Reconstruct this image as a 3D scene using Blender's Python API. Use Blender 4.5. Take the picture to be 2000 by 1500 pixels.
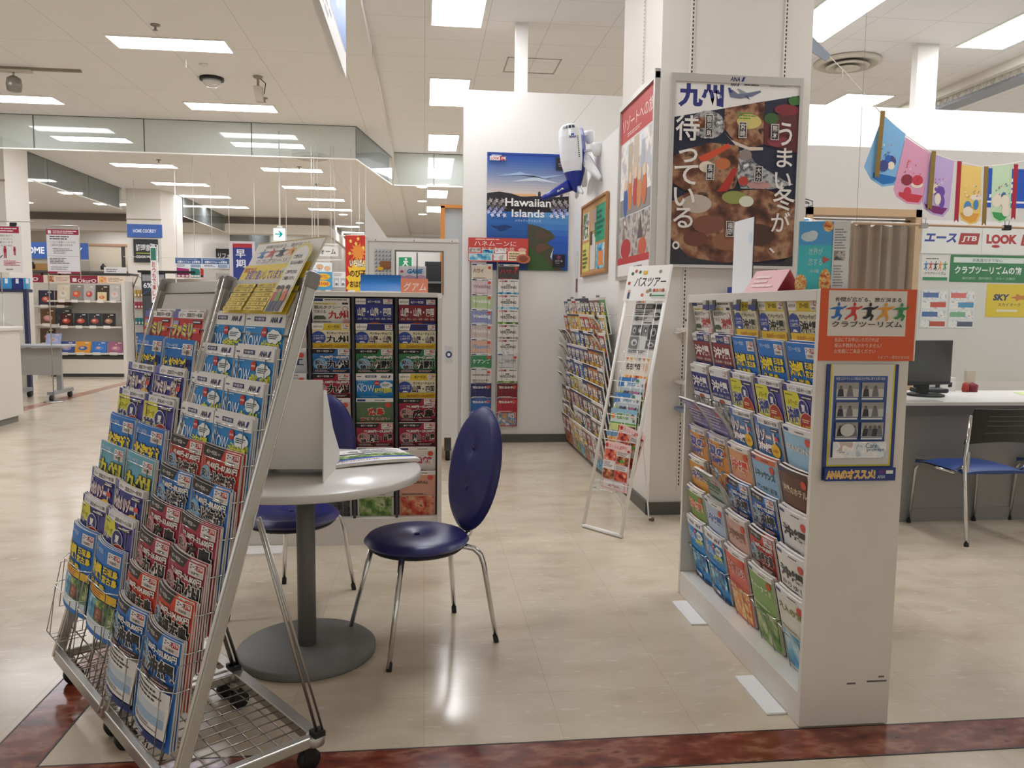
import bpy, bmesh, math, random
from mathutils import Vector as V, Matrix as MX
from mathutils.geometry import tessellate_polygon
S = bpy.context.scene
COL = S.collection
for o in list(bpy.data.objects): bpy.data.objects.remove(o)
# ---------------------------------------------------------------- camera, world, exposure
cd = bpy.data.cameras.new('camera'); cam = bpy.data.objects.new('camera', cd); COL.objects.link(cam)
cd.sensor_width = 36; cd.lens = 36*1540/2000; cd.clip_start = .05; cd.clip_end = 200
_Y = V(((829-1000)/1540, (600-750)/1540, 1)).normalized()
_N = _Y.cross(V((1, .0118, 0))).normalized(); _X = _N.cross(_Y).normalized()
if _X.x < 0: _X = -_X
_Z = _X.cross(_Y)
if _Z.y > 0: _Z = -_Z
cam.matrix_world = MX(((_X.x, -_X.y, -_X.z, 0), (_Y.x, -_Y.y, -_Y.z, 0), (_Z.x, -_Z.y, -_Z.z, 1.38), (0, 0, 0, 1)))
S.camera = cam
wd = bpy.data.worlds.new('world'); S.world = wd; wd.use_nodes = True
wd.node_tree.nodes['Background'].inputs[0].default_value = (1, .95, .88, 1)
wd.node_tree.nodes['Background'].inputs[1].default_value = .50
S.view_settings.view_transform = 'Standard'; S.view_settings.look = 'None'
S.view_settings.exposure = 0.36; S.view_settings.gamma = 1; S.view_settings.use_curve_mapping = False
LAMP = 19.0          # strength of the ceiling diffusers
S.cycles.max_bounces = 8; S.cycles.transparent_max_bounces = 16; S.cycles.sample_clamp_indirect = 6
# ---------------------------------------------------------------- materials
def lin(h):
    if len(h) == 3: h = ''.join(c*2 for c in h)
    r = []
    for i in (0, 2, 4):
        c = int(h[i:i+2], 16)/255
        r.append(c/12.92 if c <= .04045 else ((c+.055)/1.055)**2.4)
    return (*r, 1)
MC = {}
def mat(h, rough=.55, metal=0, bump=0, spec=.5):
    k = (h, rough, metal, bump, spec)
    if k in MC: return MC[k]
    m = bpy.data.materials.new('paint_'+h); m.use_nodes = True
    nt = m.node_tree; b = nt.nodes['Principled BSDF']
    b.inputs['Base Color'].default_value = lin(h); b.inputs['Roughness'].default_value = rough
    b.inputs['Metallic'].default_value = metal; b.inputs['Specular IOR Level'].default_value = spec
    if bump:
        n = nt.nodes.new('ShaderNodeTexNoise'); n.inputs['Scale'].default_value = 160; n.inputs['Detail'].default_value = 3
        tc = nt.nodes.new('ShaderNodeTexCoord'); nt.links.new(tc.outputs['Object'], n.inputs['Vector'])
        bp = nt.nodes.new('ShaderNodeBump'); bp.inputs['Strength'].default_value = bump; bp.inputs['Distance'].default_value = .004
        nt.links.new(n.outputs['Fac'], bp.inputs['Height']); nt.links.new(bp.outputs['Normal'], b.inputs['Normal'])
    MC[k] = m
    return m
def emat(h, s):
    k = ('e', h, s)
    if k in MC: return MC[k]
    m = bpy.data.materials.new('glow_'+h); m.use_nodes = True; nt = m.node_tree; nt.nodes.clear()
    e = nt.nodes.new('ShaderNodeEmission'); e.inputs[0].default_value = lin(h); e.inputs[1].default_value = s
    o = nt.nodes.new('ShaderNodeOutputMaterial'); nt.links.new(e.outputs[0], o.inputs[0]); MC[k] = m
    return m
def noisemat(key, cols, scale, rough=.5, detail=4, stretch=(1, 1, 1), const=False, coords='Object', lo=.3, hi=.7):
    if key in MC: return MC[key]
    m = bpy.data.materials.new(key); m.use_nodes = True; nt = m.node_tree; b = nt.nodes['Principled BSDF']
    b.inputs['Roughness'].default_value = rough
    tc = nt.nodes.new('ShaderNodeTexCoord'); mp = nt.nodes.new('ShaderNodeMapping'); mp.inputs['Scale'].default_value = stretch
    n = nt.nodes.new('ShaderNodeTexNoise'); n.inputs['Scale'].default_value = scale; n.inputs['Detail'].default_value = detail
    r = nt.nodes.new('ShaderNodeValToRGB'); cr = r.color_ramp
    if const: cr.interpolation = 'CONSTANT'
    while len(cr.elements) > 1: cr.elements.remove(cr.elements[0])
    cr.elements[0].position = lo; cr.elements[0].color = lin(cols[0])
    for i, c in enumerate(cols[1:], 1):
        e = cr.elements.new(lo+(hi-lo)*i/(len(cols)-1)); e.color = lin(c)
    L = nt.links.new
    L(tc.outputs[coords], mp.inputs[0]); L(mp.outputs[0], n.inputs['Vector']); L(n.outputs['Fac'], r.inputs[0]); L(r.outputs[0], b.inputs['Base Color'])
    MC[key] = m
    return m
PRESET = {  # printed photographs: patches of colour
 'food': ('3a1c12', '7c4126', 'b5683a', 'd9b48a', '8c3a22'), 'sea': ('0e3f7a', '2a7fb8', '5fb4cf', 'cfe3e6', '2e6f9c'),
 'green': ('1d3a16', '3e6b2a', '7fa04a', 'c9cfa0', '4b6b35'), 'city': ('4a4a52', '8d8a88', 'c6bfb4', '6d5a4c', 'e3ddd4'),
 'grey': ('222', '6a6a6a', 'b8b8b8', '3c3c3c', 'dcdcdc'), 'sunset': ('2a2030', '8a4a38', 'd99a5a', 'f0cf9c', '5a3a40'),
 'red': ('6c1414', 'b5302a', 'd9684c', 'e8b58c', '8c2020'), 'party': ('b8324a', 'e3a23c', '3c7fb5', 'e8e0d4', '5a3a7a'),
 'meat': ('24130e', '5a2c20', '8f5138', 'b98a6a', '6a2a24'), 'pale': ('b9c7d4', 'dfe4e6', 'f0ece6', 'c8b8b0', 'a8bccb'),
 'pink': ('d99aa0', 'f0c8c4', 'f6e6e0', 'c77a84', 'e8b0b0'), 'flor': ('c8552a', 'e89a4a', 'f2cf8a', 'e0705a', 'f6e2b8'),
 'dish': ('1c0f0a', '452416', '744630', 'a8805f', '38180f'), 'dark': ('12141c', '262a36', '4a4a50', '1c2028', '3a3230')}
def M(c):
    """a colour code, 'name*scale' for a printed photograph, or a ready material"""
    if not isinstance(c, str): return c
    if '*' in c:
        n, s = c.split('*'); return noisemat('print_'+n+s, PRESET[n], float(s), .4, 4 if float(s) >= 20 else 7, const=float(s) >= 20 and n != 'grey', lo=.28, hi=.68)
    if c.startswith('#'): return mat(c[1:], .35)
    return mat(c, .5)
CHROME = mat('d9d9d8', .12, 1); STEEL = mat('b4b1ac', .32, 1); ALU = mat('b9b6b0', .38, .9); WIRE = mat('a5a29c', .25, 1)
WHITE = mat('e9e4dc', .45); BLACK = mat('181818', .5); PAGE = noisemat('paper_edges', ('8f8984', 'd8d2ca', 'efe9e1', 'a9a29a'), 9, .7, stretch=(1, 1, 90))
GREYPL = mat('73716e', .5); RUBBER = mat('1d1c1b', .6)
LAMPM = emat('f7f8fd', LAMP); LAMPA = emat('f5f7ff', LAMP*.78)   # shop side, store aisle side
def glass(key, col, alpha, rough=.05):
    if key in MC: return MC[key]
    m = bpy.data.materials.new(key); m.use_nodes = True; nt = m.node_tree; nt.nodes.clear()
    t = nt.nodes.new('ShaderNodeBsdfTransparent'); t.inputs[0].default_value = lin('f4f8f6')
    g = nt.nodes.new('ShaderNodeBsdfGlossy'); g.inputs[0].default_value = (1, 1, 1, 1); g.inputs[1].default_value = rough
    d = nt.nodes.new('ShaderNodeBsdfDiffuse'); d.inputs[0].default_value = lin(col)
    f = nt.nodes.new('ShaderNodeFresnel'); f.inputs[0].default_value = 1.4
    a = nt.nodes.new('ShaderNodeMixShader'); a.inputs[0].default_value = alpha
    b = nt.nodes.new('ShaderNodeMixShader'); o = nt.nodes.new('ShaderNodeOutputMaterial'); L = nt.links.new
    L(t.outputs[0], a.inputs[1]); L(d.outputs[0], a.inputs[2]); L(f.outputs[0], b.inputs[0]); L(a.outputs[0], b.inputs[1]); L(g.outputs[0], b.inputs[2]); L(b.outputs[0], o.inputs[0])
    MC[key] = m
    return m
CLEAR = glass('clear_acrylic', 'f2f2f0', .05)
# ---------------------------------------------------------------- mesh builder
class MB:
    def __init__(s, T=None): s.v = []; s.f = []; s.m = []; s.s = []; s.ml = []; s.T = T
    def mi(s, m):
        m = M(m)
        if m not in s.ml: s.ml.append(m)
        return s.ml.index(m)
    def add(s, vs, fs, m, sm=False, T=None):
        T = T or s.T; n = len(s.v); i = s.mi(m)
        s.v += [tuple(T @ V(p)) if T else tuple(p) for p in vs]
        for f in fs: s.f.append([n+k for k in f]); s.m.append(i); s.s.append(sm)
        return s
    def box(s, a, b, m, T=None):
        x0, y0, z0 = a; x1, y1, z1 = b
        return s.add([(x0,y0,z0),(x1,y0,z0),(x1,y1,z0),(x0,y1,z0),(x0,y0,z1),(x1,y0,z1),(x1,y1,z1),(x0,y1,z1)],
            [(0,3,2,1),(4,5,6,7),(0,1,5,4),(1,2,6,5),(2,3,7,6),(3,0,4,7)], m, False, T)
    def prism(s, pts, h, m, T=None):
        """closed outline pts (3D, planar) pushed along vector h"""
        n = len(pts); h = V(h); q = [V(p) for p in pts]
        tri = tessellate_polygon([q])
        vs = q+[p+h for p in q]
        fs = [tuple(t) for t in tri]+[tuple(n+i for i in reversed(t)) for t in tri]+[(i, (i+1) % n, n+(i+1) % n, n+i) for i in range(n)]
        return s.add(vs, fs, m, False, T)
    def tube(s, pts, r, m, n=8, closed=False, T=None, sm=True, cap=True):
        P = [V(p) for p in pts]; N = len(P); vs = []; fs = []; prev = None
        rr = r if isinstance(r, (list, tuple)) else [r]*N
        for i, p in enumerate(P):
            a = P[i-1] if (i or closed) else P[i]; b = P[(i+1) % N] if (i < N-1 or closed) else P[i]
            t = (b-a).normalized()
            if prev is None:
                u = t.orthogonal().normalized()
            else:
                u = prev-t*prev.dot(t)
                u = u.normalized() if u.length > 1e-6 else t.orthogonal().normalized()
            prev = u; w = t.cross(u)
            for k in range(n):
                c = 2*math.pi*k/n
                vs.append(p+(u*math.cos(c)+w*math.sin(c))*rr[i])
        for i in range(N if closed else N-1):
            j = (i+1) % N
            for k in range(n): fs.append((i*n+k, i*n+(k+1) % n, j*n+(k+1) % n, j*n+k))
        if not closed and cap: fs += [tuple(range(n-1, -1, -1)), tuple((N-1)*n+k for k in range(n))]
        return s.add(vs, fs, m, sm, T)
    def cyl(s, a, b, r, m, n=16, r2=None, T=None): return s.tube([a, b], [r, r if r2 is None else r2], m, n, T=T)
    def lathe(s, prof, m, c=(0, 0, 0), n=32, T=None, sm=True):
        vs = []; fs = []; K = len(prof)
        for r, z in prof:
            for k in range(n):
                a = 2*math.pi*k/n; vs.append((c[0]+r*math.cos(a), c[1]+r*math.sin(a), c[2]+z))
        for i in range(K-1):
            for k in range(n): fs.append((i*n+k, i*n+(k+1) % n, (i+1)*n+(k+1) % n, (i+1)*n+k))
        fs += [tuple(range(n-1, -1, -1)), tuple((K-1)*n+k for k in range(n))]
        return s.add(vs, fs, m, sm, T)
    def grid(s, f, nu, nv, m, T=None, sm=True):
        vs = [f(i/nu, j/nv) for j in range(nv+1) for i in range(nu+1)]; w = nu+1
        return s.add(vs, [(j*w+i, j*w+i+1, (j+1)*w+i+1, (j+1)*w+i) for j in range(nv) for i in range(nu)], m, sm, T)
    def mesh(s, name):
        me = bpy.data.meshes.new(name); me.from_pydata(s.v, [], s.f)
        for m in s.ml: me.materials.append(m)
        me.polygons.foreach_set('material_index', s.m); me.polygons.foreach_set('use_smooth', s.s); me.update()
        return me
    def obj(s, name, parent=None, label=None, cat=None, group=None, kind=None, bevel=0, mw=None):
        o = link(name, s.mesh(name), parent, label, cat, group, kind, mw)
        if bevel:
            bm = bmesh.new(); bm.from_mesh(o.data); bmesh.ops.recalc_face_normals(bm, faces=bm.faces); bm.to_mesh(o.data); bm.free()
            b = o.modifiers.new('bevel', 'BEVEL'); b.width = bevel; b.segments = 2; b.limit_method = 'ANGLE'; b.angle_limit = .6
        return o
def link(name, data, parent=None, label=None, cat=None, group=None, kind=None, mw=None):
    o = bpy.data.objects.new(name, data); COL.objects.link(o)
    if parent is not None: o.parent = parent
    if mw is not None: o.matrix_world = mw
    tag(o, label, cat, group, kind)
    return o
def tag(o, label=None, cat=None, group=None, kind=None):
    for k, v in (('label', label), ('category', cat), ('group', group), ('kind', kind)):
        if v: o[k] = v
    return o
def thing(name, label, cat, loc=(0, 0, 0), rz=0, group=None, mw=None):
    o = link(name, None, None, label, cat, group)
    o.matrix_world = mw if mw is not None else MX.Translation(V(loc)) @ MX.Rotation(rz, 4, 'Z')
    o.empty_display_size = .1
    return o
def dup(root, mw, label=None, group=None):
    r = root.copy(); COL.objects.link(r); r.matrix_world = mw
    if label: r['label'] = label
    if group: r['group'] = group
    for ch in list(root.children):
        c = ch.copy(); COL.objects.link(c); c.parent = r
        for g in list(ch.children):
            d = g.copy(); COL.objects.link(d); d.parent = c
    return r
def frame(org, r, out, tilt=0):
    """local x = r (to the viewer's right), y = up, z = out towards the viewer; leans back by tilt"""
    r = V(r).normalized(); o = V(out).normalized(); u = V((0, 0, 1))
    u2 = u*math.cos(tilt)-o*math.sin(tilt); o2 = r.cross(u2)
    return MX(((r.x, u2.x, o2.x, org[0]), (r.y, u2.y, o2.y, org[1]), (r.z, u2.z, o2.z, org[2]), (0, 0, 0, 1)))
# ---------------------------------------------------------------- lettering and flat print
FC = {}
_fc = bpy.data.curves.new('lettering', 'FONT'); _fo = bpy.data.objects.new('lettering', _fc); COL.objects.link(_fo)
_fc.resolution_u = 3
def glyphs(s, b=0):
    k = (s, b)
    if k not in FC:
        _fc.body = s; _fc.offset = b
        dg = bpy.context.evaluated_depsgraph_get(); dg.update()
        me = bpy.data.meshes.new_from_object(_fo.evaluated_get(dg))
        vs = [(v.co.x, v.co.y) for v in me.vertices]; fs = [tuple(p.vertices) for p in me.polygons]
        bpy.data.meshes.remove(me)
        xs = [p[0] for p in vs] or [0, 1]; ys = [p[1] for p in vs] or [0, 1]
        FC[k] = (vs, fs, min(xs), max(xs), min(ys), max(ys))
    return FC[k]
class Art:
    """flat print on a sheet w x h; positions are fractions of the sheet, y up"""
    def __init__(s, w, h, bg=None): s.w = w; s.h = h; s.L = []; s.bg = bg
    def poly(s, pts, c): s.L.append(([[(x*s.w, y*s.h) for x, y in pts]], c)); return s
    def r(s, x, y, w, h, c): return s.poly([(x, y), (x+w, y), (x+w, y+h), (x, y+h)], c)
    def e(s, x, y, rx, ry, c, n=20): return s.poly([(x+rx*math.cos(2*math.pi*k/n), y+ry*math.sin(2*math.pi*k/n)) for k in range(n)], c)
    def star(s, x, y, rx, ry, c, n=12, q=.7): return s.poly([(x+rx*(1 if k % 2 else q)*math.cos(math.pi*k/n), y+ry*(1 if k % 2 else q)*math.sin(math.pi*k/n)) for k in range(2*n)], c)
    def p(s, pts, c):
        t = tessellate_polygon([[V((x, y, 0)) for x, y in pts]])
        s.L.append(([[(pts[i][0]*s.w, pts[i][1]*s.h) for i in tr] for tr in t], c)); return s
    def bars(s, x, y, w, h, n, c, seed=1):
        """rows of print too small to read"""
        q = random.Random(seed); P = []; st = h/n
        for i in range(n):
            yy = y+h-(i+.75)*st; xx = x; end = x+w*q.uniform(.6, 1)
            while xx < end:
                l = min(q.uniform(.08, .3)*w, end-xx)
                P.append([((xx)*s.w, yy*s.h), ((xx+l)*s.w, yy*s.h), ((xx+l)*s.w, (yy+st*.5)*s.h), (xx*s.w, (yy+st*.5)*s.h)]); xx += l+.02*w
        s.L.append((P, c)); return s
    def t(s, txt, x, y, w, h, c, o=None, b=.012, ow=.05, rot=0, slant=0, o2=None):
        vs, fs, x0, x1, y0, y1 = glyphs(txt, b)
        kx = w*s.w/max(x1-x0, 1e-6); ky = h*s.h/max(y1-y0, 1e-6)
        def put(vs, fs, c):
            q = []
            for a, d in vs:
                X = (a-x0)*kx; Y = (d-y0)*ky; X += slant*Y
                if rot: X, Y = X*math.cos(rot)-Y*math.sin(rot), X*math.sin(rot)+Y*math.cos(rot)
                q.append((x*s.w+X, y*s.h+Y))
            s.L.append(([[q[i] for i in f] for f in fs], c))
        if o2: g = glyphs(txt, b+ow*1.9); put(g[0], g[1], o2)
        if o: g = glyphs(txt, b+ow); put(g[0], g[1], o)
        put(vs, fs, c)
        return s
    def tv(s, txt, x, y, w, h, c, o=None, b=.012, gap=.1):
        """one character under the other; x,y = lower left of the column"""
        n = len(txt); st = h/n
        for i, ch in enumerate(txt): s.t(ch, x, y+h-(i+1)*st+st*gap/2, w, st*(1-gap), c, o, b)
        return s
    def emit(s, mb, f, step=0, dz=.00025, base=.0006, T=None):
        """f(x, y, off) -> 3D"""
        for li, (P, c) in enumerate(s.L):
            off = base+li*dz; vs = []; fs = []
            for p in P:
                for q in (cut(p, step) if step else [p]):
                    if len(q) > 2: fs.append(tuple(range(len(vs), len(vs)+len(q)))); vs += [f(x, y, off) for x, y in q]
            mb.add(vs, fs, c, False, T)
def half(p, x, sg):
    out = []
    for i, a in enumerate(p):
        b = p[(i+1) % len(p)]; da = (a[0]-x)*sg; db = (b[0]-x)*sg
        if da >= 0: out.append(a)
        if da*db < 0:
            t = da/(da-db); out.append((x, a[1]+(b[1]-a[1])*t))
    return out
def cut(p, st):
    x0 = min(a[0] for a in p); x1 = max(a[0] for a in p); i0 = math.floor(x0/st+1e-6); i1 = math.ceil(x1/st-1e-6)
    if i1-i0 <= 1: return [p]
    r = []
    for i in range(i0, i1): r.append(half(half(p, i*st, 1), (i+1)*st, -1))
    return r
def booklet(name, art, t=.004, bulge=0, top=0, page=None, n=10):
    """printed booklet: x 0..w, y 0..h, front cover towards +z; bulge bows the middle forward, top curls the head forward"""
    w, h = art.w, art.h; mb = MB()
    def z(x, y):
        q = 2*x/w-1
        return bulge*(1-q*q)+top*max(0, (y/h-.45)/.55)**2
    nx = n if bulge else 1; ny = 8 if top else 1
    mb.grid(lambda a, b: (a*w, b*h, z(a*w, b*h)), nx, ny, art.bg or 'e8e4dc', sm=bool(bulge or top))
    mb.grid(lambda a, b: (a*w, b*h, z(a*w, b*h)-t), nx, ny, page or PAGE, sm=False)
    pm = page or PAGE
    for (f, k) in ((lambda a: (a*w, h), nx), (lambda a: (a*w, 0), nx), (lambda a: (0, a*h), ny), (lambda a: (w, a*h), ny)):
        pts = [f(i/k) for i in range(k+1)]
        mb.add([(x, y, z(x, y)) for x, y in pts]+[(x, y, z(x, y)-t) for x, y in pts], [(i, i+1, k+2+i, k+1+i) for i in range(k)], pm)
    if top:  # horizontal folds too: print is sliced in x only, so keep the curl gentle
        for i, (P, c) in enumerate(art.L):
            Q = []
            for p in P:
                for q in cut([(b, a) for a, b in p], h/16): Q.append([(b, a) for a, b in q])
            art.L[i] = (Q, c)
    art.emit(mb, lambda x, y, o: (x, y, z(x, y)+o), w/n if bulge else 0, base=.0006 if not bulge else .0009)
    return mb.mesh(name)
def panel(name, art, t, parent=None, label=None, cat=None, group=None, mw=None, back=None, edge=None, kind=None):
    """flat printed board standing in its own frame (see frame())"""
    mb = MB(); w, h = art.w, art.h
    mb.box((0, 0, -t), (w, h, 0), back or art.bg or 'e8e4dc')
    if art.bg: art2 = [([[(0, 0), (w, 0), (w, h), (0, h)]], art.bg)]+art.L; art.L = art2
    art.emit(mb, lambda x, y, o: (x, y, o))
    return mb.obj(name, parent, label, cat, group, kind, mw=mw)
ORD = ('first', 'second', 'third', 'fourth', 'fifth', 'sixth', 'seventh', 'eighth', 'ninth', 'tenth', 'eleventh', 'twelfth')
# ================================================================ the room
def floor_mat():
    m = noisemat('floor_vinyl', ('bdae98', 'cabca6', 'd1c4af', 'c4b59f'), 2.2, .17, 6, (1, 1.7, 1))
    nt = m.node_tree; b = nt.nodes['Principled BSDF']; L = nt.links.new
    tc = nt.nodes['Texture Coordinate']
    n = nt.nodes.new('ShaderNodeTexNoise'); n.inputs['Scale'].default_value = 13; n.inputs['Detail'].default_value = 6
    mp = nt.nodes.new('ShaderNodeMapping'); mp.inputs['Scale'].default_value = (1, 3, 1)
    r = nt.nodes.new('ShaderNodeValToRGB'); r.color_ramp.elements[0].position = .60; r.color_ramp.elements[0].color = (0, 0, 0, 1); r.color_ramp.elements[1].position = .70
    mx = nt.nodes.new('ShaderNodeMixRGB'); mx.inputs[2].default_value = lin('d8cec0')
    src = b.inputs['Base Color'].links[0].from_socket
    br = nt.nodes.new('ShaderNodeTexBrick'); br.offset = 0; br.inputs['Scale'].default_value = 1; br.inputs['Mortar Size'].default_value = .0016
    br.inputs['Brick Width'].default_value = .45; br.inputs['Row Height'].default_value = .45
    br.inputs['Color1'].default_value = (1, 1, 1, 1); br.inputs['Color2'].default_value = (.96, .955, .95, 1); br.inputs['Mortar'].default_value = (.84, .81, .77, 1)
    mu = nt.nodes.new('ShaderNodeMixRGB'); mu.blend_type = 'MULTIPLY'; mu.inputs[0].default_value = 1
    L(tc.outputs['Object'], mp.inputs[0]); L(mp.outputs[0], n.inputs['Vector']); L(n.outputs['Fac'], r.inputs[0]); L(r.outputs[0], mx.inputs[0]); L(src, mx.inputs[1])
    L(tc.outputs['Object'], br.inputs['Vector']); L(mx.outputs[0], mu.inputs[1]); L(br.outputs['Color'], mu.inputs[2]); L(mu.outputs[0], b.inputs['Base Color'])
    n2 = nt.nodes.new('ShaderNodeTexNoise'); n2.inputs['Scale'].default_value = 5; bp = nt.nodes.new('ShaderNodeBump'); bp.inputs['Strength'].default_value = .06; bp.inputs['Distance'].default_value = .02
    L(tc.outputs['Object'], n2.inputs['Vector']); L(n2.outputs['Fac'], bp.inputs['Height']); L(bp.outputs['Normal'], b.inputs['Normal'])
    return m
def ceil_mat(key, col, bw, rh):
    m = bpy.data.materials.new(key); m.use_nodes = True; nt = m.node_tree; b = nt.nodes['Principled BSDF']; L = nt.links.new
    b.inputs['Roughness'].default_value = .8
    tc = nt.nodes.new('ShaderNodeTexCoord'); br = nt.nodes.new('ShaderNodeTexBrick'); br.offset = 0
    br.inputs['Scale'].default_value = 1; br.inputs['Mortar Size'].default_value = .004; br.inputs['Brick Width'].default_value = bw; br.inputs['Row Height'].default_value = rh
    c = lin(col); br.inputs['Color1'].default_value = c; br.inputs['Color2'].default_value = c; br.inputs['Mortar'].default_value = [x*.75 for x in c[:3]]+[1]
    L(tc.outputs['Object'], br.inputs['Vector']); L(br.outputs['Color'], b.inputs['Base Color'])
    n = nt.nodes.new('ShaderNodeTexNoise'); n.inputs['Scale'].default_value = 90; bp = nt.nodes.new('ShaderNodeBump'); bp.inputs['Strength'].default_value = .25; bp.inputs['Distance'].default_value = .004
    L(tc.outputs['Object'], n.inputs['Vector']); L(n.outputs['Fac'], bp.inputs['Height']); L(bp.outputs['Normal'], b.inputs['Normal'])
    return m
WALL = mat('e6e3de', .6, bump=.25); CREAM = mat('dad3c7', .6); FARW = mat('d8d3cb', .6)
BASEB = mat('55534f', .5)
MARBLE = noisemat('red_marble', ('4a2018', '6a3022', '7c3d2c', '94604a', '5a2a1e'), 9, .16, 7, (1, 2, 1))
PINKM = noisemat('pink_marble', ('8f6654', 'a87a66', 'b58c78'), 6, .2, 5)
st = dict(kind='structure')
MB().box((-22, -5, -.1), (9, 36, 0), floor_mat()).obj('floor', **st)
m = MB().box((-22, -5, 4.1), (-.57, 36, 4.4), ceil_mat('ceiling_board', 'e6e3df', .9, 1.8)); m.obj('ceiling', **st)
m = MB().box((-.57, -5, 4.2), (9, 36, 4.4), ceil_mat('ceiling_tile', 'e6e4e1', .62, .62)); m.obj('ceiling', **st)
# inlaid floor strips
MB().box((-1.15, 2.205, -.02), (9, 2.372, .0015), MARBLE).box((-1.32, 2.200, -.02), (9, 2.206, .0018), '2c1c16').box((-1.15, 2.371, -.02), (9, 2.377, .0018), '2c1c16').obj('trim_1', **st)
MB().box((-1.32, 2.206, -.02), (-1.15, 7.0, .0015), MARBLE).box((-1.324, 2.2, -.02), (-1.318, 7.0, .0018), '2c1c16').box((-1.152, 2.372, -.02), (-1.146, 7.0, .0018), '2c1c16').obj('trim_2', **st)
MB().box((-5.28, 9.8, -.02), (-5.08, 30, .0015), PINKM).obj('trim_3', **st)
# back wall (one long partition, open above), low wall of the shop, lower wall of the office
MB().box((.385, 8.02, 0), (9, 8.18, 3.52), WALL).obj('wall_back', **st)
MB().box((.90, 8.06, 3.52), (1.02, 8.16, 4.2), WALL).obj('trim_4', **st)
MB().box((5.15, 8.06, 3.52), (5.38, 8.16, 4.2), WALL).obj('trim_5', **st)
MB().box((1.51, 6.1, 0), (1.63, 8.02, 2.8), WALL).obj('wall_right', **st)
MB().box((.385, 8.0, 0), (1.51, 8.02, .085), BASEB).obj('baseboard_back', **st)
MB().box((1.49, 5.085, 0), (1.51, 8.0, .085), BASEB).box((1.49, 5.08, 0), (2.52, 5.1, .085), BASEB).obj('baseboard_right', **st)
PIL = mat('ddd7ce', .6, bump=.12)
mb = MB().box((1.51, 5.1, 0), (2.52, 6.1, 4.2), PIL)
mb.obj('pillar', **st)
for nm, x0, f in (('slotted_wall_rail', 1.71, 0), ('slotted_wall_rail', 2.335, 0)):
    mb = MB().box((x0-.012, 5.092, .16), (x0+.012, 5.1, 4.1), PIL)
    for k in range(150): mb.box((x0-.004, 5.091, .2+k*.026), (x0+.004, 5.0925, .2+k*.026+.015), '2a2826')
    mb.obj('trim_%d' % (6+(x0 > 2)), **st)
mb = MB().box((1.502, 5.5, .16), (1.51, 5.52, 4.1), PIL)
for k in range(150): mb.box((1.501, 5.506, .2+k*.026), (1.503, 5.514, .2+k*.026+.015), '2a2826')
mb.obj('trim_8', **st)
LOWW = mat('dad7d2', .6, bump=.2)
MB().box((2.52, 7.2, 0), (3.57, 7.32, 2.93), LOWW).box((4.72, 7.2, 0), (9, 7.32, 2.93), LOWW).box((3.57, 7.2, 2.36), (4.72, 7.32, 2.93), LOWW).obj('wall_office', **st)
WOODF = mat('c7a884', .5)
MB().box((3.57, 7.17, 0), (3.63, 7.34, 2.36), WOODF).box((4.66, 7.17, 0), (4.72, 7.34, 2.36), WOODF).box((3.57, 7.17, 2.29), (4.72, 7.34, 2.36), WOODF).obj('door_1', **st)
# far store shell
MB().box((-22, 31, 0), (2.2, 31.2, 4.1), CREAM).obj('wall_far', **st)
MB().box((-3.2, 26.0, 0), (-3.0, 31, 3.58), FARW).obj('wall_side', **st)
MB().box((-7.6, 28.4, 0), (-4.6, 28.6, 3.5), FARW).obj('wall_side', **st)
MB().box((-22, 8, 0), (-21.8, 36, 4.1), CREAM).obj('wall_left', **st)
MB().box((-22, 25.6, 3.86), (-3.2, 25.9, 4.1), mat('8b8076', .7)).box((-22, 25.4, 3.58), (-3.2, 26.0, 3.87), CREAM).obj('beam', **st)
MB().box((-3.2, 25.6, 3.86), (-3.0, 31, 4.1), mat('8b8076', .7)).box((-3.2, 25.4, 3.58), (-2.95, 31, 3.87), CREAM).obj('beam', **st)
PK = mat('dcd6cb', .6)
mb = MB(); z = 4.1
mb.prism([(-7.05, 19.95, 0), (-6.27, 19.95, 0), (-6.13, 20.5, 0), (-6.13, 21.2, 0), (-7.05, 21.2, 0)], (0, 0, 4.1), PK)
mb.box((-7.07, 19.93, 3.38), (-6.25, 19.95, 3.40), mat('a89684', .6)); mb.obj('pillar', **st)
MB().box((-7.75, 14.2, 0), (-6.93, 15.0, 4.1), PK).box((-7.77, 14.18, 3.38), (-6.92, 14.2, 3.41), mat('a89684', .6)).obj('pillar', **st)
MB().box((-.57, 9, 4.1), (-.562, 36, 4.2), mat('d8cfc4', .6)).obj('trim_9', **st)
# glass smoke curtains under the ceiling
SMK = glass('smoke_glass', 'd6dedb', .26); DK = mat('4a4a46', .5); LT = mat('f2efe8', .4)
def smoke(pts, z0, z1, n, name):
    a, b = V(pts[0]), V(pts[1]); nn = V((b-a).to_3d()).cross(V((0, 0, 1))).normalized()*.006 if False else None
    d = (b-a); L_ = d.length; d.normalize(); q = V((-d.y, d.x))*.005
    mb = MB(); P3 = lambda p, z: (p.x, p.y, z)
    mb.prism([P3(a-q, z0), P3(b-q, z0), P3(b+q, z0), P3(a+q, z0)], (0, 0, z1-z0), SMK)
    for k in range(1, n):
        c = a+d*(L_*k/n); e = d*.006; q2 = q*1.6
        mb.prism([P3(c-e-q2, z0), P3(c+e-q2, z0), P3(c+e+q2, z0), P3(c-e+q2, z0)], (0, 0, z1-z0), DK)
    q3 = q*2.2
    mb.prism([P3(a-q3, z0-.018), P3(b-q3, z0-.018), P3(b+q3, z0-.018), P3(a+q3, z0-.018)], (0, 0, .018), LT)
    mb.prism([P3(a-q3, z1-.006), P3(b-q3, z1-.006), P3(b+q3, z1-.006), P3(a+q3, z1-.006)], (0, 0, .006), DK)
    mb.obj('glass_partition', **st)
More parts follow.
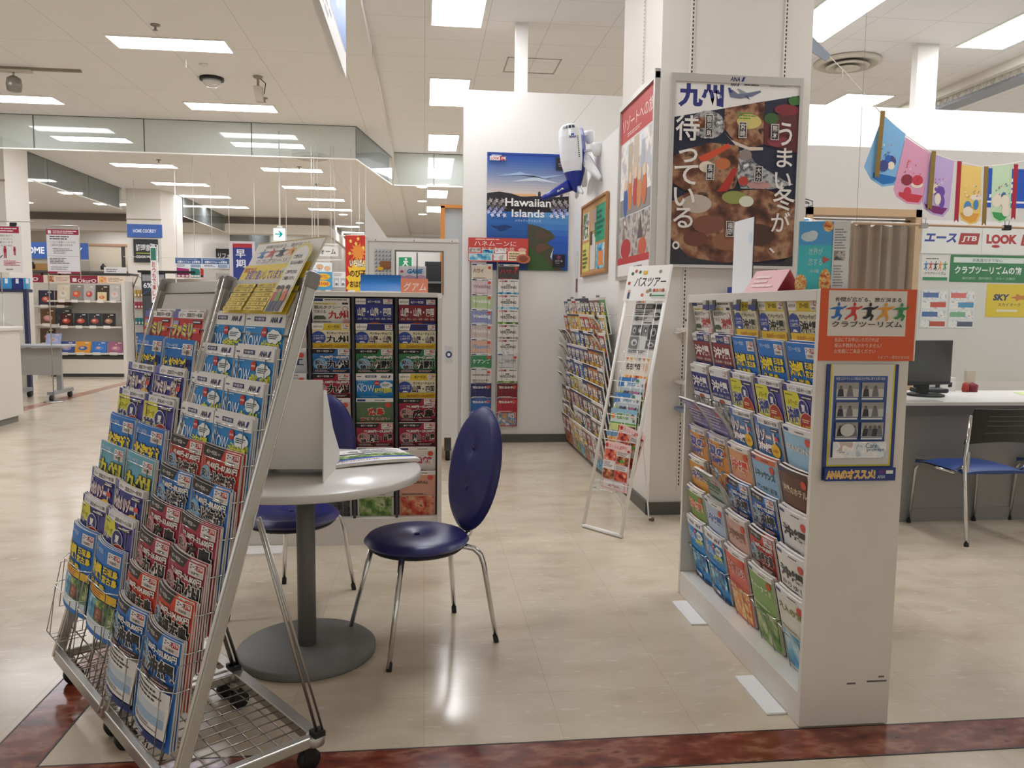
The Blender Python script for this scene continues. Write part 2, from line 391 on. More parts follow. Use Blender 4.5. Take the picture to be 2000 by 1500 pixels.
smoke([(-7.2, 12.48), (-1.04, 12.48)], 3.62, 4.1, 4, 'a')
smoke([(-1.04, 12.48), (-.60, 14.9)], 3.62, 4.1, 1, 'b')
smoke([(-.56, 14.95), (.9, 14.95)], 3.62, 4.2, 2, 'c')
smoke([(-7.15, 12.5), (-7.15, 19.95)], 3.62, 4.1, 4, 'd')
smoke([(-6.1, 21.2), (-6.1, 25.4)], 3.62, 4.1, 2, 'e')
smoke([(-6.1, 26.0), (-5.4, 29.0)], 3.1, 3.9, 2, 'f')
# ---------------------------------------------------------------- ceiling lights
FR = mat('e8e6e0', .4)
def light(x0, x1, y0, y1, z, label, group):
    cx, cy = (x0+x1)/2, (y0+y1)/2; hx, hy = (x1-x0)/2, (y1-y0)/2
    t = thing('ceiling_light', label, 'light', (cx, cy, z), 0, group)
    f = .018
    mb = MB()
    for a, b in (((-hx-f, -hy-f, -.012), (hx+f, -hy, .0)), ((-hx-f, hy, -.012), (hx+f, hy+f, 0)), ((-hx-f, -hy, -.012), (-hx, hy, 0)), ((hx, -hy, -.012), (hx+f, hy, 0))): mb.box(a, b, FR)
    mb.obj('frame', t)
    MB().box((-hx, -hy, -.008), (hx, hy, -.001), LAMPA if z < 4.15 else LAMPM).obj('diffuser', t)
rows = (8.73, 11.37, 13.94, 16.4, 18.77, 20.8, 22.9); cols = ((-3.23, 'right-hand'), (-6.08, 'middle'), (-8.95, 'left-hand'))
for j, (x, cn) in enumerate(cols):
    for i, y in enumerate(rows):
        light(x, x+1.17, y, y+.38, 4.1, f'long ceiling light panel, {ORD[i]} back in the {cn} line over the store aisle', 'aisle ceiling lights')
for x, cn in ((-11.8, 'fourth'), (-14.7, 'fifth')):
    for i in (3, 4, 5, 6): light(x, x+1.17, rows[i], rows[i]+.38, 4.1, f'long ceiling light panel far to the left, {ORD[i]} back in the {cn} line', 'aisle ceiling lights')
for i, y in enumerate((27.6, 29.8)):
    for x, cn in ((-11.8, 'far left'), (-8.95, 'left'), (-6.05, 'middle'), (-3.4, 'right')): light(x, x+1.17, y, y+.38, 4.1, f'ceiling light beyond the far beam, {ORD[i]} row, {cn}', 'ceiling lights beyond the beam')
for i, y in enumerate((3.6, 6.1)):
    for x, cn in ((-3.23, 'nearest'), (-6.08, 'farther')): light(x, x+1.17, y, y+.38, 4.1, f'long ceiling light above the camera, {ORD[i]} row, {cn} line', 'aisle ceiling lights')
for i, (y0, y1) in enumerate(((6.95, 8.24), (10.1, 11.4), (13.3, 14.6), (16.4, 17.7), (19.5, 20.8), (22.6, 23.9))):
    light(.07, .56, y0, y1, 4.2, f'bright square-looking ceiling light left of the white wall, {ORD[i]} back', 'ceiling lights over the corridor')
light(3.62, 4.13, 6.86, 8.15, 4.2, 'ceiling light panel right of the pillar top', 'ceiling lights over the office')
light(5.60, 6.12, 6.86, 8.09, 4.2, 'ceiling light panel at the right above the flag garland', 'ceiling lights over the office')
light(5.44, 6.08, 9.98, 11.2, 4.2, 'ceiling light behind the top of the bright wall', 'ceiling lights over the office')
for i, (x, y) in enumerate(((.07, 3.7), (3.62, 3.7), (6.6, 3.7))):
    light(x, x+.5, y, y+1.29, 4.2, f'ceiling light above the shop front, out of frame, {ORD[i]}', 'ceiling lights over the shop front')
# ================================================================ printed covers
W4, H4 = .21, .297
def logo(a, x, y, w, h):  # small tour-maker panel
    a.r(x, y, w, h, 'efe8e2'); a.t('エース', x+.02, y+h*.52, w*.5, h*.38, '1d2a5e', b=.03, slant=.2); a.r(x+w*.56, y+h*.5, w*.38, h*.42, 'b8302e'); a.t('JTB', x+w*.6, y+h*.56, w*.3, h*.3, 'fff', b=.02, slant=.2)
    a.r(x+.02, y+h*.1, w-.04, h*.3, 'd6cdc6'); a.t('中部発', x+w*.25, y+h*.14, w*.5, h*.22, '333')
def ana(a, x, y, w, h):
    a.t('ANA', x, y, w*.68, h, '1a1c50', b=.03, slant=.18); a.poly([(x+w*.76, y), (x+w*.92, y), (x+w*1.06, y+h*1.05), (x+w*.9, y+h*1.05)], '1f2f7c')
def blurb(a, y0, y1, c1='f2dc58', c2='c23a26', ph='party*26'):
    a.r(.0, y0, 1, (y1-y0)*.32, c1); a.bars(.04, y0+.01, .9, (y1-y0)*.28, 2, c2, 3)
    a.r(.04, y0+(y1-y0)*.38, .44, (y1-y0)*.55, ph); a.r(.52, y0+(y1-y0)*.38, .44, (y1-y0)*.55, 'green*24')
def ace(bg, title, price, hi=None, date='4/1～9/30', lower='now', tw=None):
    a = Art(W4, H4, bg)
    a.poly([(0, .905), (.56, .905), (.64, 1), (0, 1)], '1c1b1d'); a.t(date, .12, .93, .32, .04, 'e9e5e0'); a.bars(.47, .935, .1, .03, 1, 'a9a5a0')
    a.poly([(.56, .905), (.64, 1), (1, 1), (1, .905)], hi or bg); logo(a, .68, .875, .3, .115)
    a.t(price, .2, .80, .77, .066, 'f6f2ec', '1a1614', b=.035, ow=.03)
    a.e(.2, .70, .2, .13, hi or bg); a.e(.2, .70, .18, .115, 'c98a8c' if bg[0] in '9ab' else '7fb0d0')
    a.t('安い', .06, .695, .27, .085, '1a1614', 'f0e8e2', b=.03); a.t('値!!', .1, .605, .26, .08, '1a1614', 'f0e8e2', b=.03)
    a.t(title, *((.36, .615, .61, .17) if not tw else tw), '171415', 'f1ece6', b=.04, ow=.04)
    a.r(.03, .535, .44, .06, '2a1a1e'); a.r(.5, .535, .47, .06, '2a1a1e'); a.bars(.05, .54, .4, .045, 2, 'd9b8b8', 5); a.bars(.53, .54, .4, .045, 2, 'd9b8b8', 6)
    a.r(.04, .1, .92, .42, 'e9e6e2'); a.bars(.1, .38, .75, .12, 3, '3a3a40', 9); a.r(.1, .28, .8, .08, 'c9d3dc'); a.r(.1, .19, .8, .08, '9dbad6'); a.bars(.12, .13, .7, .05, 2, '8a8a8a', 4)
    a.r(.06, .03, .88, .06, '16356e'); a.bars(.1, .035, .6, .045, 2, 'dfe6ee', 8)
    return a
def now(title, h=H4):
    a = Art(W4, h, '2b8dd2'); a.r(0, .87, 1, .13, 'eceae8'); a.bars(.03, .93, .17, .03, 1, '44506a'); a.r(.25, .925, .3, .045, '1d2a62'); a.t('中部発', .28, .932, .24, .03, 'e8e8f0'); ana(a, .66, .915, .26, .055)
    a.bars(.05, .845, .4, .02, 1, 'bfe0f4'); a.t('ANA', .05, .775, .15, .045, 'e8f2f8', b=.0)
    a.t('NOW', .03, .645, .46, .135, 'f2f8fb', b=0)
    a.e(.56, .815, .068, .05, 'c8302a'); a.t('新登場', .515, .803, .09, .022, 'fff')
    for x, y, r in ((.70, .785, .06), (.78, .80, .08), (.86, .795, .07), (.92, .775, .06), (.74, .755, .07), (.85, .75, .07)): a.e(x, y, r, r*.62, 'eef4f6', 14)
    a.bars(.69, .75, .23, .055, 3, '3a4a58', 2); a.poly([(.66, .74), (.7, .76), (.63, .715)], 'eef4f6')
    a.t(title, .5, .615, .46, .10, 'dfe04a', b=.035)
    a.bars(.1, .53, .7, .035, 1, '7fc0e6', 3); a.r(.02, .2, .96, .28, 'sea*30'); a.r(0, 0, 1, .05, '1d2a62'); a.r(.06, .055, .5, .05, 'eee'); a.bars(.08, .06, .44, .04, 1, '1d2a62', 3)
    return a
def blue(title, sub='', tc='f4d92c', oc='1c2a6a', bg='2276c8', side=None, date='7/1～9/30'):
    a = Art(W4, H4, bg); a.t(date, .08, .9, .42, .05, 'dcecf6', b=0); logo(a, .66, .83, .31, .13)
    if side:
        a.t(title, .04, .6, .5, .19, tc, oc, b=.045, ow=.045); a.t(side[0], .58, .705, .38, .085, tc, oc, b=.03); a.t(side[1], .58, .61, .38, .085, tc, oc, b=.03)
    else: a.t(title, .04, .6, .92, .19, tc, oc, b=.05, ow=.045)
    a.t(sub or '久米島', .1, .525, .6, .055, tc, oc, b=.03)
    a.r(0, .42, 1, .09, 'efc02a'); a.bars(.05, .43, .9, .07, 3, 'b8482a', 7)
    a.r(0, .16, .46, .25, 'sea*24'); a.r(.46, .16, .54, .25, 'green*30'); a.e(.62, .25, .16, .08, 'meat*30'); a.r(0, .05, 1, .11, 'dce8f2'); a.r(0, 0, 1, .05, bg)
    return a
def merry(title, sub, bg, tc, oc, dot=None, date='2020.7/1～9/30', tw=None):
    a = Art(W4, H4, bg); a.r(0, .92, 1, .08, 'ece8e6'); a.r(0, .92, .2, .08, '6a6fb0'); a.t('メリー', .24, .937, .2, .045, '2a2a3a', slant=.2); a.t(date, .5, .937, .46, .045, '2a2a3a')
    a.r(.72, .86, .24, .04, '3a3040'); a.bars(.74, .865, .2, .03, 1, 'eee', 2); a.r(.06, .84, .2, .05, 'a8a4d0')
    a.t(title, .07, .70, .86, .15, tc, oc, b=.05, ow=.04, o2='f4efe9' if oc != 'f4efe9' else None)
    a.t(sub, .07, .56, .7, .13, tc, oc, b=.05, ow=.04)
    if dot: a.e(.82, .62, .15, .09, 'f0c030'); a.t(dot, .72, .595, .2, .05, 'b8302a', b=.03)
    a.e(.9, .78, .05, .03, 'e0524a', 10); a.r(0, .1, 1, .4, 'party*22'); a.r(0, 0, 1, .1, 'ece8e6')
    return a
def summer(t1='道'):
    a = Art(W4, H4, '4a4496'); a.r(0, .92, 1, .08, 'e6e4e4'); a.t('メリー', .2, .94, .22, .04, '2a2a3a', slant=.2); a.t('2020.4/1～11/30', .48, .94, .48, .04, '2a2a3a'); a.r(0, .92, .14, .08, '3a3f88')
    a.poly([(0, .92), (.5, .92), (.58, .8), (.6, .6), (.5, .42), (0, .4)], 'dcd63c'); a.r(.62, .86, .34, .045, '23222e'); a.bars(.64, .866, .3, .032, 1, 'ddd', 2)
    a.bars(.05, .87, .4, .025, 1, '7a7630'); a.t('ふりーだ', .1, .77, .34, .055, '6a6628', b=.01, slant=.2); a.t(t1, .04, .54, .44, .2, '23307e', 'f2efe9', b=.04)
    a.e(.64, .75, .17, .105, 'e9e6e6'); a.e(.64, .75, .155, .095, '222c78'); a.t('夏', .58, .71, .13, .085, 'f0eee8', b=.03)
    a.e(.72, .54, .26, .17, 'e8c8b0'); a.e(.72, .54, .245, .16, 'a82a24'); a.bars(.56, .58, .32, .05, 2, 'f0d8a0', 3); a.t('6,000円', .54, .50, .36, .06, 'f2c83a', b=.02)
    a.r(0, .06, 1, .3, 'sea*20')
    return a
def thank(title, price, date='4/1～9/30', tw=.3, head='dcc23a'):
    a = Art(W4, H4, 'e9e2c4'); a.r(0, .87, 1, .13, head); a.poly([(0, .88), (.28, .88), (.32, 1), (0, 1)], 'efece4'); a.t('4月からの', .03, .915, .24, .045, '1a1a1a', b=.02, slant=.2); a.t(date, .42, .91, .3, .055, '3a3220'); logo(a, .78, .885, .2, .1)
    a.e(.16, .72, .19, .13, '2b4a9e'); a.t('レンタカー付き', .02, .745, .28, .035, 'f2f2f2'); a.t('この価格!', .03, .69, .27, .045, 'f6f0e0', b=.03); a.p([(.08, .63), (.12, .66), (.2, .66), (.26, .63)], 'f2f2f2')
    a.t('サンキューチョイス', .38, .79, .58, .05, '222', b=.03); a.t(title, .36, .63, .6, .14, '1b1715', 'f2ede4', b=.03)
    a.r(0, .5, 1, .12, 'e0bc30'); a.t(price, .2, .53, .74, .06, 'b06a1e', b=.03); a.r(0, .1, 1, .4, 'flor*26')
    return a
def sanyo(bg, title, head='2a2f72', tc='efeae4', sub='広島・岡山・山口・島根・鳥取・徳島'):
    a = Art(W4, H4, bg); a.r(0, .88, 1, .12, head); a.poly([(0, .89), (.27, .89), (.27, 1), (0, 1)], 'ece8e2'); a.t('4月からの', .02, .92, .23, .045, '222', b=.02, slant=.2); a.t('4/1～9/30', .32, .915, .34, .05, 'eee'); logo(a, .74, .9, .24, .09)
    a.t(title, .05, .66, .9, .17, tc, b=.03); a.t(sub, .05, .59, .9, .04, 'd9cfca'); a.r(0, .5, 1, .07, head); a.e(.5, .52, .16, .03, 'b05028'); a.r(0, .05, 1, .44, 'city*24')
    return a
def taxi(title):
    a = Art(W4, H4, 'e6e2d8'); a.r(0, .94, .3, .05, '26376e'); a.bars(.34, .95, .6, .035, 1, '444', 2); a.r(.05, .875, .6, .035, 'd9cc8a'); a.bars(.08, .88, .5, .02, 1, '6a5a30', 3); a.r(.8, .88, .16, .035, '2a2626'); a.e(.88, .8, .07, .045, 'b06a4a'); a.e(.88, .8, .055, .036, 'e6e2d8')
    a.t('観光タクシー', .06, .79, .7, .07, '2c2824', b=.01); a.t('でめぐる', .06, .71, .3, .06, '3a342e', b=.01); a.t(title, .42, .6, .54, .16, 'b8302e', b=.03); a.p([(.04, .62), (.08, .66), (.3, .66), (.36, .62), (.36, .59), (.04, .59)], '4a5a44'); a.bars(.04, .53, .7, .03, 1, '555'); a.e(.9, .55, .1, .05, 'd9a0a0'); a.r(0, 0, 1, .5, 'pale*18')
    return a
def plain(bg, title, tc, oc=None, head=None, ph='pale*22', sub=None, y=.66, h=.15, x=.08, w=.84):
    a = Art(W4, H4, bg); a.r(0, .93, 1, .07, head or 'e8e6e4'); a.r(.03, .945, .22, .04, '2a3a78'); a.bars(.5, .95, .4, .03, 1, '555', 4); a.r(.05, .03, .9, .44, ph)
    a.t(title, x, y, w, h, tc, oc, b=.03, ow=.06)
    if sub: a.t(sub, .1, .56, .8, .06, tc, oc, b=.01)
    a.bars(.08, .5, .7, .04, 2, tc, 5); a.e(.86, .87, .08, .05, 'd9503a', 12)
    return a
def colorful(base, patches, seed, title='', tc='f2efe6'):
    """covers seen small on the side wall"""
    q = random.Random(seed); a = Art(W4, H4, base)
    for i, c in enumerate(patches): a.r(q.uniform(0, .3), .92-.14*(i+1)-.02, q.uniform(.4, .7), .11, c)
    a.r(0, .93, 1, .07, q.choice(('e8e4e0', '30304a', 'd8d0c8')))
    if title: a.tv(title, .3, .45, .36, .46, tc, '2a2228', .03) if len(title) > 2 else a.t(title, .12, .6, .76, .26, tc, '2a2228', b=.04)
    a.bars(.1, .42, .8, .1, 3, 'e8e0d8', seed); a.r(.06, .04, .88, .34, q.choice(('party*26', 'city*26', 'food*26', 'sea*26', 'green*26')))
    return a
MESH = {}
def cover(key, art, **kw):
    if key not in MESH: MESH[key] = booklet('brochure_'+key, art(), **kw)
    return MESH[key]
def put(name, me, mw, label, cat, group):
    return link(name, me, None, label, cat, group, mw=mw)
RD = random.Random(7)
# ================================================================ the two wheeled silver racks
d = V((.6, -.8, 0)); n = V((.8, .6, 0)); RW = .545
def rackT(org): return MX(((d.x, n.x, 0, org[0]), (d.y, n.y, 0, org[1]), (0, 0, 1, 0), (0, 0, 0, 1)))
def slope(h): return .42*(h-.1)/1.36
def caster(parent, x, y, z0=.095, r=.033):
    mb = MB(); mb.cyl((x, y, z0-.02), (x, y, z0), .018, STEEL); mb.box((x-.017, y-.012, .03), (x-.013, y+.024, z0-.018), BLACK).box((x+.013, y-.012, .03), (x+.017, y+.024, z0-.018), BLACK)
    c = mb.obj('caster', parent)
    MB().cyl((x-.012, y+.01, r), (x+.012, y+.01, r), r, RUBBER, 20).obj('wheel', c)
def rack(org, label):
    t = thing('brochure_rack', label, 'rack', group='silver wheeled racks', mw=rackT(org))
    w = RW
    mb = MB(); mb.box((-.014, -.012, .085), (w+.014, .012, .128), ALU)
    mb.box((-.014, .0, .09), (.016, .42, .122), ALU).box((w-.016, 0, .09), (w+.014, .42, .122), ALU).box((.01, .395, .09), (w-.01, .435, .122), ALU)
    for x in (0, w): mb.lathe([(.0, .088), (.028, .09), (.03, .106), (.028, .122), (0, .124)], ALU, (x, .41, 0), 16)
    mb.obj('base_frame', t, bevel=.004)
    mb = MB()
    for k in range(1, 11): mb.tube([(.016+(w-.03)*k/11, .01, .118), (.016+(w-.03)*k/11, .4, .118)], .0022, WIRE, 6)
    for k in range(1, 8): mb.tube([(.015, .012+.39*k/8, .115), (w-.015, .012+.39*k/8, .115)], .0022, WIRE, 6)
    mb.obj('base_grid', t)
    for x in (0, w):
        mb = MB(); a = V((x, 0, .1)); b = V((x, slope(1.46), 1.46)); u = (b-a).normalized(); q = V((0, u.z, -u.y))
        mb.prism([a-q*.014+V((-.011, 0, 0)), a+q*.014+V((-.011, 0, 0)), a+q*.014+V((.011, 0, 0)), a-q*.014+V((.011, 0, 0))], b-a, ALU)
        mb.tube([a+q*.016, b+q*.016], .006, CHROME, 8).tube([a-q*.016, b-q*.016], .006, CHROME, 8)
        p = mb.obj('post', t, bevel=.004)
        MB().prism([b-u*.035-q*.021+V((-.014, 0, 0)), b-u*.035+q*.021+V((-.014, 0, 0)), b-u*.035+q*.021+V((.014, 0, 0)), b-u*.035-q*.021+V((.014, 0, 0))], u*.05, mat('8a8886', .4)).obj('end_cap', p, bevel=.008)
        for yy in (.42,):
            m2 = MB(); s0 = V((x+(.02 if x else -.02), slope(.8)+.02, .8)); e0 = V((x+(.012 if x else -.012), .41, .13)); m2.tube([s0, e0], .005, STEEL, 8).tube([s0+V((.012, .0, .012)), e0+V((.004, .018, 0))], .004, STEEL, 8).box((e0.x-.018, e0.y-.016, .122), (e0.x+.018, e0.y+.018, .138), BLACK)
            m2.obj('brace', t)
    ang = math.atan2(slope(1.46), 1.36); a = V((0, slope(1.28), 1.28)); b = V((0, slope(1.46), 1.46))
    mb = MB(); mb.prism([a+V((.012, 0, 0)), a+V((w-.012, 0, 0)), b+V((w-.012, 0, 0)), b+V((.012, 0, 0))], (0, .012, -.003), ALU)
    c1 = a+(b-a)*.08; c2 = a+(b-a)*.78; mb.prism([c1+V((.04, -.001, 0)), c1+V((w-.04, -.001, 0)), c2+V((w-.04, -.001, 0)), c2+V((.04, -.001, 0))], (0, -.002, 0), mat('c4c1bb', .4))
    for e_, f_ in ((c1, c1), (c2, c2)): mb.tube([e_+V((.04, -.004, 0)), e_+V((w-.04, -.004, 0))], .0025, mat('6a6864', .5), 6)
    for x in (.04, w-.04): mb.tube([c1+V((x, -.004, 0)), c2+V((x, -.004, 0))], .0025, mat('6a6864', .5), 6)
    mb.obj('header_panel', t)
    mb = MB()
    for x in (.05, .16, .27, .29, .4, .5): mb.tube([(x, slope(.12)+.012, .12), (x, slope(1.28)+.012, 1.28)], .0026, WIRE, 6)
    for k in range(10): z = .2+.113*k; mb.tube([(.01, slope(z)+.016, z), (w-.01, slope(z)+.016, z)], .0026, WIRE, 6)
    mb.obj('back_wires', t)
    for x, y in ((.035, .03), (w-.035, .03), (.03, .395), (w-.03, .395)): caster(t, x, y)
    return t
def rowz(i): return .48+.0975*i
def rows_(i): return .017+.0352*i
COLS = ((-.044, .222), (-.085, .205)); BWS = (.256, .272)
def pocket(parent, i, c, COLX, BW):
    zt = rowz(i); s0 = rows_(i)-.004; x0 = COLX[c]-.006; x1 = x0+BW+.012; mb = MB()
    f = lambda z: s0+.149*(z-(zt-H4))-.024   # front of the leaning, bowed cover
    zm = zt-.13; zb = zt-H4-.012; bk = lambda z: slope(max(z, .12))+.012
    mb.tube([(x0, bk(zm), zm), (x0, f(zm)+.02, zm), (x0+.04, f(zm)-.004, zm), (x1-.04, f(zm)-.004, zm), (x1, f(zm)+.02, zm), (x1, bk(zm), zm)], .002, CHROME, 6)
    for x in (x0+.045, x1-.045): mb.tube([(x, f(zm)-.002, zm), (x, f(zb), zb), (x, max(bk(zb), f(zb)+.05), zb)], .0018, WIRE, 6)
    if not i:
        z2 = zm+.07
        mb.tube([(x0, bk(z2), z2), (x0, f(z2)+.02, z2), (x0, f(zb), zb)], .0018, WIRE, 6).tube([(x1, bk(z2), z2), (x1, f(z2)+.02, z2), (x1, f(zb), zb)], .0018, WIRE, 6)
        mb.tube([(x0, f(zb), zb), (x1, f(zb), zb)], .002, WIRE, 6)
        for x in (x0+.08, x0+.11, x0+.14): mb.tube([(x, f(zb), zb), (x, bk(zb)+.05, zb)], .0018, WIRE, 6)
    mb.obj('wire_pocket', parent)
rk = [rack((-.975, 2.459), 'nearer silver wheeled brochure rack with sky-blue and red price brochures'),
      rack((-.975-.6*.582, 2.459+.8*.582), 'farther silver wheeled brochure rack with a bare grey header panel')]
AC = [  # nearer rack, from the bottom row up: key, art, description, bulge
 ('ab', lambda: ace('2a6fc0', '沖縄', '33,800円~103,800円', '2f80d4'), 'blue price brochure titled 沖縄', .02),
 ('aa', lambda: ace('c8402a', '沖縄本島', '33,800円~104,800円', 'd6421f', tw=(.26, .615, .71, .165)), 'orange-red price brochure titled 沖縄本島', .018),
 ('a9', lambda: ace('a82a46', '九州', '25,100円~26,800円'), 'crimson price brochure titled 九州', .014),
 ('a8', lambda: ace('a82a46', '広島', '29,100円~33,600円'), 'crimson price brochure titled 広島', .012),
 ('a7', lambda: ace('2a72c4', '北海道', '30,400円~88,800円', '2f80d4'), 'blue price brochure titled 北海道', .010),
 ('a6', lambda: ace('c8382c', '北海道', '40,400円~87,800円'), 'red price brochure titled 北海道', .008),
 ('n3', lambda: now('沖縄'), 'sky-blue brochure titled 沖縄', .004), ('n2', lambda: now('九州'), 'sky-blue brochure titled 九州', .004),
 ('n1', lambda: now('東北・新潟'), 'sky-blue brochure titled 東北・新潟', .004), ('n0', lambda: now('北海道'), 'sky-blue brochure titled 北海道', .004)]
BC = [None,
 ('b8', lambda: blue('沖縄', side=('石垣島', '宮古島')), 'blue brochure titled 石垣島', .018),
 ('b7', lambda: summer('沖縄'), 'purple-yellow summer brochure', .012),
 ('b6', lambda: merry('ゆったりリゾート', '沖縄', '343a86', 'f0e8e8', 'b03040', 'レンタカー'), 'navy resort brochure titled 沖縄', .014),
 ('b5', lambda: blue('九州', 'じっくり選べる', 'd8d040', '2a2a30', '6aaec4'), 'pale teal brochure titled 九州', .006),
 ('b4', lambda: blue('北海道', 'の旅', date='6/1～10/31'), 'blue brochure titled 北海道', .01),
 ('b3', lambda: summer('道'), 'purple-yellow summer brochure', .004),
 ('b2', lambda: merry('ファミリー旅行', '北海道', '343f90', 'f2ecec', '8a3a48', 'レンタカー', '2020.7/1～10/29'), 'navy family brochure titled 北海道', .006),
 ('b1', lambda: blue('家族旅行', '夏休み'), 'blue brochure titled 家族旅行', .003),
 ('b0', lambda: merry('ファミリー', 'スペシャル', 'c43a38', 'e6d83c', '3a3a86'), 'red brochure with yellow ファミリー', .004)]
for ri, (t, tab, rn) in enumerate(((rk[0], AC, 'nearer'), (rk[1], BC, 'farther'))):
    T = t.matrix_world.copy(); COLX = COLS[ri]; BW = BWS[ri]
    for i in range(10):
        for c in (0, 1):
            pocket(t, i, c, COLX, BW)
            e = tab[i]
            if not e: continue
            me = cover(e[0], e[1], bulge=e[3], t=.0045); side = ('left', 'right')[c]
            for k in range(3):
                dx = RD.uniform(-.004, .004); zz = rowz(i)-H4+(0 if not k else RD.uniform(-.004, .008)); lean = .148-.01*k
                F = frame((COLX[c]+dx, rows_(i)+.0085*k-.002, zz), (1, 0, 0), (0, -1, 0), lean)
                if k == 0: lb, g = f'{e[2]}, {ORD[9-i]} row down, {side} half of {rn} silver rack', f'brochures in the {rn} silver rack'
                else: lb, g = f'spare copies behind the {ORD[9-i]} row down, {side} half of {rn} silver rack', f'spare brochures {ORD[9-i]} row {side} {rn}'
                put('brochure', me, T @ F @ MX.Diagonal((BW/W4, 1, 1, 1)), lb, 'brochure', g)
# sign board on the nearer rack
def runners(a, x, y, w, h, cols=('2f6fb8', 'c83a34', '1c1c1e', 'e0982e', '2f8a4e')):
    for i, c in enumerate(cols):
        X = x+w*i/5; k = w/5; g = lambda *P: a.p([(X+k*u, y+h*v) for u, v in P], c)
        a.e(X+k*.56, y+h*.9, k*.085, h*.11, c, 12)
        g((-.05, .62), (.2, .72), (.5, .78), (.8, .74), (1.06, .84), (1.04, .74), (.8, .62), (.66, .6), (.62, .38), (.36, .36), (.38, .62), (.2, .62))
        if i % 2: g((.36, .42), (.62, .42), (.5, .3), (.2, .16), (.0, .02), (-.04, .1), (.14, .24)); g((.44, .4), (.64, .42), (.74, .2), (.68, .0), (.56, .0), (.6, .18))
        else: g((.36, .42), (.62, .42), (.6, .26), (.3, .1), (.1, .12), (.1, .22), (.3, .24)); g((.5, .4), (.64, .4), (.8, .28), (.64, .0), (.52, .02), (.62, .24))
a = Art(.43, .262, 'e8e4dc'); a.r(0, .985, 1, .015, 'b89a4a'); a.t('仲間が広がる、旅が深まる', .16, .905, .66, .05, '55504a', b=0); runners(a, .08, .765, .76, .13); a.t('クラブツーリズム', .14, .685, .66, .06, '3a3634', b=.02)
a.r(0, 0, 1, .66, 'e9cb28'); a.t('お取り扱いしています', .10, .45, .56, .14, '3a3f9a', b=.03); a.t('当店では', .02, .56, .2, .07, 'b8402e', b=.03)
a.poly([(.62, .58), (.70, .65), (.80, .47), (.74, .40)], 'd4d8d2'); a.poly([(.645, .555), (.67, .575), (.765, .425), (.745, .405)], '3a8a58')
for x, y in ((.67, .47), (.735, .375)): a.e(x, y, .012, .02, '2a2a2a', 10)
for k in range(5): a.e(.69+.024*k, .64-.043*k, .018, .032, 'd9a080', 10); a.e(.694+.024*k, .657-.043*k, .018, .02, '2a2020', 8)
for q in range(6):
    for x in (.05, .40): a.r(x, .335-.064*q, .31, .056, '8a6f1c'); a.r(x+.003, .338-.064*q, .304, .050, 'e9cb28'); a.t(('一人旅・バスの旅　限定プラン', '全国各地・ホーム旅の友', '大浴場付き・バスの旅　貸切', 'テーマ旅行　添乗員同行', '登山・ハイキング・旅の仲間', 'クルーズの旅　各種')[(q+int(x*20)) % 6], x+.015, .345-.064*q, .26, .034, '3a2f10', b=.01)
a.e(.87, .72, .135, .17, 'dcd27a'); a.r(.735, 0, .26, .72, 'dcd27a'); a.e(.87, .70, .11, .145, 'ece8e2'); a.r(.76, 0, .215, .70, 'ece8e2')
for k, tx in enumerate(('来店受付', '払い込み無料!!', 'ご希望の方は', 'ご相談ください')): a.t(tx, .785, (.68, .60, .48, .40)[k], (.12, .17, .15, .16)[k], .05, '2a2626', b=.02)
for x, c in ((.79, 'b8302a'), (.85, '6a9a3a'), (.93, 'd0622a')): a.e(x, .285, .024, .036, 'd9a080', 10); a.e(x, .305, .025, .028, '2a1c18', 10); a.poly([(x-.025, .25), (x+.025, .25), (x+.034, .13), (x-.034, .13)], c); a.poly([(x-.025, .13), (x+.025, .13), (x+.02, 0), (x-.03, 0)], '3a3f5a')
panel('sign_board', a, .006, label='yellow and white tour club board leaning on top of the nearer silver rack', cat='sign', mw=rk[0].matrix_world @ frame((.055, .374, 1.352), (1, 0, 0), (0, -1, 0), .50), back='d9d2c4')
# ================================================================ round table, holder, newspaper
t = thing('round_table', 'round white cafe table on a grey pedestal with disc foot', 'table', (-.465, 3.115, 0))
R_ = .452
MB().lathe([(R_-.004, .712), (R_, .718), (R_, .738), (R_-.006, .744), (.0, .744)], mat('d8d5d0', .22), n=64).obj('tabletop', t)
MB().cyl((0, 0, .02), (0, 0, .70), .036, GREYPL, 24).lathe([(.0, .69), (.14, .695), (.15, .711), (0, .7115)], GREYPL).obj('pedestal', t)
MB().lathe([(0, 0), (.266, 0), (.27, .006), (.27, .026), (.262, .033), (.05, .036), (.0, .036)], mat('75757300'[:6], .55), n=56).obj('base_plate', t)
CARD = mat('e6e3dd', .5)
t = thing('brochure_holder', 'white cardboard brochure holder on the round table, seen from behind', 'holder', (-.482, 2.86, .7445), -.06)
mb = MB(); mb.add([(-.115, .10, .03), (.115, .10, .03), (.115, .03, .36), (-.115, .03, .36)], [(0, 1, 2, 3)], CARD)
mb.prism([(-.115, .10, .03), (.115, .10, .03), (.115, .03, .37), (-.115, .03, .37)], (0, .004, 0), CARD).obj('back_panel', t)
for s_ in (-1, 1): MB().prism([(s_*.118, .0, 0), (s_*.118, .34, 0), (s_*.118, .34, .06), (s_*.118, .2, .17), (s_*.118, .07, .33), (s_*.118, .025, .335)], (s_*.004, 0, 0), CARD).obj('side_panel', t)
MB().box((-.117, .10, .03), (.117, .33, .034), CARD).box((-.117, .326, .034), (.117, .33, .09), CARD).obj('tray', t)
HM = t.matrix_world.copy()
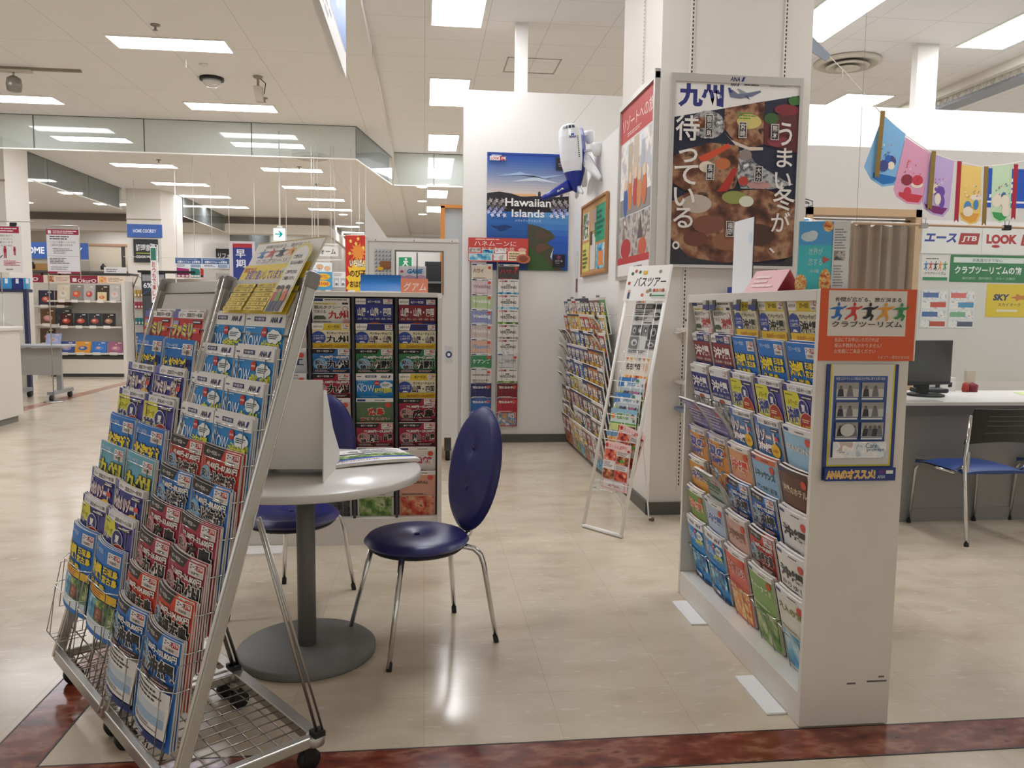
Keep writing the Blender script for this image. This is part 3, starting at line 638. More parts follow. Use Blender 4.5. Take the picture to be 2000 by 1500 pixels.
for k, (col, ti) in enumerate((('d8d4cc', '旅'), ('3a4a6a', '国内'), ('c8b8a8', '温泉'))):
    me = cover('hold%d' % k, lambda: plain(col, ti, '8a3a30'), t=.006)
    put('brochure', me, HM @ frame((.105-.006*k, .128+.026*k, .036), (-1, 0, 0), (0, 1, 0), .2-.02*k), ('dark-edged', 'navy', 'beige')[k]+' brochure standing in the white holder on the round table', 'brochure', 'brochures in the table holder')
a = Art(.37, .27, 'e9e8e6'); a.r(0, 0, 1, .1, 'e6e6ea'); a.t('YEONKIME', .06, .11, .5, .08, '8a4a54', b=.0, slant=.2); a.poly([(0, .2), (.5, .26), (1, .2), (1, .28), (.5, .34), (0, .28)], '2a5cb0'); a.poly([(0, .29), (.5, .35), (1, .29), (1, .5), (.7, .58), (.35, .52), (0, .56)], 'green*40')
a.r(.05, .62, .4, .3, 'pale*30'); a.r(.2, .6, .3, .06, '5a6a5a'); a.bars(.5, .62, .45, .3, 4, '8a8a90', 4); a.r(.1, .8, .08, .08, '3a4a3a'); a.r(.34, .74, .12, .05, '44504a')
me = booklet('newspaper', a, t=.012, bulge=.006)
nw = link('newspaper', me, None, 'folded newspaper with a green field picture lying on the round table', 'newspaper', mw=MX.Translation((-.36, 3.10, .757)) @ MX.Rotation(math.radians(22), 4, 'Z'))
# ================================================================ upholstered chairs
VINYL = mat('2c2d68', .33, 0, .08); VIN2 = mat('22235a', .3)
def cushion(mb, rx, ry, th, dimples, m, T=None, p=2.6, nr=14, na=48):
    for sg in (1, -1):
        def f(a, b):
            r = b; c = 2*math.pi*a; x, y = r*math.cos(c), r*math.sin(c)
            z = th*(1-r**p)**(1/p) if r < 1 else 0
            if sg > 0:
                for dx, dy, dd, w in dimples: z -= dd*math.exp(-((x*rx-dx)**2+(y*ry-dy)**2)/w**2)
            return (x*rx, y*ry, sg*z)
        mb.grid(f if sg > 0 else (lambda a, b: f(1-a, b)), na, nr, m, T)
    return mb
def vinyl_chair(label, loc, face):
    t = thing('dining_chair', label, 'chair', loc, math.atan2(face[1], face[0])-math.pi/2, 'navy vinyl chairs at the round table')
    mb = MB(); cushion(mb, .215, .215, .036, [(0, 0, .018, .055)], VINYL, MX.Translation((0, 0, .432)))
    s = mb.obj('seat', t)
    MB().lathe([(.0, -.004), (.011, -.002), (.011, .003), (.005, .007), (0, .008)], VIN2, (0, 0, .453), 14).obj('button', s)
    mb = MB(); q = random.Random(3)
    for k in range(40):
        c = 2*math.pi*k/40; r = .2; mb.add([(r*math.cos(c-.08), r*math.sin(c-.08), .412), (r*math.cos(c+.08), r*math.sin(c+.08), .412), (.19*math.cos(c), .19*math.sin(c), .412-q.uniform(.004, .016))], [(0, 1, 2)], BLACK)
    mb.lathe([(.0, .395), (.185, .397), (.2, .410), (.195, .415), (0, .416)], BLACK); mb.obj('seat_underside', s)
    TB = MX.Translation((0, -.262, .70)) @ MX.Rotation(math.radians(-13), 4, 'X') @ MX.Rotation(math.radians(-90), 4, 'X')
    # local z of the cushion -> forward (+y)
    TB = MX.Translation((0, -.268, .70)) @ MX(((1, 0, 0, 0), (0, -.2, .98, 0), (0, .98, .2, 0), (0, 0, 0, 1)))
    mb = MB(); cushion(mb, .195, .262, .032, [(0, .085, .014, .04), (0, -.085, .014, .04)], VINYL, TB); b = mb.obj('backrest', t)
    mb = MB(); mb.tube([TB @ V((.196*math.cos(2*math.pi*k/40), .263*math.sin(2*math.pi*k/40), -.004)) for k in range(40)], .004, VIN2, 6, True); mb.obj('piping', b)
    for yy in (.085, -.085): MB().lathe([(.0, -.004), (.010, -.002), (.010, .003), (.005, .007), (0, .008)], VIN2, (0, yy, .016), 14, T=TB).obj('button', b)
    mb = MB(); mb.tube([(0, -.16, .405), (0, -.215, .405), (0, -.245, .42), (0, -.252, .455), (0, -.262, .50)], [.014, .015, .016, .016, .013], CHROME, 10); mb.tube([(0, -.236, .43), (0, -.25, .47)], .017, BLACK, 10); mb.obj('back_support', t)
    for (tx, ty), (bx, by) in (((-.14, .13), (-.205, .215)), ((.14, .13), (.205, .215))):
        m2 = MB(); m2.tube([(tx, ty, .412), (bx, by, .012)], [.0125, .009], CHROME, 10); l = m2.obj('leg', t)
        MB().cyl((bx-.0, by, 0), (bx+(tx-bx)*.07, by+(ty-by)*.07, .03), .0115, RUBBER, 10).obj('rubber_foot', l)
    for sx in (-1, 1):
        m2 = MB(); bx, by = sx*.185, -.275
        m2.tube([(sx*.06, -.1, .402), (sx*.1, -.165, .402), (sx*.125, -.2, .394), (sx*.14, -.222, .368), (sx*.148, -.232, .33), (bx, by, .012)], [.0125, .0125, .0125, .0125, .012, .009], CHROME, 10); l = m2.obj('leg', t)
        MB().cyl((bx, by, 0), (bx-sx*.004, by+.004, .03), .0115, RUBBER, 10).obj('rubber_foot', l)
    return t
c1 = vinyl_chair('navy vinyl chair in front of the round table, backrest to the right', (-.03, 3.19, 0), (-.9, -.44))
c2 = dup(c1, MX.Translation((-.60, 3.60, 0)) @ MX.Rotation(math.atan2(-.95, -.3)-math.pi/2, 4, 'Z'), 'navy vinyl chair behind the round table, backrest half hidden by the holder')
# ================================================================ wire racks in boards
def wires(w=.225):
    mb = MB(); mb.tube([(-.006, -.155, -.07), (-.006, -.152, .012), (.045, -.150, .016), (.055, -.165, .016)], .0017, CHROME, 5).tube([(w-.055, -.165, .016), (w-.045, -.150, .016), (w-.006, -.152, .012), (w-.006, -.155, -.07)], .0017, CHROME, 5)
    for x in (.055, w-.055): mb.tube([(x, -.165, .016), (x, -.31, .012), (x, -.31, -.06)], .0016, WIRE, 5)
    mb.tube([(.055, -.165, .016), (w-.055, -.165, .016)], .0016, WIRE, 5)
    return mb.mesh('wire_pocket')
WIREMESH = wires()
LEAN = -.20
def wpocket(parent, Pinv, F):
    """F: frame whose origin is the upper left corner of the cover"""
    o = link('wire_pocket', WIREMESH, parent); o.matrix_basis = Pinv @ F; return o
# ---- shelf behind the table
BSX0, BSX1 = -1.15, .1
t = thing('brochure_shelf', 'grey-white brochure shelf standing behind the round table', 'shelf', (BSX0, 4.52, 0)); w = BSX1-BSX0
GB = mat('d6d1c8', .5); DKB = mat('3b3b3e', .6)
MB().box((0, 0, 0), (.025, .30, 1.455), GB).obj('side_panel', t, bevel=.002); MB().box((w-.025, 0, 0), (w, .30, 1.455), GB).obj('side_panel', t, bevel=.002)
MB().box((.025, 0, 1.435), (w-.025, .3, 1.462), GB).obj('top_board', t, bevel=.002); MB().box((.025, .02, .0), (w-.025, .30, .155), GB).obj('plinth', t)
MB().box((.025, .10, .155), (w-.025, .12, 1.435), DKB).obj('back_board', t)
mb = MB()
for k in range(6): mb.box((.022+.243*k-.01, .03, .155), (.022+.243*k+.004, .06, 1.435), DKB)
mb.obj('divider', t)
MB().box((w-.025, -.001, 1.43), (w, .0, 1.46), mat('f0eeea', .4)).obj('sticker', t)
MB().box((.1, -.14, 0), (.36, .01, .012), mat('eceae6', .4)).obj('foot_plate', t)
SI = t.matrix_world.inverted()
SHELF = [[('s_e1', lambda: plain('ddd6cc', '富山', '3a3a3a'), 'pale brochure titled 富山')]*2+[('s_e2', lambda: plain('c9ced6', '鯖江', '2a3a5a'), 'pale blue brochure titled 鯖江')]*2+[('s_e3', lambda: now('東京'), 'sky-blue brochure titled 東京')]+[('s_e4', lambda: plain('b88a5a', '信州', 'f0e6d8', ph='food*24'), 'brown brochure titled 信州')]*3,
 [('s_1', lambda: taxi('九州'), 'white taxi brochure titled 九州'), ('s_2', lambda: thank('九州', '52,900円～72,300円'), 'yellow brochure titled 九州'), ('s_3', lambda: ace('2c6fb4', '九州', '20,400円～69,800円', date='7/1～9/29'), 'blue price brochure titled 九州'), ('s_4', lambda: ace('a82a46', '九州', '26,100円～26,800円'), 'crimson price brochure titled 九州'),
  ('s_5', lambda: plain('d9c8b8', 'おいしい旅', '6a3a2a', ph='food*24'), 'beige gourmet brochure'), ('s_5', None, 'beige gourmet brochure'), ('s_4', None, 'crimson price brochure'), ('s_8', lambda: plain('cfc6ba', '西日本', '3a3a3a', ph='dark*20'), 'pale brochure with dark pictures')],
 [('s_11', lambda: sanyo('2c3888', '山陽・山陰・四国'), 'navy brochure titled 山陽・山陰・四国'), ('s_12', lambda: thank('山陽・山陰', '27,500円～33,900円', head='2a2f72'), 'yellow brochure titled 山陽・山陰'), ('s_13', lambda: ace('2f7a4a', '九州高知', '22,600円～57,600円'), 'green price brochure titled 九州高知'), ('s_14', lambda: now('四国'), 'sky-blue brochure titled 四国'),
  ('s_15', lambda: plain('5f7a58', '広島', 'c8382c', 'f0e8dc', x=.3, w=.45, ph='red*26', sub='来てみんさい'), 'green and red brochure titled 広島'), ('s_16', lambda: ace('a82a46', '岡山・出雲', '23,800円～29,500円'), 'crimson price brochure titled 岡山・出雲'), ('s_17', lambda: plain('e2ddd6', '首都圏', '2a3a6a'), 'white brochure'), ('s_18', lambda: plain('e6e2da', '四季', '4a4a4a', ph='green*16'), 'white landscape brochure')],
 [('s_21', lambda: sanyo('8a2a2c', '山陽・山陰・四国'), 'dark red brochure titled 山陽・山陰・四国'), ('s_12', None, 'yellow brochure titled 山陽・山陰'), ('s_13', None, 'green price brochure titled 九州高知'), ('s_24', lambda: thank('山陽・四国', '28,900円～36,000円', '4/1～9/29'), 'yellow brochure titled 山陽・四国'),
  ('s_25', lambda: ace('a82a46', '広島', '29,100円～33,600円'), 'crimson price brochure titled 広島'), ('s_16', None, 'crimson price brochure titled 岡山・出雲'), ('s_27', lambda: plain('e6dfd6', '函館', 'c02a5a', 'f4efe8', head='f0ece6', ph='dark*26', x=.4, w=.5), 'white and black brochure'), ('s_28', lambda: plain('d8a08c', 'COLORFULL', '4a4a4a', ph='red*18', y=.74, h=.06, x=.2, w=.6), 'red and white bottom brochure')]]
for c in range(4):
    for r in range(8):
        k, ar, ds = SHELF[c][r]; zt = 1.425-.1425*r; x = BSX0+.025+.243*(c+1)+.008
        me = cover(k, ar, t=.008); F = frame((x, 4.552, zt), (1, 0, 0), (0, -1, 0), LEAN)
        wpocket(t, SI, F @ MX.Translation((-.008, 0, 0)))
        put('catalogue', me, F @ MX.Translation((0, -H4, 0)), f'{ds}, {ORD[r]} row down, {ORD[c]} visible column of shelf behind table', 'brochure', 'brochures on the shelf behind the table')  # travel brochures like those in the silver racks, not catalogues
# things on top of that shelf
mb = MB(); mb.grid(lambda a, b: (a*.23, -.03+.05*math.sin(b*1.9), b*.1), 2, 8, mat('1f6fb8', .4)).grid(lambda a, b: (a*.23, -.024+.05*math.sin(b*1.9), b*.1), 2, 8, mat('1f6fb8', .4)).box((0, -.03, 0), (.23, .09, .006), mat('e6e6e4', .4))
mb.obj('display_stand', None, 'bright blue curved display stand on top of the shelf behind the table', 'stand', mw=MX.Translation((-.365, 4.62, 1.463)))
a = Art(.155, .08, 'e08a6c'); a.t('グアム', .08, .12, .84, .6, 'f6f0ea', b=.0, slant=.15)
panel('card', a, .003, label='orange card reading グアム on top of the shelf behind the table', cat='card', mw=frame((-.135, 4.60, 1.463), (1, 0, 0), (0, -1, 0), .1))
# ---- narrow rack on the back wall
t = thing('wall_rack', 'narrow two-column wire rack on the white back wall', 'rack', (.455, 8.0, 0)); TI = t.matrix_world.inverted()
mb = MB()
for x in (.005, .275): mb.box((x-.007, -.03, .2), (x+.007, 0, 1.84), mat('9a9894', .4, .6))
mb.obj('rail', t)
def omiyage(c, sub): return lambda: plain(c, '旅のおみやげ', 'f0ece4', None, c, 'party*14', y=.8, h=.1)
def wed(ph, sub=''):
    def f():
        a = Art(W4, H4, 'e9e6e1'); a.t('LOOK', .05, .9, .25, .06, 'b02a2e', b=.03, slant=.15); a.r(.31, .9, .13, .06, 'b02a2e'); a.bars(.6, .91, .35, .04, 1, '444', 2); a.r(.4, .79, .2, .03, '3a3a3a')
        a.t('WEDDING', .12, .68, .76, .09, '2a2a2a', b=.02); a.bars(.4, .62, .2, .025, 1, '555'); a.r(0, .1, 1, .46, ph); return a
    return f
WR = [[('w1', lambda: plain('e4d8c4', 'ハワイ', '7a4a32', ph='pale*20', y=.7, h=.13, w=.5), 'cream brochure titled ハワイ'), ('w2', lambda: plain('d9c8cc', 'Wedding', 'b08a98', ph='pink*20'), 'pale pink wedding brochure'), ('w3', lambda: plain('b8cf9a', 'Wedding', 'f0f0ea', ph='sea*20'), 'green and blue wedding brochure'), ('w4', lambda: plain('8f98c4', 'Wedding', 'f0f0f4', ph='city*20'), 'violet wedding brochure'), ('w5', lambda: plain('cfc0b8', 'Wedding', 'f2ece6', ph='pale*20'), 'beige wedding brochure'),
  ('w6', lambda: plain('e0b8a0', 'Resort', '8fa8c8', ph='sea*20'), 'peach and blue brochure'), ('w7', lambda: plain('3f8a5a', 'ケアンズ', 'e9efe6', ph='green*20'), 'green brochure'), ('w8', lambda: plain('e2dcd4', 'HONEYMOON', '55504c', ph='pale*20', y=.74, h=.06, sub='BOOK'), 'white honeymoon book'), ('w9', omiyage('2b2f66', ''), 'navy souvenir brochure'), ('w10', omiyage('2466b0', ''), 'blue souvenir brochure')],
 [('w11', lambda: plain('4a4a4c', 'ハワイ', 'c23a3c', ph='grey*20', y=.68), 'dark curled brochure'), ('w12', wed('sea*24'), 'white wedding brochure with beach strip'), ('w13', wed('sea*18'), 'white wedding brochure with blue strip'), ('w14', wed('green*22'), 'white wedding brochure with green strip'), ('w15', wed('city*22'), 'white wedding brochure with grey strip'), ('w16', wed('pale*22'), 'white wedding brochure with pale strip'),
  ('w17', lambda: plain('d4d6d6', 'ご沖縄', '9a9a98', ph='grey*26'), 'pale grey brochure'), ('w18', wed('green*30'), 'white wedding brochure'), ('w19', omiyage('7a2228', ''), 'dark red souvenir brochure'), ('w20', omiyage('b02a3c', ''), 'red souvenir brochure')]]
for c in (0, 1):
    for r in range(10):
        k, ar, ds = WR[c][r]; x = .468+.268*c; F = frame((x, 7.955, 1.82-.15*r), (1, 0, 0), (0, -1, 0), LEAN*.4)
        me = cover(k, ar, t=.008, top=.03 if k == 'w11' else 0); wpocket(t, TI, F @ MX.Translation((-.008, 0, 0)))
        put('rack_brochure', me, F @ MX.Translation((.0, -H4, 0)), f'{ds}, {ORD[r]} row down, {("left","right")[c]} column of the narrow wall rack', 'brochure', 'brochures on the narrow wall rack')  # the same kind of travel brochure as in the silver racks
a = Art(.60, .235, 'c8443c'); a.bars(.12, .9, .6, .07, 1, 'f0d0c0'); a.t('ハネムーンに', .1, .66, .7, .21, 'f4eee8', b=.0); a.t('おすすめの旅', .22, .45, .55, .17, 'f2e0d4', b=.0)
for x, y, c in ((.02, .4, 'city*20'), (.24, .34, 'sea*22'), (.45, .38, 'pale*20')): a.r(x-.006, y-.02, .19, .2, 'eee8e0'); a.r(x, y, .178, .16, c)
a.r(.01, .04, .39, .3, 'eee8e0'); a.r(.02, .07, .37, .25, 'sea*14'); a.r(.42, .06, .22, .28, 'pale*16'); a.r(.66, .05, .3, .4, 'ecd8b4'); a.bars(.68, .1, .25, .3, 3, '8a6a4a', 3); a.e(.92, .14, .12, .2, 'b86a4a'); a.e(.92, .14, .08, .13, '8a4632'); a.e(.9, .52, .07, .08, 'e8b0a0')
panel('header_card', a, .004, label='red honeymoon header card above the narrow wall rack', cat='sign', mw=frame((.432, 7.93, 1.84), (1, 0, 0), (0, -1, 0), 0))
# ---- low rack of small brochures along the right wall
t = thing('wall_rack', 'low wide wire rack of small brochures on the right wall', 'rack', (1.505, 7.95, 0), -math.pi/2); TI = t.matrix_world.inverted()
mb = MB()
for x in (.0, .6, 1.2): mb.box((x, -.03, .12), (x+.012, 0, 1.5), mat('8a8884', .4, .6))
mb.obj('rail', t)
MAGC = ['3a4a6a:白:c8342e:e8e2da:3a3a3c:2c2c30:8a6a5c:7a5a4c:5a9a4a', 'b8342e:e0c03a:d9902e:e6d23a:c43a3c:c43a3c:d0802e:d0802e:c8b03a', '4a4a50:3a3f5a:5a5a60:4a8ac0:2a3f86:4a4e6a:c8802e:c8802e:b03a3a', 'b08a8c:2a3a86:2a3a86:2a3a86:3a4a9a:2a2f5a:c8782a:c8782a:7a6a5a', '6a6a6e:2a3f8a:3a5a9a:2a4a8a:3a7ac0:2a3a70:c8782a:c8782a:5a5a60', '6a4a48:2a3a7a:d8c83a:c8c03a:d8d4d0:3a4a8a:c8782a:c07030:3a3a4a', '3a3f5a:9a3a34:8a3a44:d8c8c8:8a3a44:4a4a54:5a6a8a:6a6a6a:7a4a3a', '3a3a40:9a5a6a:c8b84a:b8b8bc:4a5a7a:5a5a64:7a6a60:6a5a54:4a4a50', 'a8322c:a8322c:e0c06a:e0b06a:d8b88a:7a5a5a:a83a3c:c8c4c0:9a8a7a']
WORDS = ('東京', '京都', '北陸', '信州', '伊豆', '大阪', 'USJ', '関西', '東北', '北海道', '沖縄', '九州')
for r in range(9):
    cl = MAGC[r].replace('白', 'e8e2da').split(':')
    for c in range(9):
        k = f'm{cl[c]}'; sd = int(cl[c], 16) % 97
        me = cover(k, lambda: colorful(cl[c], ('e8e0d4', 'c83a30' if sd % 2 else '2a3f8a', 'e6c83a' if sd % 3 else 'f2eee8'), sd, WORDS[sd % 12]), t=.01)
        curl = (r, c) in ((2, 0), (3, 0), (4, 0), (5, 0), (2, 7), (1, 7), (7, 2), (2, 1))
        if curl: me = cover(k+'c', lambda: colorful(cl[c], ('e8e0d4', 'c83a30', 'f2eee8'), sd, WORDS[sd % 12]), t=.012, top=.055)
        F = frame((1.40-.0*r, 7.93-.203*c, 1.475-.143*r), (0, -1, 0), (-1, 0, 0), LEAN)
        if c < 8 or r < 2: wpocket(t, TI, F @ MX.Translation((-.01, 0, -.012)))
        put('leaflet', me, F @ MX.Translation((-.0, -H4, 0)), f'small {"curled " if curl else ""}brochure on the right-wall rack, {ORD[r]} row down, {ORD[c]} from the corner', 'brochure', 'brochures on the right-wall rack')  # small travel brochures here, not leaflets
# ================================================================ white slanting leaflet stand
d2 = V((.579, -.815, 0)); n2 = V((.815, .579, 0))
ST = MX(((d2.x, n2.x, 0, 1.006), (d2.y, n2.y, 0, 4.817), (0, 0, 1, 0), (0, 0, 0, 1)))
WP = mat('eeebe6', .35)
t = thing('leaflet_stand', 'white slanting leaflet stand in front of the pillar', 'stand', mw=ST)
def sl(z): return .36*z/1.44
mb = MB(); mb.tube([(0, 0, .014), (0, sl(1.66), 1.66)], .011, WP, 10).obj('post', t)
MB().tube([(.31, 0, .014), (.31, sl(1.66), 1.66)], .011, WP, 10).obj('post', t)
MB().tube([(-.008, 0, .013), (.318, 0, .013)], .0125, WP, 10).obj('foot_bar', t)
mb = MB()
for z in (.3, .56, .82, 1.08, 1.34, 1.6): mb.tube([(0, sl(z)+.012, z), (.31, sl(z)+.012, z)], .0025, WP, 6)
for x in (.07, .155, .24): mb.tube([(x, sl(.3)+.014, .3), (x, sl(1.6)+.014, 1.6)], .002, WP, 6)
mb.obj('back_wires', t)
mb = MB(); mb.tube([(.155, sl(1.1)+.02, 1.1), (.155, sl(1.0)+.06, .95), (.17, .44, .03), (.175, .465, .012)], .005, WP, 8).tube([(.155, sl(.28)+.015, .28), (.15, .2, .13), (.15, .2, .07), (.175, .46, .02)], .005, WP, 8).cyl((.16, .465, .012), (.19, .465, .012), .012, mat('6a5a48', .6), 10); mb.obj('rear_leg', t)
for i, z in enumerate((1.05, .93, .83, .72, .62, .26)):
    mb = MB(); s = sl(z)-.03; mb.tube([(.04, sl(z), z), (.04, s, z), (.27, s, z), (.27, sl(z), z)], .0022, WP if i < 5 else CHROME, 6).tube([(.1, s, z+.07), (.1, s, z), (.1, sl(z), z)], .002, CHROME, 6).tube([(.21, s, z+.07), (.21, s, z), (.21, sl(z), z)], .002, CHROME, 6); mb.obj('wire_pocket', t)
a = Art(.335, .23, 'eceae4'); a.t('バスツアー', .2, .4, .74, .28, '1c1c1c', b=.02, slant=.1)
for x, y, c in ((.12, .78, '3a5a4a'), (.2, .85, 'b04a3a'), (.3, .82, '4a6a3a'), (.42, .78, 'e0b43a'), (.78, .82, '8a8a84'), (.08, .5, 'b04a3a'), (.45, .16, 'c8704a'), (.56, .26, 'b08a5a'), (.66, .16, '6a6a6a'), (.62, .3, '7a7a74')): a.e(x, y, .035, .05, c, 12)
a.r(.38, .76, .1, .09, 'e0b43a'); a.r(.68, .08, .3, .16, 'd9dcd6'); a.r(.68, .12, .3, .04, '3a8a58'); a.e(.12, .28, .03, .04, 'd9a080', 10); a.r(.095, .06, .05, .18, '3a4a6a')
for k in range(4): a.e(.72+.07*k, .29, .03, .05, ('b04a3a', 'c87a5a', 'd9a080', '9a4a3a')[k], 10)
panel('sign_board', a, .004, label='white board reading バスツアー on top of the slanting leaflet stand', cat='sign', mw=ST @ frame((-.012, sl(1.435)-.018, 1.437), (1, 0, 0), (0, -1, 0), .26))
def lf(key, art, u, z, s, tilt, label, rot=0, tt=.004):
    me = cover(key, art, t=tt)
    put('leaflet', me, ST @ frame((u, sl(z)+s, z-H4), (1, 0, 0), (0, -1, 0), tilt) @ MX.Rotation(rot, 4, 'Z'), label, 'leaflet', 'leaflets on the slanting stand')
def bw():
    a = Art(.23, .34, 'd6d4d0'); a.r(.02, .88, .96, .1, '5a5a5a'); a.t('北陸', .05, .9, .2, .06, 'f2f2f2'); a.r(.3, .9, .3, .06, '8a8a8a'); a.r(.64, .9, .32, .06, '3a3a3a')
    a.bars(.05, .66, .6, .2, 6, '4a4a4a', 2); a.e(.82, .74, .13, .08, '3a3a3c'); a.e(.8, .75, .07, .04, '8a8a8a'); a.e(.14, .7, .06, .05, '6a6a6a'); a.bars(.4, .6, .4, .04, 1, '2a2a2a', 4)
    for k, (x, y, w, h) in enumerate(((.03, .37, .19, .2), (.23, .37, .19, .2), (.43, .37, .19, .2), (.64, .3, .33, .28), (.03, .12, .34, .22), (.62, .12, .35, .16))):
        a.r(x, y, w, h, ('6a6a6a', '4a4a4a', '8a8a8a', '3c3c3c', '777', '555')[k]); a.e(x+w*.5, y+h*.5, w*.32, h*.3, ('b8b8b8', '9a9a9a', '555', '8a8a8a', 'c4c4c4', 'aaa')[k]); a.e(x+w*.55, y+h*.45, w*.15, h*.14, ('444', 'ddd', 'ccc', '222', '5a5a5a', '333')[k])
    a.bars(.05, .03, .85, .06, 2, '3a3a3a', 7)
    return a
MESH['bw'] = booklet('brochure_bw', bw(), t=.002)
lf('bw', bw, .03, 1.36+.03, -.004, .24, 'black and white newspaper leaflet at the top of the slanting stand')
def nag():
    a = Art(W4, H4, 'ece2d2'); a.t('名古屋発', .08, .72, .55, .14, '2a2420', b=.03)
    for k in range(6): a.poly([(.04+.16*k, .98), (.16+.16*k, .98), (.1+.16*k, .91)], ('d97a5a', 'e0a84a', 'c8a08a', '8aa0b0', 'd98a6a', 'e0b86a')[k])
    a.e(.82, .78, .08, .1, 'e0b89a'); a.r(.05, .05, .9, .55, 'flor*20'); return a
def nat():
    a = Art(W4, H4, 'dfe8ea'); a.poly([(0, 1), (.7, 1), (.5, .84), (0, .78)], '3f80c4'); a.e(.28, .86, .07, .055, 'f2f4f2'); a.t('の夏たび', .36, .82, .3, .09, '4a9ac8', 'f2f4f4', b=.03); a.e(.72, .93, .07, .05, '4a8a6a'); a.r(.86, .82, .08, .06, '6a6a6a'); a.bars(.74, .82, .1, .03, 1, 'c04a4a')
    a.r(.0, .66, 1, .12, 'b8c8cc'); 
    for x, c in ((.1, 'b8c86a'), (.3, '6a5a7a'), (.45, '4a4a5a'), (.58, '9a7a9a'), (.72, 'c86a9a'), (.88, '5a5a64')): a.e(x, .67, .09, .05, c, 12)
    a.r(0, .05, 1, .57, 'green*20'); return a
def sho():
    a = Art(W4, H4, 'cfe0dc'); a.r(0, .9, 1, .1, '8ab8d0'); a.e(.1, .84, .08, .06, 'e08a2c'); a.t('初夏の旅', .24, .78, .46, .14, '6a9a3a', 'f0f2ea', b=.02); a.e(.85, .86, .06, .05, '4a3228'); a.e(.85, .85, .045, .038, 'e0b090'); a.r(.86, .74, .09, .06, '7a7a72'); a.r(0, .68, 1, .03, '5a9a4a'); a.r(0, .5, 1, .18, 'cfd98a'); a.r(.35, .5, .4, .15, 'b8602e'); a.r(.72, .5, .28, .15, '5a2a22'); a.e(.2, .45, .3, .08, '6a9ac0'); a.r(0, .05, 1, .35, 'flor*22'); return a
def che():
    a = Art(W4, H4, 'eec8c4'); a.e(.08, .92, .06, .045, 'c0302e'); a.t('さくらんぼ狩り', .18, .87, .66, .09, 'd03a42', 'f6ece8', b=.02); a.e(.93, .86, .05, .03, 'b02030'); a.r(.03, .62, .44, .22, 'red*30'); a.r(.5, .74, .46, .1, 'e2dcd6'); a.bars(.52, .75, .42, .08, 3, '6a4a4a', 2); a.r(.5, .56, .46, .17, 'food*34'); a.e(.72, .64, .08, .03, '4a9a3a'); a.r(.0, .42, .47, .18, 'e2dedb'); a.bars(.04, .46, .36, .12, 4, '8a7a7a', 3)
    a.r(.5, .44, .46, .1, 'e4e0dc'); a.bars(.52, .45, .4, .08, 3, '7a6a6a', 6); a.r(.03, .22, .44, .2, 'food*26'); a.r(.5, .22, .46, .2, 'red*26'); a.r(.1, .04, .8, .15, 'ddd8d6'); a.bars(.3, .06, .5, .05, 2, 'b04a4a', 5); return a
lf('nag', nag, .05, 1.085, -.012, .16, 'cream leaflet reading 名古屋発 in the middle of the slanting stand')
lf('nat', nat, .045, .955, -.02, .14, 'blue and white summer leaflet on the slanting stand, upper of two alike')
lf('nat', nat, .045, .858, -.032, .14, 'blue and white summer leaflet on the slanting stand, lower of two alike')
lf('sho', sho, .045, .76, -.036, .12, 'green leaflet reading 初夏の旅 on the slanting stand')
lf('che', che, .075, .68, -.034, .10, 'pink cherry leaflet tilted to the right on the slanting stand', -.24)
lf('che', che, .055, .556, -.045, .08, 'pink cherry leaflet at the bottom of the slanting stand', -.03)
# ================================================================ white kiosk with okinawa brochures
KW = noisemat('kiosk_laminate', ('d8d2c8', 'ddd7cd', 'd6d0c6'), 3, .42)
t = thing('brochure_kiosk', 'white brochure kiosk at the front right with an orange sign on its end', 'kiosk', (1.24, 2.38, 0)); KI = t.matrix_world.inverted()
MB().box((0, 0, .004), (.312, .022, 1.452), KW).obj('end_panel', t, bevel=.002)
MB().box((0, 1.248, .004), (.312, 1.27, 1.452), KW).obj('end_panel', t, bevel=.002)
MB().box((.0, .022, 1.415), (.312, 1.248, 1.452), KW).obj('top_board', t, bevel=.002)
MB().box((.002, .022, .0), (.31, 1.248, .112), KW).obj('plinth', t, bevel=.002)
MB().box((.145, .022, .112), (.165, 1.248, 1.415), mat('55565a', .6)).obj('back_board', t)
for y in (1.0, .23): MB().box((-.072, y-.14, 0), (.0, y+.14, .008), mat('eceeed', .35)).obj('foot_plate', t, bevel=.002)
mb = MB()
for x, z, l in ((.16, .145, .03), (.23, .15, .07), (.27, .165, .02)): mb.box((x, -.0008, z), (x+l, 0, z+.006), '6a655f')
mb.obj('scuff_marks', t)
for k, y in enumerate((.97, .89, .62, .47)): MB().box((-.006, y, 1.38), (-.003, y+.075, 1.425), CLEAR).box((-.0065, y+.004, 1.385), (-.0062, y+.07, 1.405), '26336e').obj('clip_tag', t)
ok = lambda bg, tc='f2f2ee', oc=None, ph='sea*22', ti='沖縄', sub=None, hd=None: (lambda: plain(bg, ti, tc, oc, hd, ph, sub))
YE = ('k_thank', lambda: thank('沖縄', '38,800円～110,800円', '5/7～10/31'), 'yellow brochure titled 沖縄'); BL = ('k_blue', lambda: blue('沖縄', '久米島', side=('石垣島', '宮古島')), 'blue brochure with yellow 沖縄'); SU = ('k_sum', lambda: summer('沖縄'), 'purple and yellow summer brochure')
TX = ('k_taxi', lambda: taxi('沖縄'), 'white taxi brochure'); DR = ('k_red', lambda: sanyo('8a2a2c', '沖縄', sub='石垣島・宮古島'), 'dark red brochure'); NV = ('k_navy', lambda: sanyo('2c3680', '沖縄', head='e6e4e2', sub='石垣島・宮古島・久米島'), 'navy brochure')
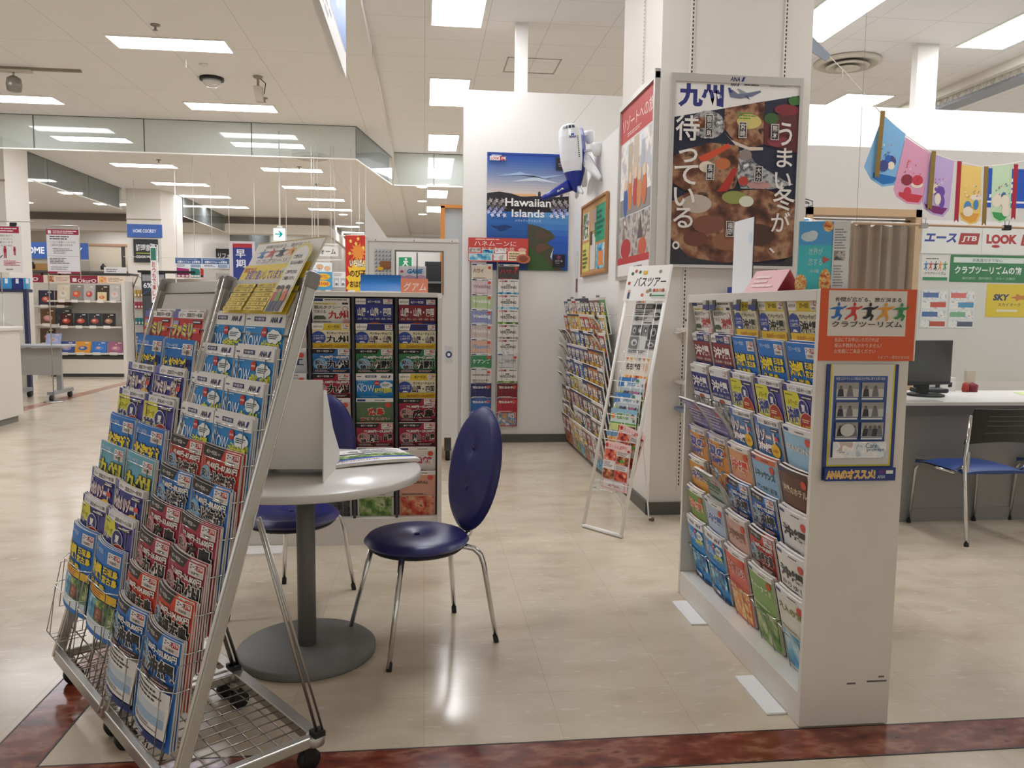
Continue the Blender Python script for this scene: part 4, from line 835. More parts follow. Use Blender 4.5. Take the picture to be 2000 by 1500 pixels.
CU = ('k_curl', lambda: plain('8f86b4', '沖縄', '2a2f5a', None, '6a6298', 'sea*22').bars(.05, .55, .9, .42, 7, 'c9c2dc', 3), 'curled-over brochure'); RE = ('k_res', lambda: merry('リゾート', '沖縄', '5a86b8', 'f4ece8', '8a2a44', 'レンタカー'), 'pale blue resort brochure')
AI = ('k_air', lambda: plain('9cc4dc', 'SEASONS', 'e8dccc', ph='city*16', y=.72, h=.07), 'sky-picture brochure'); NA = ('k_nat', lambda: merry('夏の', '沖縄', 'e0984a', '3a3f9a', 'f2e8dc', ), 'orange and blue summer brochure'); CO = ('k_co', lambda: plain('e0a070', '沖縄', 'd9402a', 'f4eee4', 'e8e0d8', 'party*24', 'コンドミニアム'), 'orange and white brochure')
LU = ('k_len', lambda: plain('8fb8d8', 'ルネッサンス', '4a4a3a', None, 'd9704a', 'city*18', 'の休日', .72, .1), 'light blue resort brochure'); BR = ('k_br', lambda: plain('6a4432', '沖縄のホテル', 'd9c0a0', None, '5a3a2c', 'sunset*18', None, .7, .1), 'brown hotel brochure')
OR = ('k_or', lambda: plain('e0a040', '沖縄', '2f3f9a', 'f2ecdc', 'e8e2d6', 'flor*22'), 'orange brochure'); GC = ('k_gc', lambda: plain('c4cbc0', '沖縄', '3a8a4a', None, '3a8a4a', 'green*22').bars(.05, .6, .9, .36, 5, '5a6a5a', 3), 'green-white curled brochure'); AB = ('k_ab', lambda: ace('2460b0', '沖縄', '33,800円～102,800円', '2f80d4'), 'blue price brochure')
WH = ('k_wh', lambda: plain('e6e3e0', '沖縄', '2a2a30', None, 'ece8e4', 'sea*10'), 'white and deep blue brochure'); GR = ('k_gr', lambda: plain('7a9a4a', '沖縄', 'e0623a', 'f2e8dc', 'e8e6da', 'green*24'), 'green brochure'); BW = ('k_bw', lambda: plain('b8c8dc', '沖縄', '3a6ab0', 'f2f2f2', None, 'pale*22'), 'pale blue brochure')
PB = ('k_pb', lambda: plain('d0a898', '沖縄', '8a5a4a', None, 'e0d8d0', 'food*18'), 'pale brown brochure'); AR = ('k_ar', lambda: ace('c03a2e', '沖縄本島', '33,800円～104,800円', 'd6421f'), 'red price brochure'); WS = ('k_ws', lambda: plain('e9e4da', '沖縄', '3a3a3a', None, None, 'sea*12', 'かりゆし'), 'white resort brochure')
NO = ('k_now', lambda: now('沖縄'), 'sky-blue brochure'); RF = ('k_rf', lambda: plain('d96a56', '沖縄153', 'c02a2a', 'f4e4dc', 'ece6e0', 'flor*26'), 'red family brochure'); MP = ('k_map', lambda: plain('8ab060', 'ミャークズミ', 'f2f2e6', None, 'e6e8dc', 'green*12', None, .72, .09), 'green map brochure'); WB = ('k_wb', lambda: plain('e4e0d2', '大人の旅', '8a8a4a', None, None, 'sea*9', None, .74, .1), 'white brochure with sea pictures')
KG = [[TX, TX, YE, YE, YE], [DR, DR, BL, BL, BL], [NV, NV, SU, SU, SU], [CU, CU, RE, RE, AI], [NA, NA, CO, LU, BR], [OR, GC, AB, AB, WH], [GR, BW, PB, AR, WS], [NO, NO, RF, MP, WB]]
for r in range(8):
    for c in range(5):
        k, ar, ds = KG[r][c]; kw = dict(t=.009)
        if k in ('k_curl', 'k_gc'): kw = dict(t=.014, top=.06)
        elif r >= 3: kw['bulge'] = .006
        me = cover(k, ar, **kw)
        F = frame((1.252+.004*(r % 2), 3.612-.2435*c, 1.418-.1445*r), (0, -1, 0), (-1, 0, 0), -.215)
        wpocket(t, KI, F @ MX.Translation((-.01, 0, 0)))
        put('brochure', me, F @ MX.Translation((RD.uniform(-.004, .004), -H4, 0)), f'{ds} on the kiosk, {ORD[r]} row down, {ORD[c]} from the far end', 'brochure', 'brochures on the kiosk')
        if k not in ('k_curl', 'k_gc'): put('brochure', me, F @ MX.Translation((RD.uniform(-.004, .004), -H4+RD.uniform(0, .006), -.013)), f'spare brochure behind the {ORD[r]} row down, {ORD[c]} from the far end of the kiosk', 'brochure', 'spare brochures on the kiosk')
# signs on the end of the kiosk
a = Art(.328, .228, 'e4ded6'); a.r(0, 0, .985, 1, 'd9592a'); a.r(.085, .345, .80, .63, 'e0d9cf'); a.t('仲間が広がる、旅が深まる', .15, .82, .68, .065, '2c2826', b=.02); runners(a, .1, .56, .8, .25); a.t('クラブツーリズム', .12, .47, .72, .085, '2a2624', b=.015)
a.t('当店にてお申込いただければ', .155, .265, .45, .06, 'ead8c8', b=.0); a.t('振込手数料もかかりません！', .155, .185, .48, .06, 'ead8c8', b=.0); a.t('お気軽にご来店ください', .155, .105, .42, .06, 'ead8c8', b=.0); a.t('ネオプラン豊田矢並の店', .6, .03, .33, .045, 'e0c4b0', b=.0)
panel('notice', a, .003, label='orange tour club notice on the end of the kiosk', cat='sign', mw=frame((1.238, 2.374, 1.226), (1, 0, 0), (0, -1, 0), 0))
a = Art(.242, .375, '2a3f7c'); a.r(.05, .12, .9, .88, 'd8c83a'); a.r(.075, .135, .85, .865, 'd6d2ca'); a.r(.10, .2, .75, .7, '34508c'); a.t('新型コロナウィルス感染拡大の予防に関する取り組み', .13, .865, .69, .026, 'd9dde6', b=0)
for j, y in enumerate((.72, .55, .38)):
    for x in (.14, .49):
        a.r(x, y, .31, .125, 'c2bfba'); a.r(x, y+.07, .31, .055, '9a9894'); a.r(x+.0, y-.022, .3, .016, 'd9dde0')
        for k in range(2 if j != 2 else 4): X = x+.06+(.13 if j != 2 else .065)*k; a.e(X, y+.085, .02, .014, '6a5a50', 10); a.poly([(X-.03, y+.07), (X+.03, y+.07), (X+.045, y+.005), (X-.045, y+.005)], ('33343c', '6f7076')[k % 2])
a.e(.295, .44, .1, .055, 'c8c6c2'); a.r(.10, .2, .75, .14, 'pale*24'); a.t('Care', .56, .285, .16, .04, '2a3a6a', b=.0); a.t('promise', .58, .25, .24, .035, '2a3a6a', b=.0); a.r(.16, .24, .14, .02, 'e8e8ea'); a.t('ANA', .19, .243, .08, .014, '2a3a6a')
a.r(0, 0, 1, .115, '26397a'); a.t('ANAのオススメ!', .03, .02, .68, .075, 'e8a840', 'f0e0b8', b=.03); a.t('ANA', .74, .02, .11, .03, 'e0e4ee', b=.0, slant=.2); a.e(.8, .08, .05, .02, '5a3a7a'); a.r(.86, .06, .1, .03, 'e4e4e0')
panel('notice', a, .004, label='blue and yellow airline poster holder under the orange notice on the kiosk end', cat='sign', mw=frame((1.272, 2.373, .84), (1, 0, 0), (0, -1, 0), 0))
# things standing on the kiosk
mb = MB(); mb.box((0, .0025, 0), (.215, .006, .33), CLEAR).box((.001, .0, .001), (.214, .002, .329), mat('e9eaea', .5)).box((0, -.03, 0), (.215, .03, .003), CLEAR)
mb.box((.17, -.001, .22), (.2, -.0002, .265), mat('cfe0ee', .3)); mb.obj('sign_holder', None, 'upright acrylic sign holder showing its white back on top of the kiosk', 'holder', mw=frame((1.385, 3.50, 1.4525), (0, -1, 0), (-1, 0, 0), 0) @ MX.Rotation(math.pi/2, 4, 'X') @ MX.Rotation(math.pi, 4, 'Z') @ MX.Translation((-.215, 0, -.0)) @ MX.Diagonal((1, 1, 1, 1)) if False else MX(((0, 1, 0, 1.40), (-1, 0, 0, 3.505), (0, 0, 1, 1.4525), (0, 0, 0, 1))))
PK1 = mat('e8b4b4', .5); PK2 = mat('e0787c', .5)
mb = MB(); mb.prism([(-.065, 0, 0), (.065, 0, 0), (.0, 0, .085), ], (0, .002, 0), PK2) if False else None
mb.prism([(-.062, 0, 0), (-.06, 0, 0), (.001, 0, .088), (-.001, 0, .09)], (0, .20, 0), PK1).prism([(.062, 0, 0), (.06, 0, 0), (-.001, 0, .088), (.001, 0, .09)], (0, .20, 0), PK2).prism([(-.06, 0, 0), (.06, 0, 0), (.06, 0, .002), (-.06, 0, .002)], (0, .2, 0), PK2)
a = Art(.18, .09); a.bars(.1, .2, .7, .6, 3, 'f0d4d2', 3); a.emit(mb, lambda x, y, o: (-.064+y*.66, .19-x, y*.97+.001+o)); mb.obj('tent_card', None, 'folded pink tent card on top of the kiosk', 'card', mw=MX.Translation((1.40, 2.93, 1.4525)) @ MX.Rotation(.25, 4, 'Z'))
MB().prism([(.035*math.cos(k*math.pi/12)*1.6, 0, .06*math.sin(k*math.pi/12)) for k in range(13)], (0, .003, 0), mat('ece8e4', .5)).obj('card', None, 'small rounded white card behind the pink tent card', 'card', mw=MX.Translation((1.50, 3.02, 1.4525)))
a = Art(.172, .246, '3a8fc4'); a.r(0, .0, .67, .66, '48c4cc'); a.r(0, .66, .67, .34, '52a4e0'); a.e(.2, .78, .16, .07, 'c8dce4'); a.e(.27, .81, .1, .06, 'd4e2e8'); a.e(.57, .93, .1, .08, 'flor*50'); a.e(.07, .1, .12, .14, 'flor*50'); a.e(.55, .12, .12, .2, 'flor*46'); a.t('世界が', .2, .52, .28, .1, 'd0ecec', b=0); a.t('恋する', .2, .37, .28, .1, 'd0ecec', b=0); a.t('沖縄', .22, .26, .2, .05, 'd0ecec', b=0); a.p([(.48, .5), (.64, .45), (.5, .4)], 'c8605a')
a.r(.67, 0, .33, 1, 'dfe0de'); a.bars(.7, .6, .24, .3, 8, '8a8f98', 4); a.r(.7, .44, .22, .14, 'city*50'); a.bars(.7, .06, .24, .32, 8, '9a9ca0', 8)
hp = panel('poster_stand', a, .003, label='turquoise sea poster in a clear stand on top of the kiosk', cat='poster', mw=frame((1.335, 2.735, 1.455), (.96, -.28, 0), (-.28, -.96, 0), .0))
MB().box((-.004, -.002, -.012), (.176, .25, -.008), CLEAR).box((-.004, -.003, -.04), (.176, 0, .04), CLEAR).obj('clear_cover', hp)
# ================================================================ posters on the walls
a = Art(.84, 1.19, '20233a'); a.poly([(0, .79), (0, 1), (1, 1), (1, .93)], 'e2ded8'); a.t('九州', .03, .845, .36, .125, '2a2f72', b=.05)
ana(a, .44, .965, .07, .018); a.bars(.55, .968, .18, .012, 1, '4a4a6a'); a.bars(.75, .97, .2, .006, 1, '8a8a9a')
a.p([(.43, .93), (.44, .905), (.52, .9), (.62, .915), (.69, .94), (.68, .948), (.6, .935), (.5, .925), (.46, .945), (.45, .945)], '6a6f86'); a.p([(.55, .915), (.6, .895), (.58, .92)], '4a4f6a'); a.p([(.53, .925), (.49, .952), (.51, .952), (.58, .93)], '8a8f9c'); a.p([(.43, .93), (.42, .955), (.44, .955), (.46, .93)], '26367a')
a.e(.27, .755, .14, .075, 'grey*16'); a.e(.22, .765, .07, .03, 'dish*18'); a.p([(.4, .845), (.72, .892), (.72, .66), (.62, .64), (.5, .66), (.4, .74)], 'dish*11'); a.p([(.4, .72), (.5, .65), (.62, .625), (.72, .63), (.72, .645), (.6, .645), (.46, .68)], 'cfc0b0'); a.e(.6, .78, .1, .04, 'c8b86a'); a.bars(.5, .79, .16, .04, 3, '5a8a3a', 4)
a.p([(.72, .80), (1, .86), (1, .62), (.86, .64), (.72, .66)], '5a2426'); a.e(.9, .85, .1, .03, '7a2428'); a.e(.96, .9, .05, .025, '3a6a2a'); a.e(.78, .80, .06, .03, '3a5a2a'); a.e(.84, .68, .09, .03, '8a3a40'); a.e(.86, .74, .08, .04, '6a2a30')
a.p([(.0, .58), (.1, .62), (.3, .66), (.52, .65), (.55, .52), (.5, .42), (.3, .38), (.1, .4), (0, .44)], 'dish*8'); a.p([(.2, .58), (.44, .66), (.46, .64), (.24, .55)], 'c84a2a'); a.p([(.36, .40), (.44, .48), (.48, .53), (.52, .52), (.46, .42), (.4, .37)], 'a82a1e'); a.e(.27, .53, .06, .03, 'd9c8b4'); a.e(.4, .55, .06, .03, 'b8683a')
a.p([(.53, .62), (.58, .635), (.66, .56), (.9, .47), (.98, .45), (.8, .42), (.55, .42), (.52, .47)], 'grey*15'); a.e(.58, .6, .05, .03, '8a7a74'); a.e(.57, .46, .04, .025, 'b03a2a'); a.e(.7, .44, .1, .02, 'b88a84')
a.p([(0, .34), (.12, .39), (.4, .40), (.75, .42), (1, .36), (1, .05), (.7, .02), (.3, .01), (0, .06)], 'dish*7'); a.e(.2, .33, .12, .05, 'b8a89a'); a.e(.5, .37, .1, .035, '8a8f4a'); a.e(.6, .35, .06, .03, 'd0d0b8'); a.e(.3, .22, .13, .05, '7a4a38'); a.e(.45, .13, .12, .05, '8a5a40'); a.e(.2, .14, .1, .04, '6a3a2c'); a.e(.7, .17, .14, .06, '4a2a22'); a.p([(0, .14), (.15, .04), (.5, .005), (.9, .02), (1, .06), (1, 0), (0, 0)], '2a2a30')
for x, y, s in ((.245, .685, '鹿児島'), (.515, .69, '宮崎'), (.775, .685, '熊本'), (.265, .46, '長崎'), (.655, .455, '大分'), (.44, .155, '福岡')):
    h = .038*len(s); a.r(x, y, .065, h+.01, 'cfc8c0'); a.r(x+.006, y+.004, .053, h+.002, '2a2228'); a.tv(s, x+.012, y+.006, .041, h-.002, 'd9d2ca', None, .01)
for i, ch in enumerate('待っている。'):
    a.t(ch, .01+(.0 if i != 1 else .03), .665-.117*i, (.19, .15, .19, .17, .16, .06)[i], (.135, .075, .105, .1, .11, .045)[i], 'dcd6ce', b=.012)
for i, ch in enumerate('うまい冬が、'): a.t(ch, .835-.008*i, .655-.117*i, (.11, .13, .135, .18, .155, .05)[i], (.125, .105, .09, .13, .11, .03)[i], 'dcd6ce', b=.012)
t = thing('framed_poster', 'large framed food poster reading 九州 on the pillar front', 'poster', (1.575, 5.092, 1.66))
panel('print', a, .004, t).matrix_basis = frame((.022, -.012, .02), (1, 0, 0), (0, -1, 0), 0)
mb = MB(); AF = mat('c9c6c0', .35, .6)
for b0, b1 in (((0, -.022, 0), (.884, 0, .022)), ((0, -.022, 1.185), (.884, 0, 1.235)), ((0, -.022, .022), (.022, 0, 1.185)), ((.862, -.022, .022), (.884, 0, 1.185))): mb.box(b0, b1, AF)
b = Art(.16, .036); ana(b, .1, .1, .6, .8); b.emit(mb, lambda x, y, o: (.37+x, -.022-o, 1.192+y)); mb.obj('frame', t)
# framed resort poster on the left face of the pillar: generic picture
a = Art(.90, 1.24, 'd8d4d0'); a.r(0, .80, 1, .2, 'b83a34'); a.t('リゾートへの旅', .05, .86, .9, .08, 'ecdcd4', b=0); a.bars(.2, .82, .6, .025, 2, 'e0b8b0', 3); a.r(.02, .36, .96, .43, 'pale*7'); a.r(.25, .52, .14, .25, 'b8a890'); a.r(.42, .5, .16, .29, 'c4b49c'); a.r(.65, .52, .1, .22, 'a8b0b8'); a.r(.02, .36, .96, .1, '8a8680')
for x, y, c in ((.2, .44, '3a5a9a'), (.34, .47, 'c8783a'), (.5, .48, 'b83a34'), (.62, .46, 'c88a4a'), (.76, .47, 'c86a3a')): a.e(x, y, .07, .09, c, 14); a.e(x, y+.1, .05, .035, 'e0c0a0', 12)
a.r(.02, .11, .96, .24, 'city*8'); a.p([(.6, .2), (.68, .34), (.76, .2)], '5a4a48'); a.e(.25, .16, .16, .06, 'b02a2e'); a.e(.75, .15, .12, .05, 'c05a34'); a.r(0, .07, 1, .04, 'b8302e'); a.r(0, 0, 1, .07, 'e6e2de'); a.bars(.5, .015, .4, .04, 2, '6a6a6a')
t = thing('framed_poster', 'framed red-topped resort poster on the left face of the pillar', 'poster', (1.508, 6.07, 1.60), -math.pi/2)
panel('print', a, .004, t).matrix_basis = frame((.03, -.014, .03), (1, 0, 0), (0, -1, 0), 0)
mb = MB()
for b0, b1 in (((0, -.03, 0), (.96, 0, .03)), ((0, -.03, 1.27), (.96, 0, 1.31)), ((0, -.03, .03), (.03, 0, 1.27)), ((.93, -.034, -.02), (.96, 0, 1.33))): mb.box(b0, b1, AF)
mb.obj('frame', t)
a = Art(.24, .5, 'e6e2da'); a.r(.05, .05, .9, .9, 'flor*20'); a.r(.1, .6, .8, .3, 'party*20')
panel('poster', a, .003, label='small colourful poster below the resort poster on the pillar side', cat='poster', mw=frame((1.504, 5.55, 1.1), (0, -1, 0), (-1, 0, 0), 0))
# island poster
g = noisemat
a = Art(.83, 1.16, '1f4fa0')
for k in range(16):
    f = k/15; q = lambda p, r: int(p+(r-p)*f)
    a.r(0, .985-.022*(k+1)-.0, 1, .0225, '%02x%02x%02x' % (q(0x1c, 0xe0), q(0x48, 0xcf), q(0x9e, 0xc0)))
a.r(0, .985, 1, .015, '1c489e'); a.p([(.1, .80), (.4, .84), (.7, .79), (.95, .83), (.7, .81), (.4, .815)], '9ab4d4'); a.p([(.3, .76), (.6, .80), (.9, .75), (.6, .77)], 'c4cfdc'); a.r(0, .635, .6, .02, 'e8b07a'); a.r(0, .62, .35, .015, 'e89a5a')
a.p([(0, .5), (1, .5), (1, .645), (.85, .635), (.6, .64), (.42, .63), (.3, .655), (.15, .67), (.0, .655)], '231f26')
for x in (.62, .78, .89): a.r(x, .635, .035, .03, '3a3844'); a.e(x+.017, .667, .018, .012, '4a4854', 10)
for k in range(10):
    f = k/9; a.r(0, .5-.05*(k+1), .5, .051, '%02x%02x%02x' % (int(0x2a-0x18*f), int(0x6a-0x34*f), int(0xb4-0x3a*f)))
    a.r(.5, .5-.05*(k+1), .5, .051, '%02x%02x%02x' % (int(0x5a-0x3a*min(1, f*2)), int(0x9c-0x48*min(1, f*2)), int(0xcc-0x30*f)))
a.p([(.04, .385), (.12, .375), (.22, .39), (.32, .37), (.24, .36), (.2, .335), (.15, .335), (.13, .355), (.08, .365)], '16386e')
a.p([(.5, 0), (.96, 0), (.84, .05), (.78, .12), (.82, .2), (.74, .24), (.84, .29), (.78, .34), (.64, .38), (.5, .4)], '4a4a34'); a.p([(.5, 0), (.84, 0), (.74, .08), (.62, .16), (.5, .2)], '3a5a2a'); a.p([(.6, .26), (.8, .3), (.7, .33), (.6, .36)], '5a463a'); a.p([(.62, .14), (.78, .2), (.7, .23), (.6, .22)], '6a4a38'); a.p([(.78, .12), (.82, .2), (.80, .1), (.86, .05)], 'c8d4dc')
for s_ in (0, 1):
    for k in range(9): xx = (.02+.024*k); yy = .565+.03*math.sin(k*2.1); X = xx if not s_ else 1-xx; a.star(X, yy, .035, .028, ('8a8484', 'a8a09c', '6a6464')[k % 3], 5, .45); a.star(X, yy-.07, .032, .025, ('b8bce0', '8a90c8', 'd0d4ea')[k % 3], 5, .5)
a.t('Hawaiian', .22, .545, .56, .07, 'f2f0ec', b=.02); a.t('Islands', .30, .455, .40, .065, 'f2f0ec', b=.02); a.t('ハワイアンアイランズ', .34, .415, .32, .02, 'd9e0ea'); a.bars(.05, .965, .18, .015, 1, 'dfe6f0'); a.r(.03, .93, .19, .035, 'e8e4e2'); a.t('LOOK', .04, .934, .1, .026, 'b02a2e', b=.03, slant=.15); a.r(.15, .93, .065, .035, 'b02a2e'); a.t('JTB', .16, .936, .05, .022, 'f2eeea', b=.02, slant=.15)
for x, y, c, s in ((.83, .86, 'd9503a', 'ハワイ島'), (.81, .03, '7a3a6a', 'カウアイ島')): a.r(x, y, .15, .11, '1c1a20'); a.star(x+.075, y+.085, .035, .025, c, 5, .5); a.t(s, x+.03, y+.045, .09, .018, 'e6e2de'); a.bars(x+.035, y+.03, .08, .01, 1, '9a9a9a')
panel('poster', a, .003, label='large blue island poster reading Hawaiian Islands on the white back wall', cat='poster', mw=frame((.62, 8.015, 1.765), (1, 0, 0), (0, -1, 0), 0))
# cork board
a = Art(1.0, .62, 'b98f5c'); a.bg = M(noisemat('cork', ('a87c48', 'b98f5c', 'c79c68'), 80, .8))
for x, y, w_, h_, c in ((.02, .5, .28, .4, 'party*9'), (.02, .04, .3, .42, 'd8cf70'), (.08, .5, .22, .2, 'e6e4d8'), (.38, .05, .2, .5, 'd9d4cc'), (.40, .6, .2, .3, 'c8a890'), (.60, .42, .36, .5, '2f9a74'), (.62, .04, .34, .34, 'sea*9'), (.7, .08, .2, .2, 'e08a4a'), (.36, .4, .1, .2, '5a4a3a'), (.55, .5, .07, .2, '3a8a3a')): a.r(x, y, w_, h_, c)
a.t('バス', .04, .52, .24, .2, '3a6a2a', 'e8e6b8', b=.04); a.t('旅', .06, .74, .18, .16, '3a6a2a', 'e8e6b8', b=.04); a.bars(.05, .08, .22, .3, 5, '6a6a4a', 3); a.bars(.64, .5, .28, .36, 5, '1f6a50', 3)
t = thing('cork_board', 'wood-framed cork board of pinned papers on the right wall', 'board', (1.505, 7.50, 1.685), -math.pi/2)
panel('pin_area', a, .01, t).matrix_basis = frame((.02, -.012, .02), (1, 0, 0), (0, -1, 0), 0)
mb = MB(); WB_ = mat('a8784a', .5)
for b0, b1 in (((0, -.025, 0), (1.04, 0, .02)), ((0, -.025, .64), (1.04, 0, .66)), ((0, -.025, .02), (.02, 0, .64)), ((1.02, -.025, .02), (1.04, 0, .64))): mb.box(b0, b1, WB_)
mb.obj('frame', t)
a = Art(.12, .45, 'd9d4d0'); a.r(.1, .1, .8, .3, '6a3a3a'); a.r(.2, .5, .6, .4, 'pale*30'); panel('leaflet', a, .003, label='narrow hanging leaflet in the corner left of the cork board', cat='leaflet', mw=frame((1.508, 7.86, 1.50), (0, -1, 0), (-1, 0, 0), 0))
# ================================================================ inflatable airliner, hung nose up on the right wall
AW = mat('e9ebee', .25); AB_ = mat('1f3190', .3)
PT = MX.Translation((1.30, 7.0, 2.70)) @ MX.Rotation(math.radians(-6), 4, 'Y') @ MX.Diagonal((.92, .92, .60, 1))
t = thing('inflatable_airliner', 'white and blue inflatable toy airliner hung nose up in the wall corner', 'toy', mw=PT)
prof = [(0, .50), (.05, .49), (.09, .46), (.118, .40), (.128, .3), (.128, .1), (.122, -.05), (.10, -.2), (.07, -.34), (.04, -.45), (.0, -.5)]
mb = MB(); n_ = 32; vs = []; 
for r_, z in prof:
    for k in range(n_): c = 2*math.pi*k/n_; vs.append((r_*math.cos(c), r_*math.sin(c), z))
for i in range(len(prof)-1):
    for k in range(n_):
        ang = (360*(k+.5)/n_) % 360; blue_ = (ang < 75 or ang > 300) and i > 2 or i > 6
        mb.add([vs[i*n_+k], vs[i*n_+(k+1) % n_], vs[(i+1)*n_+(k+1) % n_], vs[(i+1)*n_+k]], [(3, 2, 1, 0)], AB_ if blue_ else AW, True)
f_ = mb.obj('fuselage', t)
def onb(a0, z0, h, art):
    art.emit(m3, lambda x, y, o: (.1295*math.cos(a0+x/.128), .1295*math.sin(a0+x/.128), z0+y))
m3 = MB(); b = Art(.07, .12); b.t('ANA', 0, .3, 1, .3, '1f2f80', b=.03); b.r(.3, .62, .4, .2, '2f5fc0'); b.emit(m3, lambda x, y, o: (.1300*math.cos(-1.95+x/.128), .1300*math.sin(-1.95+x/.128), .22+y))
for k in range(12): z = .27-.026*k; c = -1.3; m3.add([(.1300*math.cos(c-.05), .1300*math.sin(c-.05), z), (.1300*math.cos(c+.05), .1300*math.sin(c+.05), z), (.1300*math.cos(c+.05), .1300*math.sin(c+.05), z+.013), (.1300*math.cos(c-.05), .1300*math.sin(c-.05), z+.013)], [(0, 1, 2, 3)], '26262e')
for k in range(4): c = -2.5+.28*k; m3.add([(.122*math.cos(c), .122*math.sin(c), .40), (.122*math.cos(c+.22), .122*math.sin(c+.22), .40), (.104*math.cos(c+.22), .104*math.sin(c+.22), .445), (.104*math.cos(c), .104*math.sin(c), .445)], [(0, 1, 2, 3)], '20242c')
m3.obj('markings', f_)
def pad(mb, pts, th, m):  # inflated flat shape: outline in 3D, puffed both ways
    q = [V(p) for p in pts]; c = sum(q, V())/len(q); nn = (q[1]-q[0]).cross(q[2]-q[0]).normalized(); k = len(q)
    inn = [c+(p-c)*.72 for p in q]
    vs = q+[p+nn*th for p in inn]+[c+nn*th*1.2]+[p-nn*th for p in inn]+[c-nn*th*1.2]
    fs = []
    for i in range(k):
        j = (i+1) % k; fs += [(i, j, k+j, k+i), (k+i, k+j, 2*k), (j, i, 2*k+1+i, 2*k+1+j), (2*k+1+j, 2*k+1+i, 3*k+1)]
    mb.add(vs, fs, m, True)
mb = MB(); pad(mb, [(.08, -.06, .10), (.13, -.05, .02), (.20, -.28, -.42), (.16, -.30, -.42), (.08, -.1, -.12)], .03, AW); mb.obj('wing', t)
mb = MB(); pad(mb, [(.08, .06, .10), (.13, .05, .02), (.20, .42, -.34), (.16, .44, -.34), (.08, .1, -.12)], .03, AW); mb.obj('wing', t)
mb = MB(); pad(mb, [(-.05, -.0, -.28), (-.33, -.02, -.50), (-.36, -.02, -.58), (-.30, -.01, -.57), (-.02, 0, -.46)], .024, AB_); b = Art(.2, .06); tl = mb.obj('tail_fin', t)
m3 = MB(); b.t('ANA', 0, 0, 1, 1, 'e8ecf4', b=.03); b.emit(m3, lambda x, y, o: (-.30+x*.9+y*.2, -.036-o, -.545+x*.55+y*.6)); m3.obj('lettering', tl)
mb = MB(); pad(mb, [(.02, .0, -.36), (.03, -.16, -.52), (.03, -.16, -.56), (.02, 0, -.5)], .016, AW); pad(mb, [(.02, .0, -.36), (.03, .16, -.52), (.03, .16, -.56), (.02, 0, -.5)], .016, AW); mb.obj('tailplane', t)
for y, z in ((.12, .36), (-.16, .10)):
    mb = MB(); mb.lathe([(.0, -.14), (.03, -.13), (.05, -.06), (.055, .02), (.05, .05), (.0, .05)], AW, (.20, y, z), 20); e_ = mb.obj('engine', t)
    MB().lathe([(.0, .0505), (.042, .0505), (.042, .052), (.0, .052)], mat('8a9098', .4), (.20, y, z), 20).lathe([(.0, .052), (.015, .052), (.012, .06), (0, .062)], AW, (.20, y, z), 12).obj('fan', e_)
MB().tube([(.10, .05, .34), (.20, .12, .36)], .022, AW, 10).obj('pylon', t); MB().tube([(.10, -.08, .06), (.20, -.16, .08)], .022, AW, 10).obj('pylon', t)
MB().tube([(.02, 0, .49), (.29, .1, .9)], .0012, '555').obj('cord', t)
# ================================================================ shelf on the pillar front
SW = mat('e2ddd4', .5)
def pshelf(z, dpt, m, label):
    mb = MB(); mb.box((1.66, 5.088-dpt, z), (2.38, 5.088, z+.018), m); t = mb.obj('shelf', None, label, 'shelf', 'shelves on the pillar')
    mb = MB()
    for x in (1.71, 2.335): mb.prism([(x-.003, 5.088, z-.09), (x-.003, 5.088-dpt*.8, z-.012), (x-.003, 5.088-dpt*.8, z), (x-.003, 5.088, z)], (.006, 0, 0), SW)
    mb.obj('bracket', t)
pshelf(1.245, .20, SW, 'top white shelf on the pillar behind the kiosk, holding an easel'); pshelf(.90, .18, SW, 'middle white shelf on the pillar behind the kiosk'); pshelf(.72, .24, mat('7f8fae', .5), 'bluish lowest shelf on the pillar behind the kiosk')
WDD = mat('6a3c26', .5)
mb = MB(); mb.tube([(0, 0, 0), (.05, .01, .19)], .008, WDD, 6).tube([(.11, 0, 0), (.06, .01, .19)], .008, WDD, 6).tube([(.055, .06, 0), (.055, .012, .18)], .007, WDD, 6).box((-.03, -.02, .045), (.14, .0, .06), WDD); mb.obj('easel', None, 'small brown wooden easel on the top pillar shelf', 'easel', mw=MX.Translation((1.70, 4.955, 1.264)))
mb = MB(); q = random.Random(4)
mb.grid(lambda a, b: (1.60+.24*a, 4.865+.10*b-.02*math.sin(a*9), 1.2655+.004*math.sin(a*20)-.05*max(0, .35-a)*2), 14, 4, noisemat('printed_cloth', ('e6ddd2', 'e0d6ca', 'c8783a', 'e8e0d6'), 16, .8, const=True)); o = mb.obj('cloth', None, 'pale patterned cloth lying over the edge of the top pillar shelf', 'cloth'); sd = o.modifiers.new('s', 'SOLIDIFY'); sd.thickness = .003
mb = MB(); mb.prism([(0, 0, 0), (.05, 0, 0), (.05, 0, .015), (0, 0, .015)], (0, .05, 0), 'b84a3a').box((.01, .01, .015), (.045, .04, .07), '9a2a2a'); mb.obj('ornament', None, 'small red ornament beside the easel on the pillar shelf', 'ornament', mw=MX.Translation((1.865, 4.92, 1.264)))
for x, c, lb in ((1.98, '2a3f96', 'blue box standing behind the kiosk top, left of the yellow one'), (2.22, 'd9a02a', 'yellow box standing behind the kiosk top')):
    mb = MB().box((0, 0, 0), (.13, .1, .27), c).box((.02, -.001, .2), (.11, 0, .23), 'e6dcc0'); mb.obj('box', None, lb, 'box', 'boxes on the pillar shelf', mw=MX.Translation((x, 4.935, 1.264)))
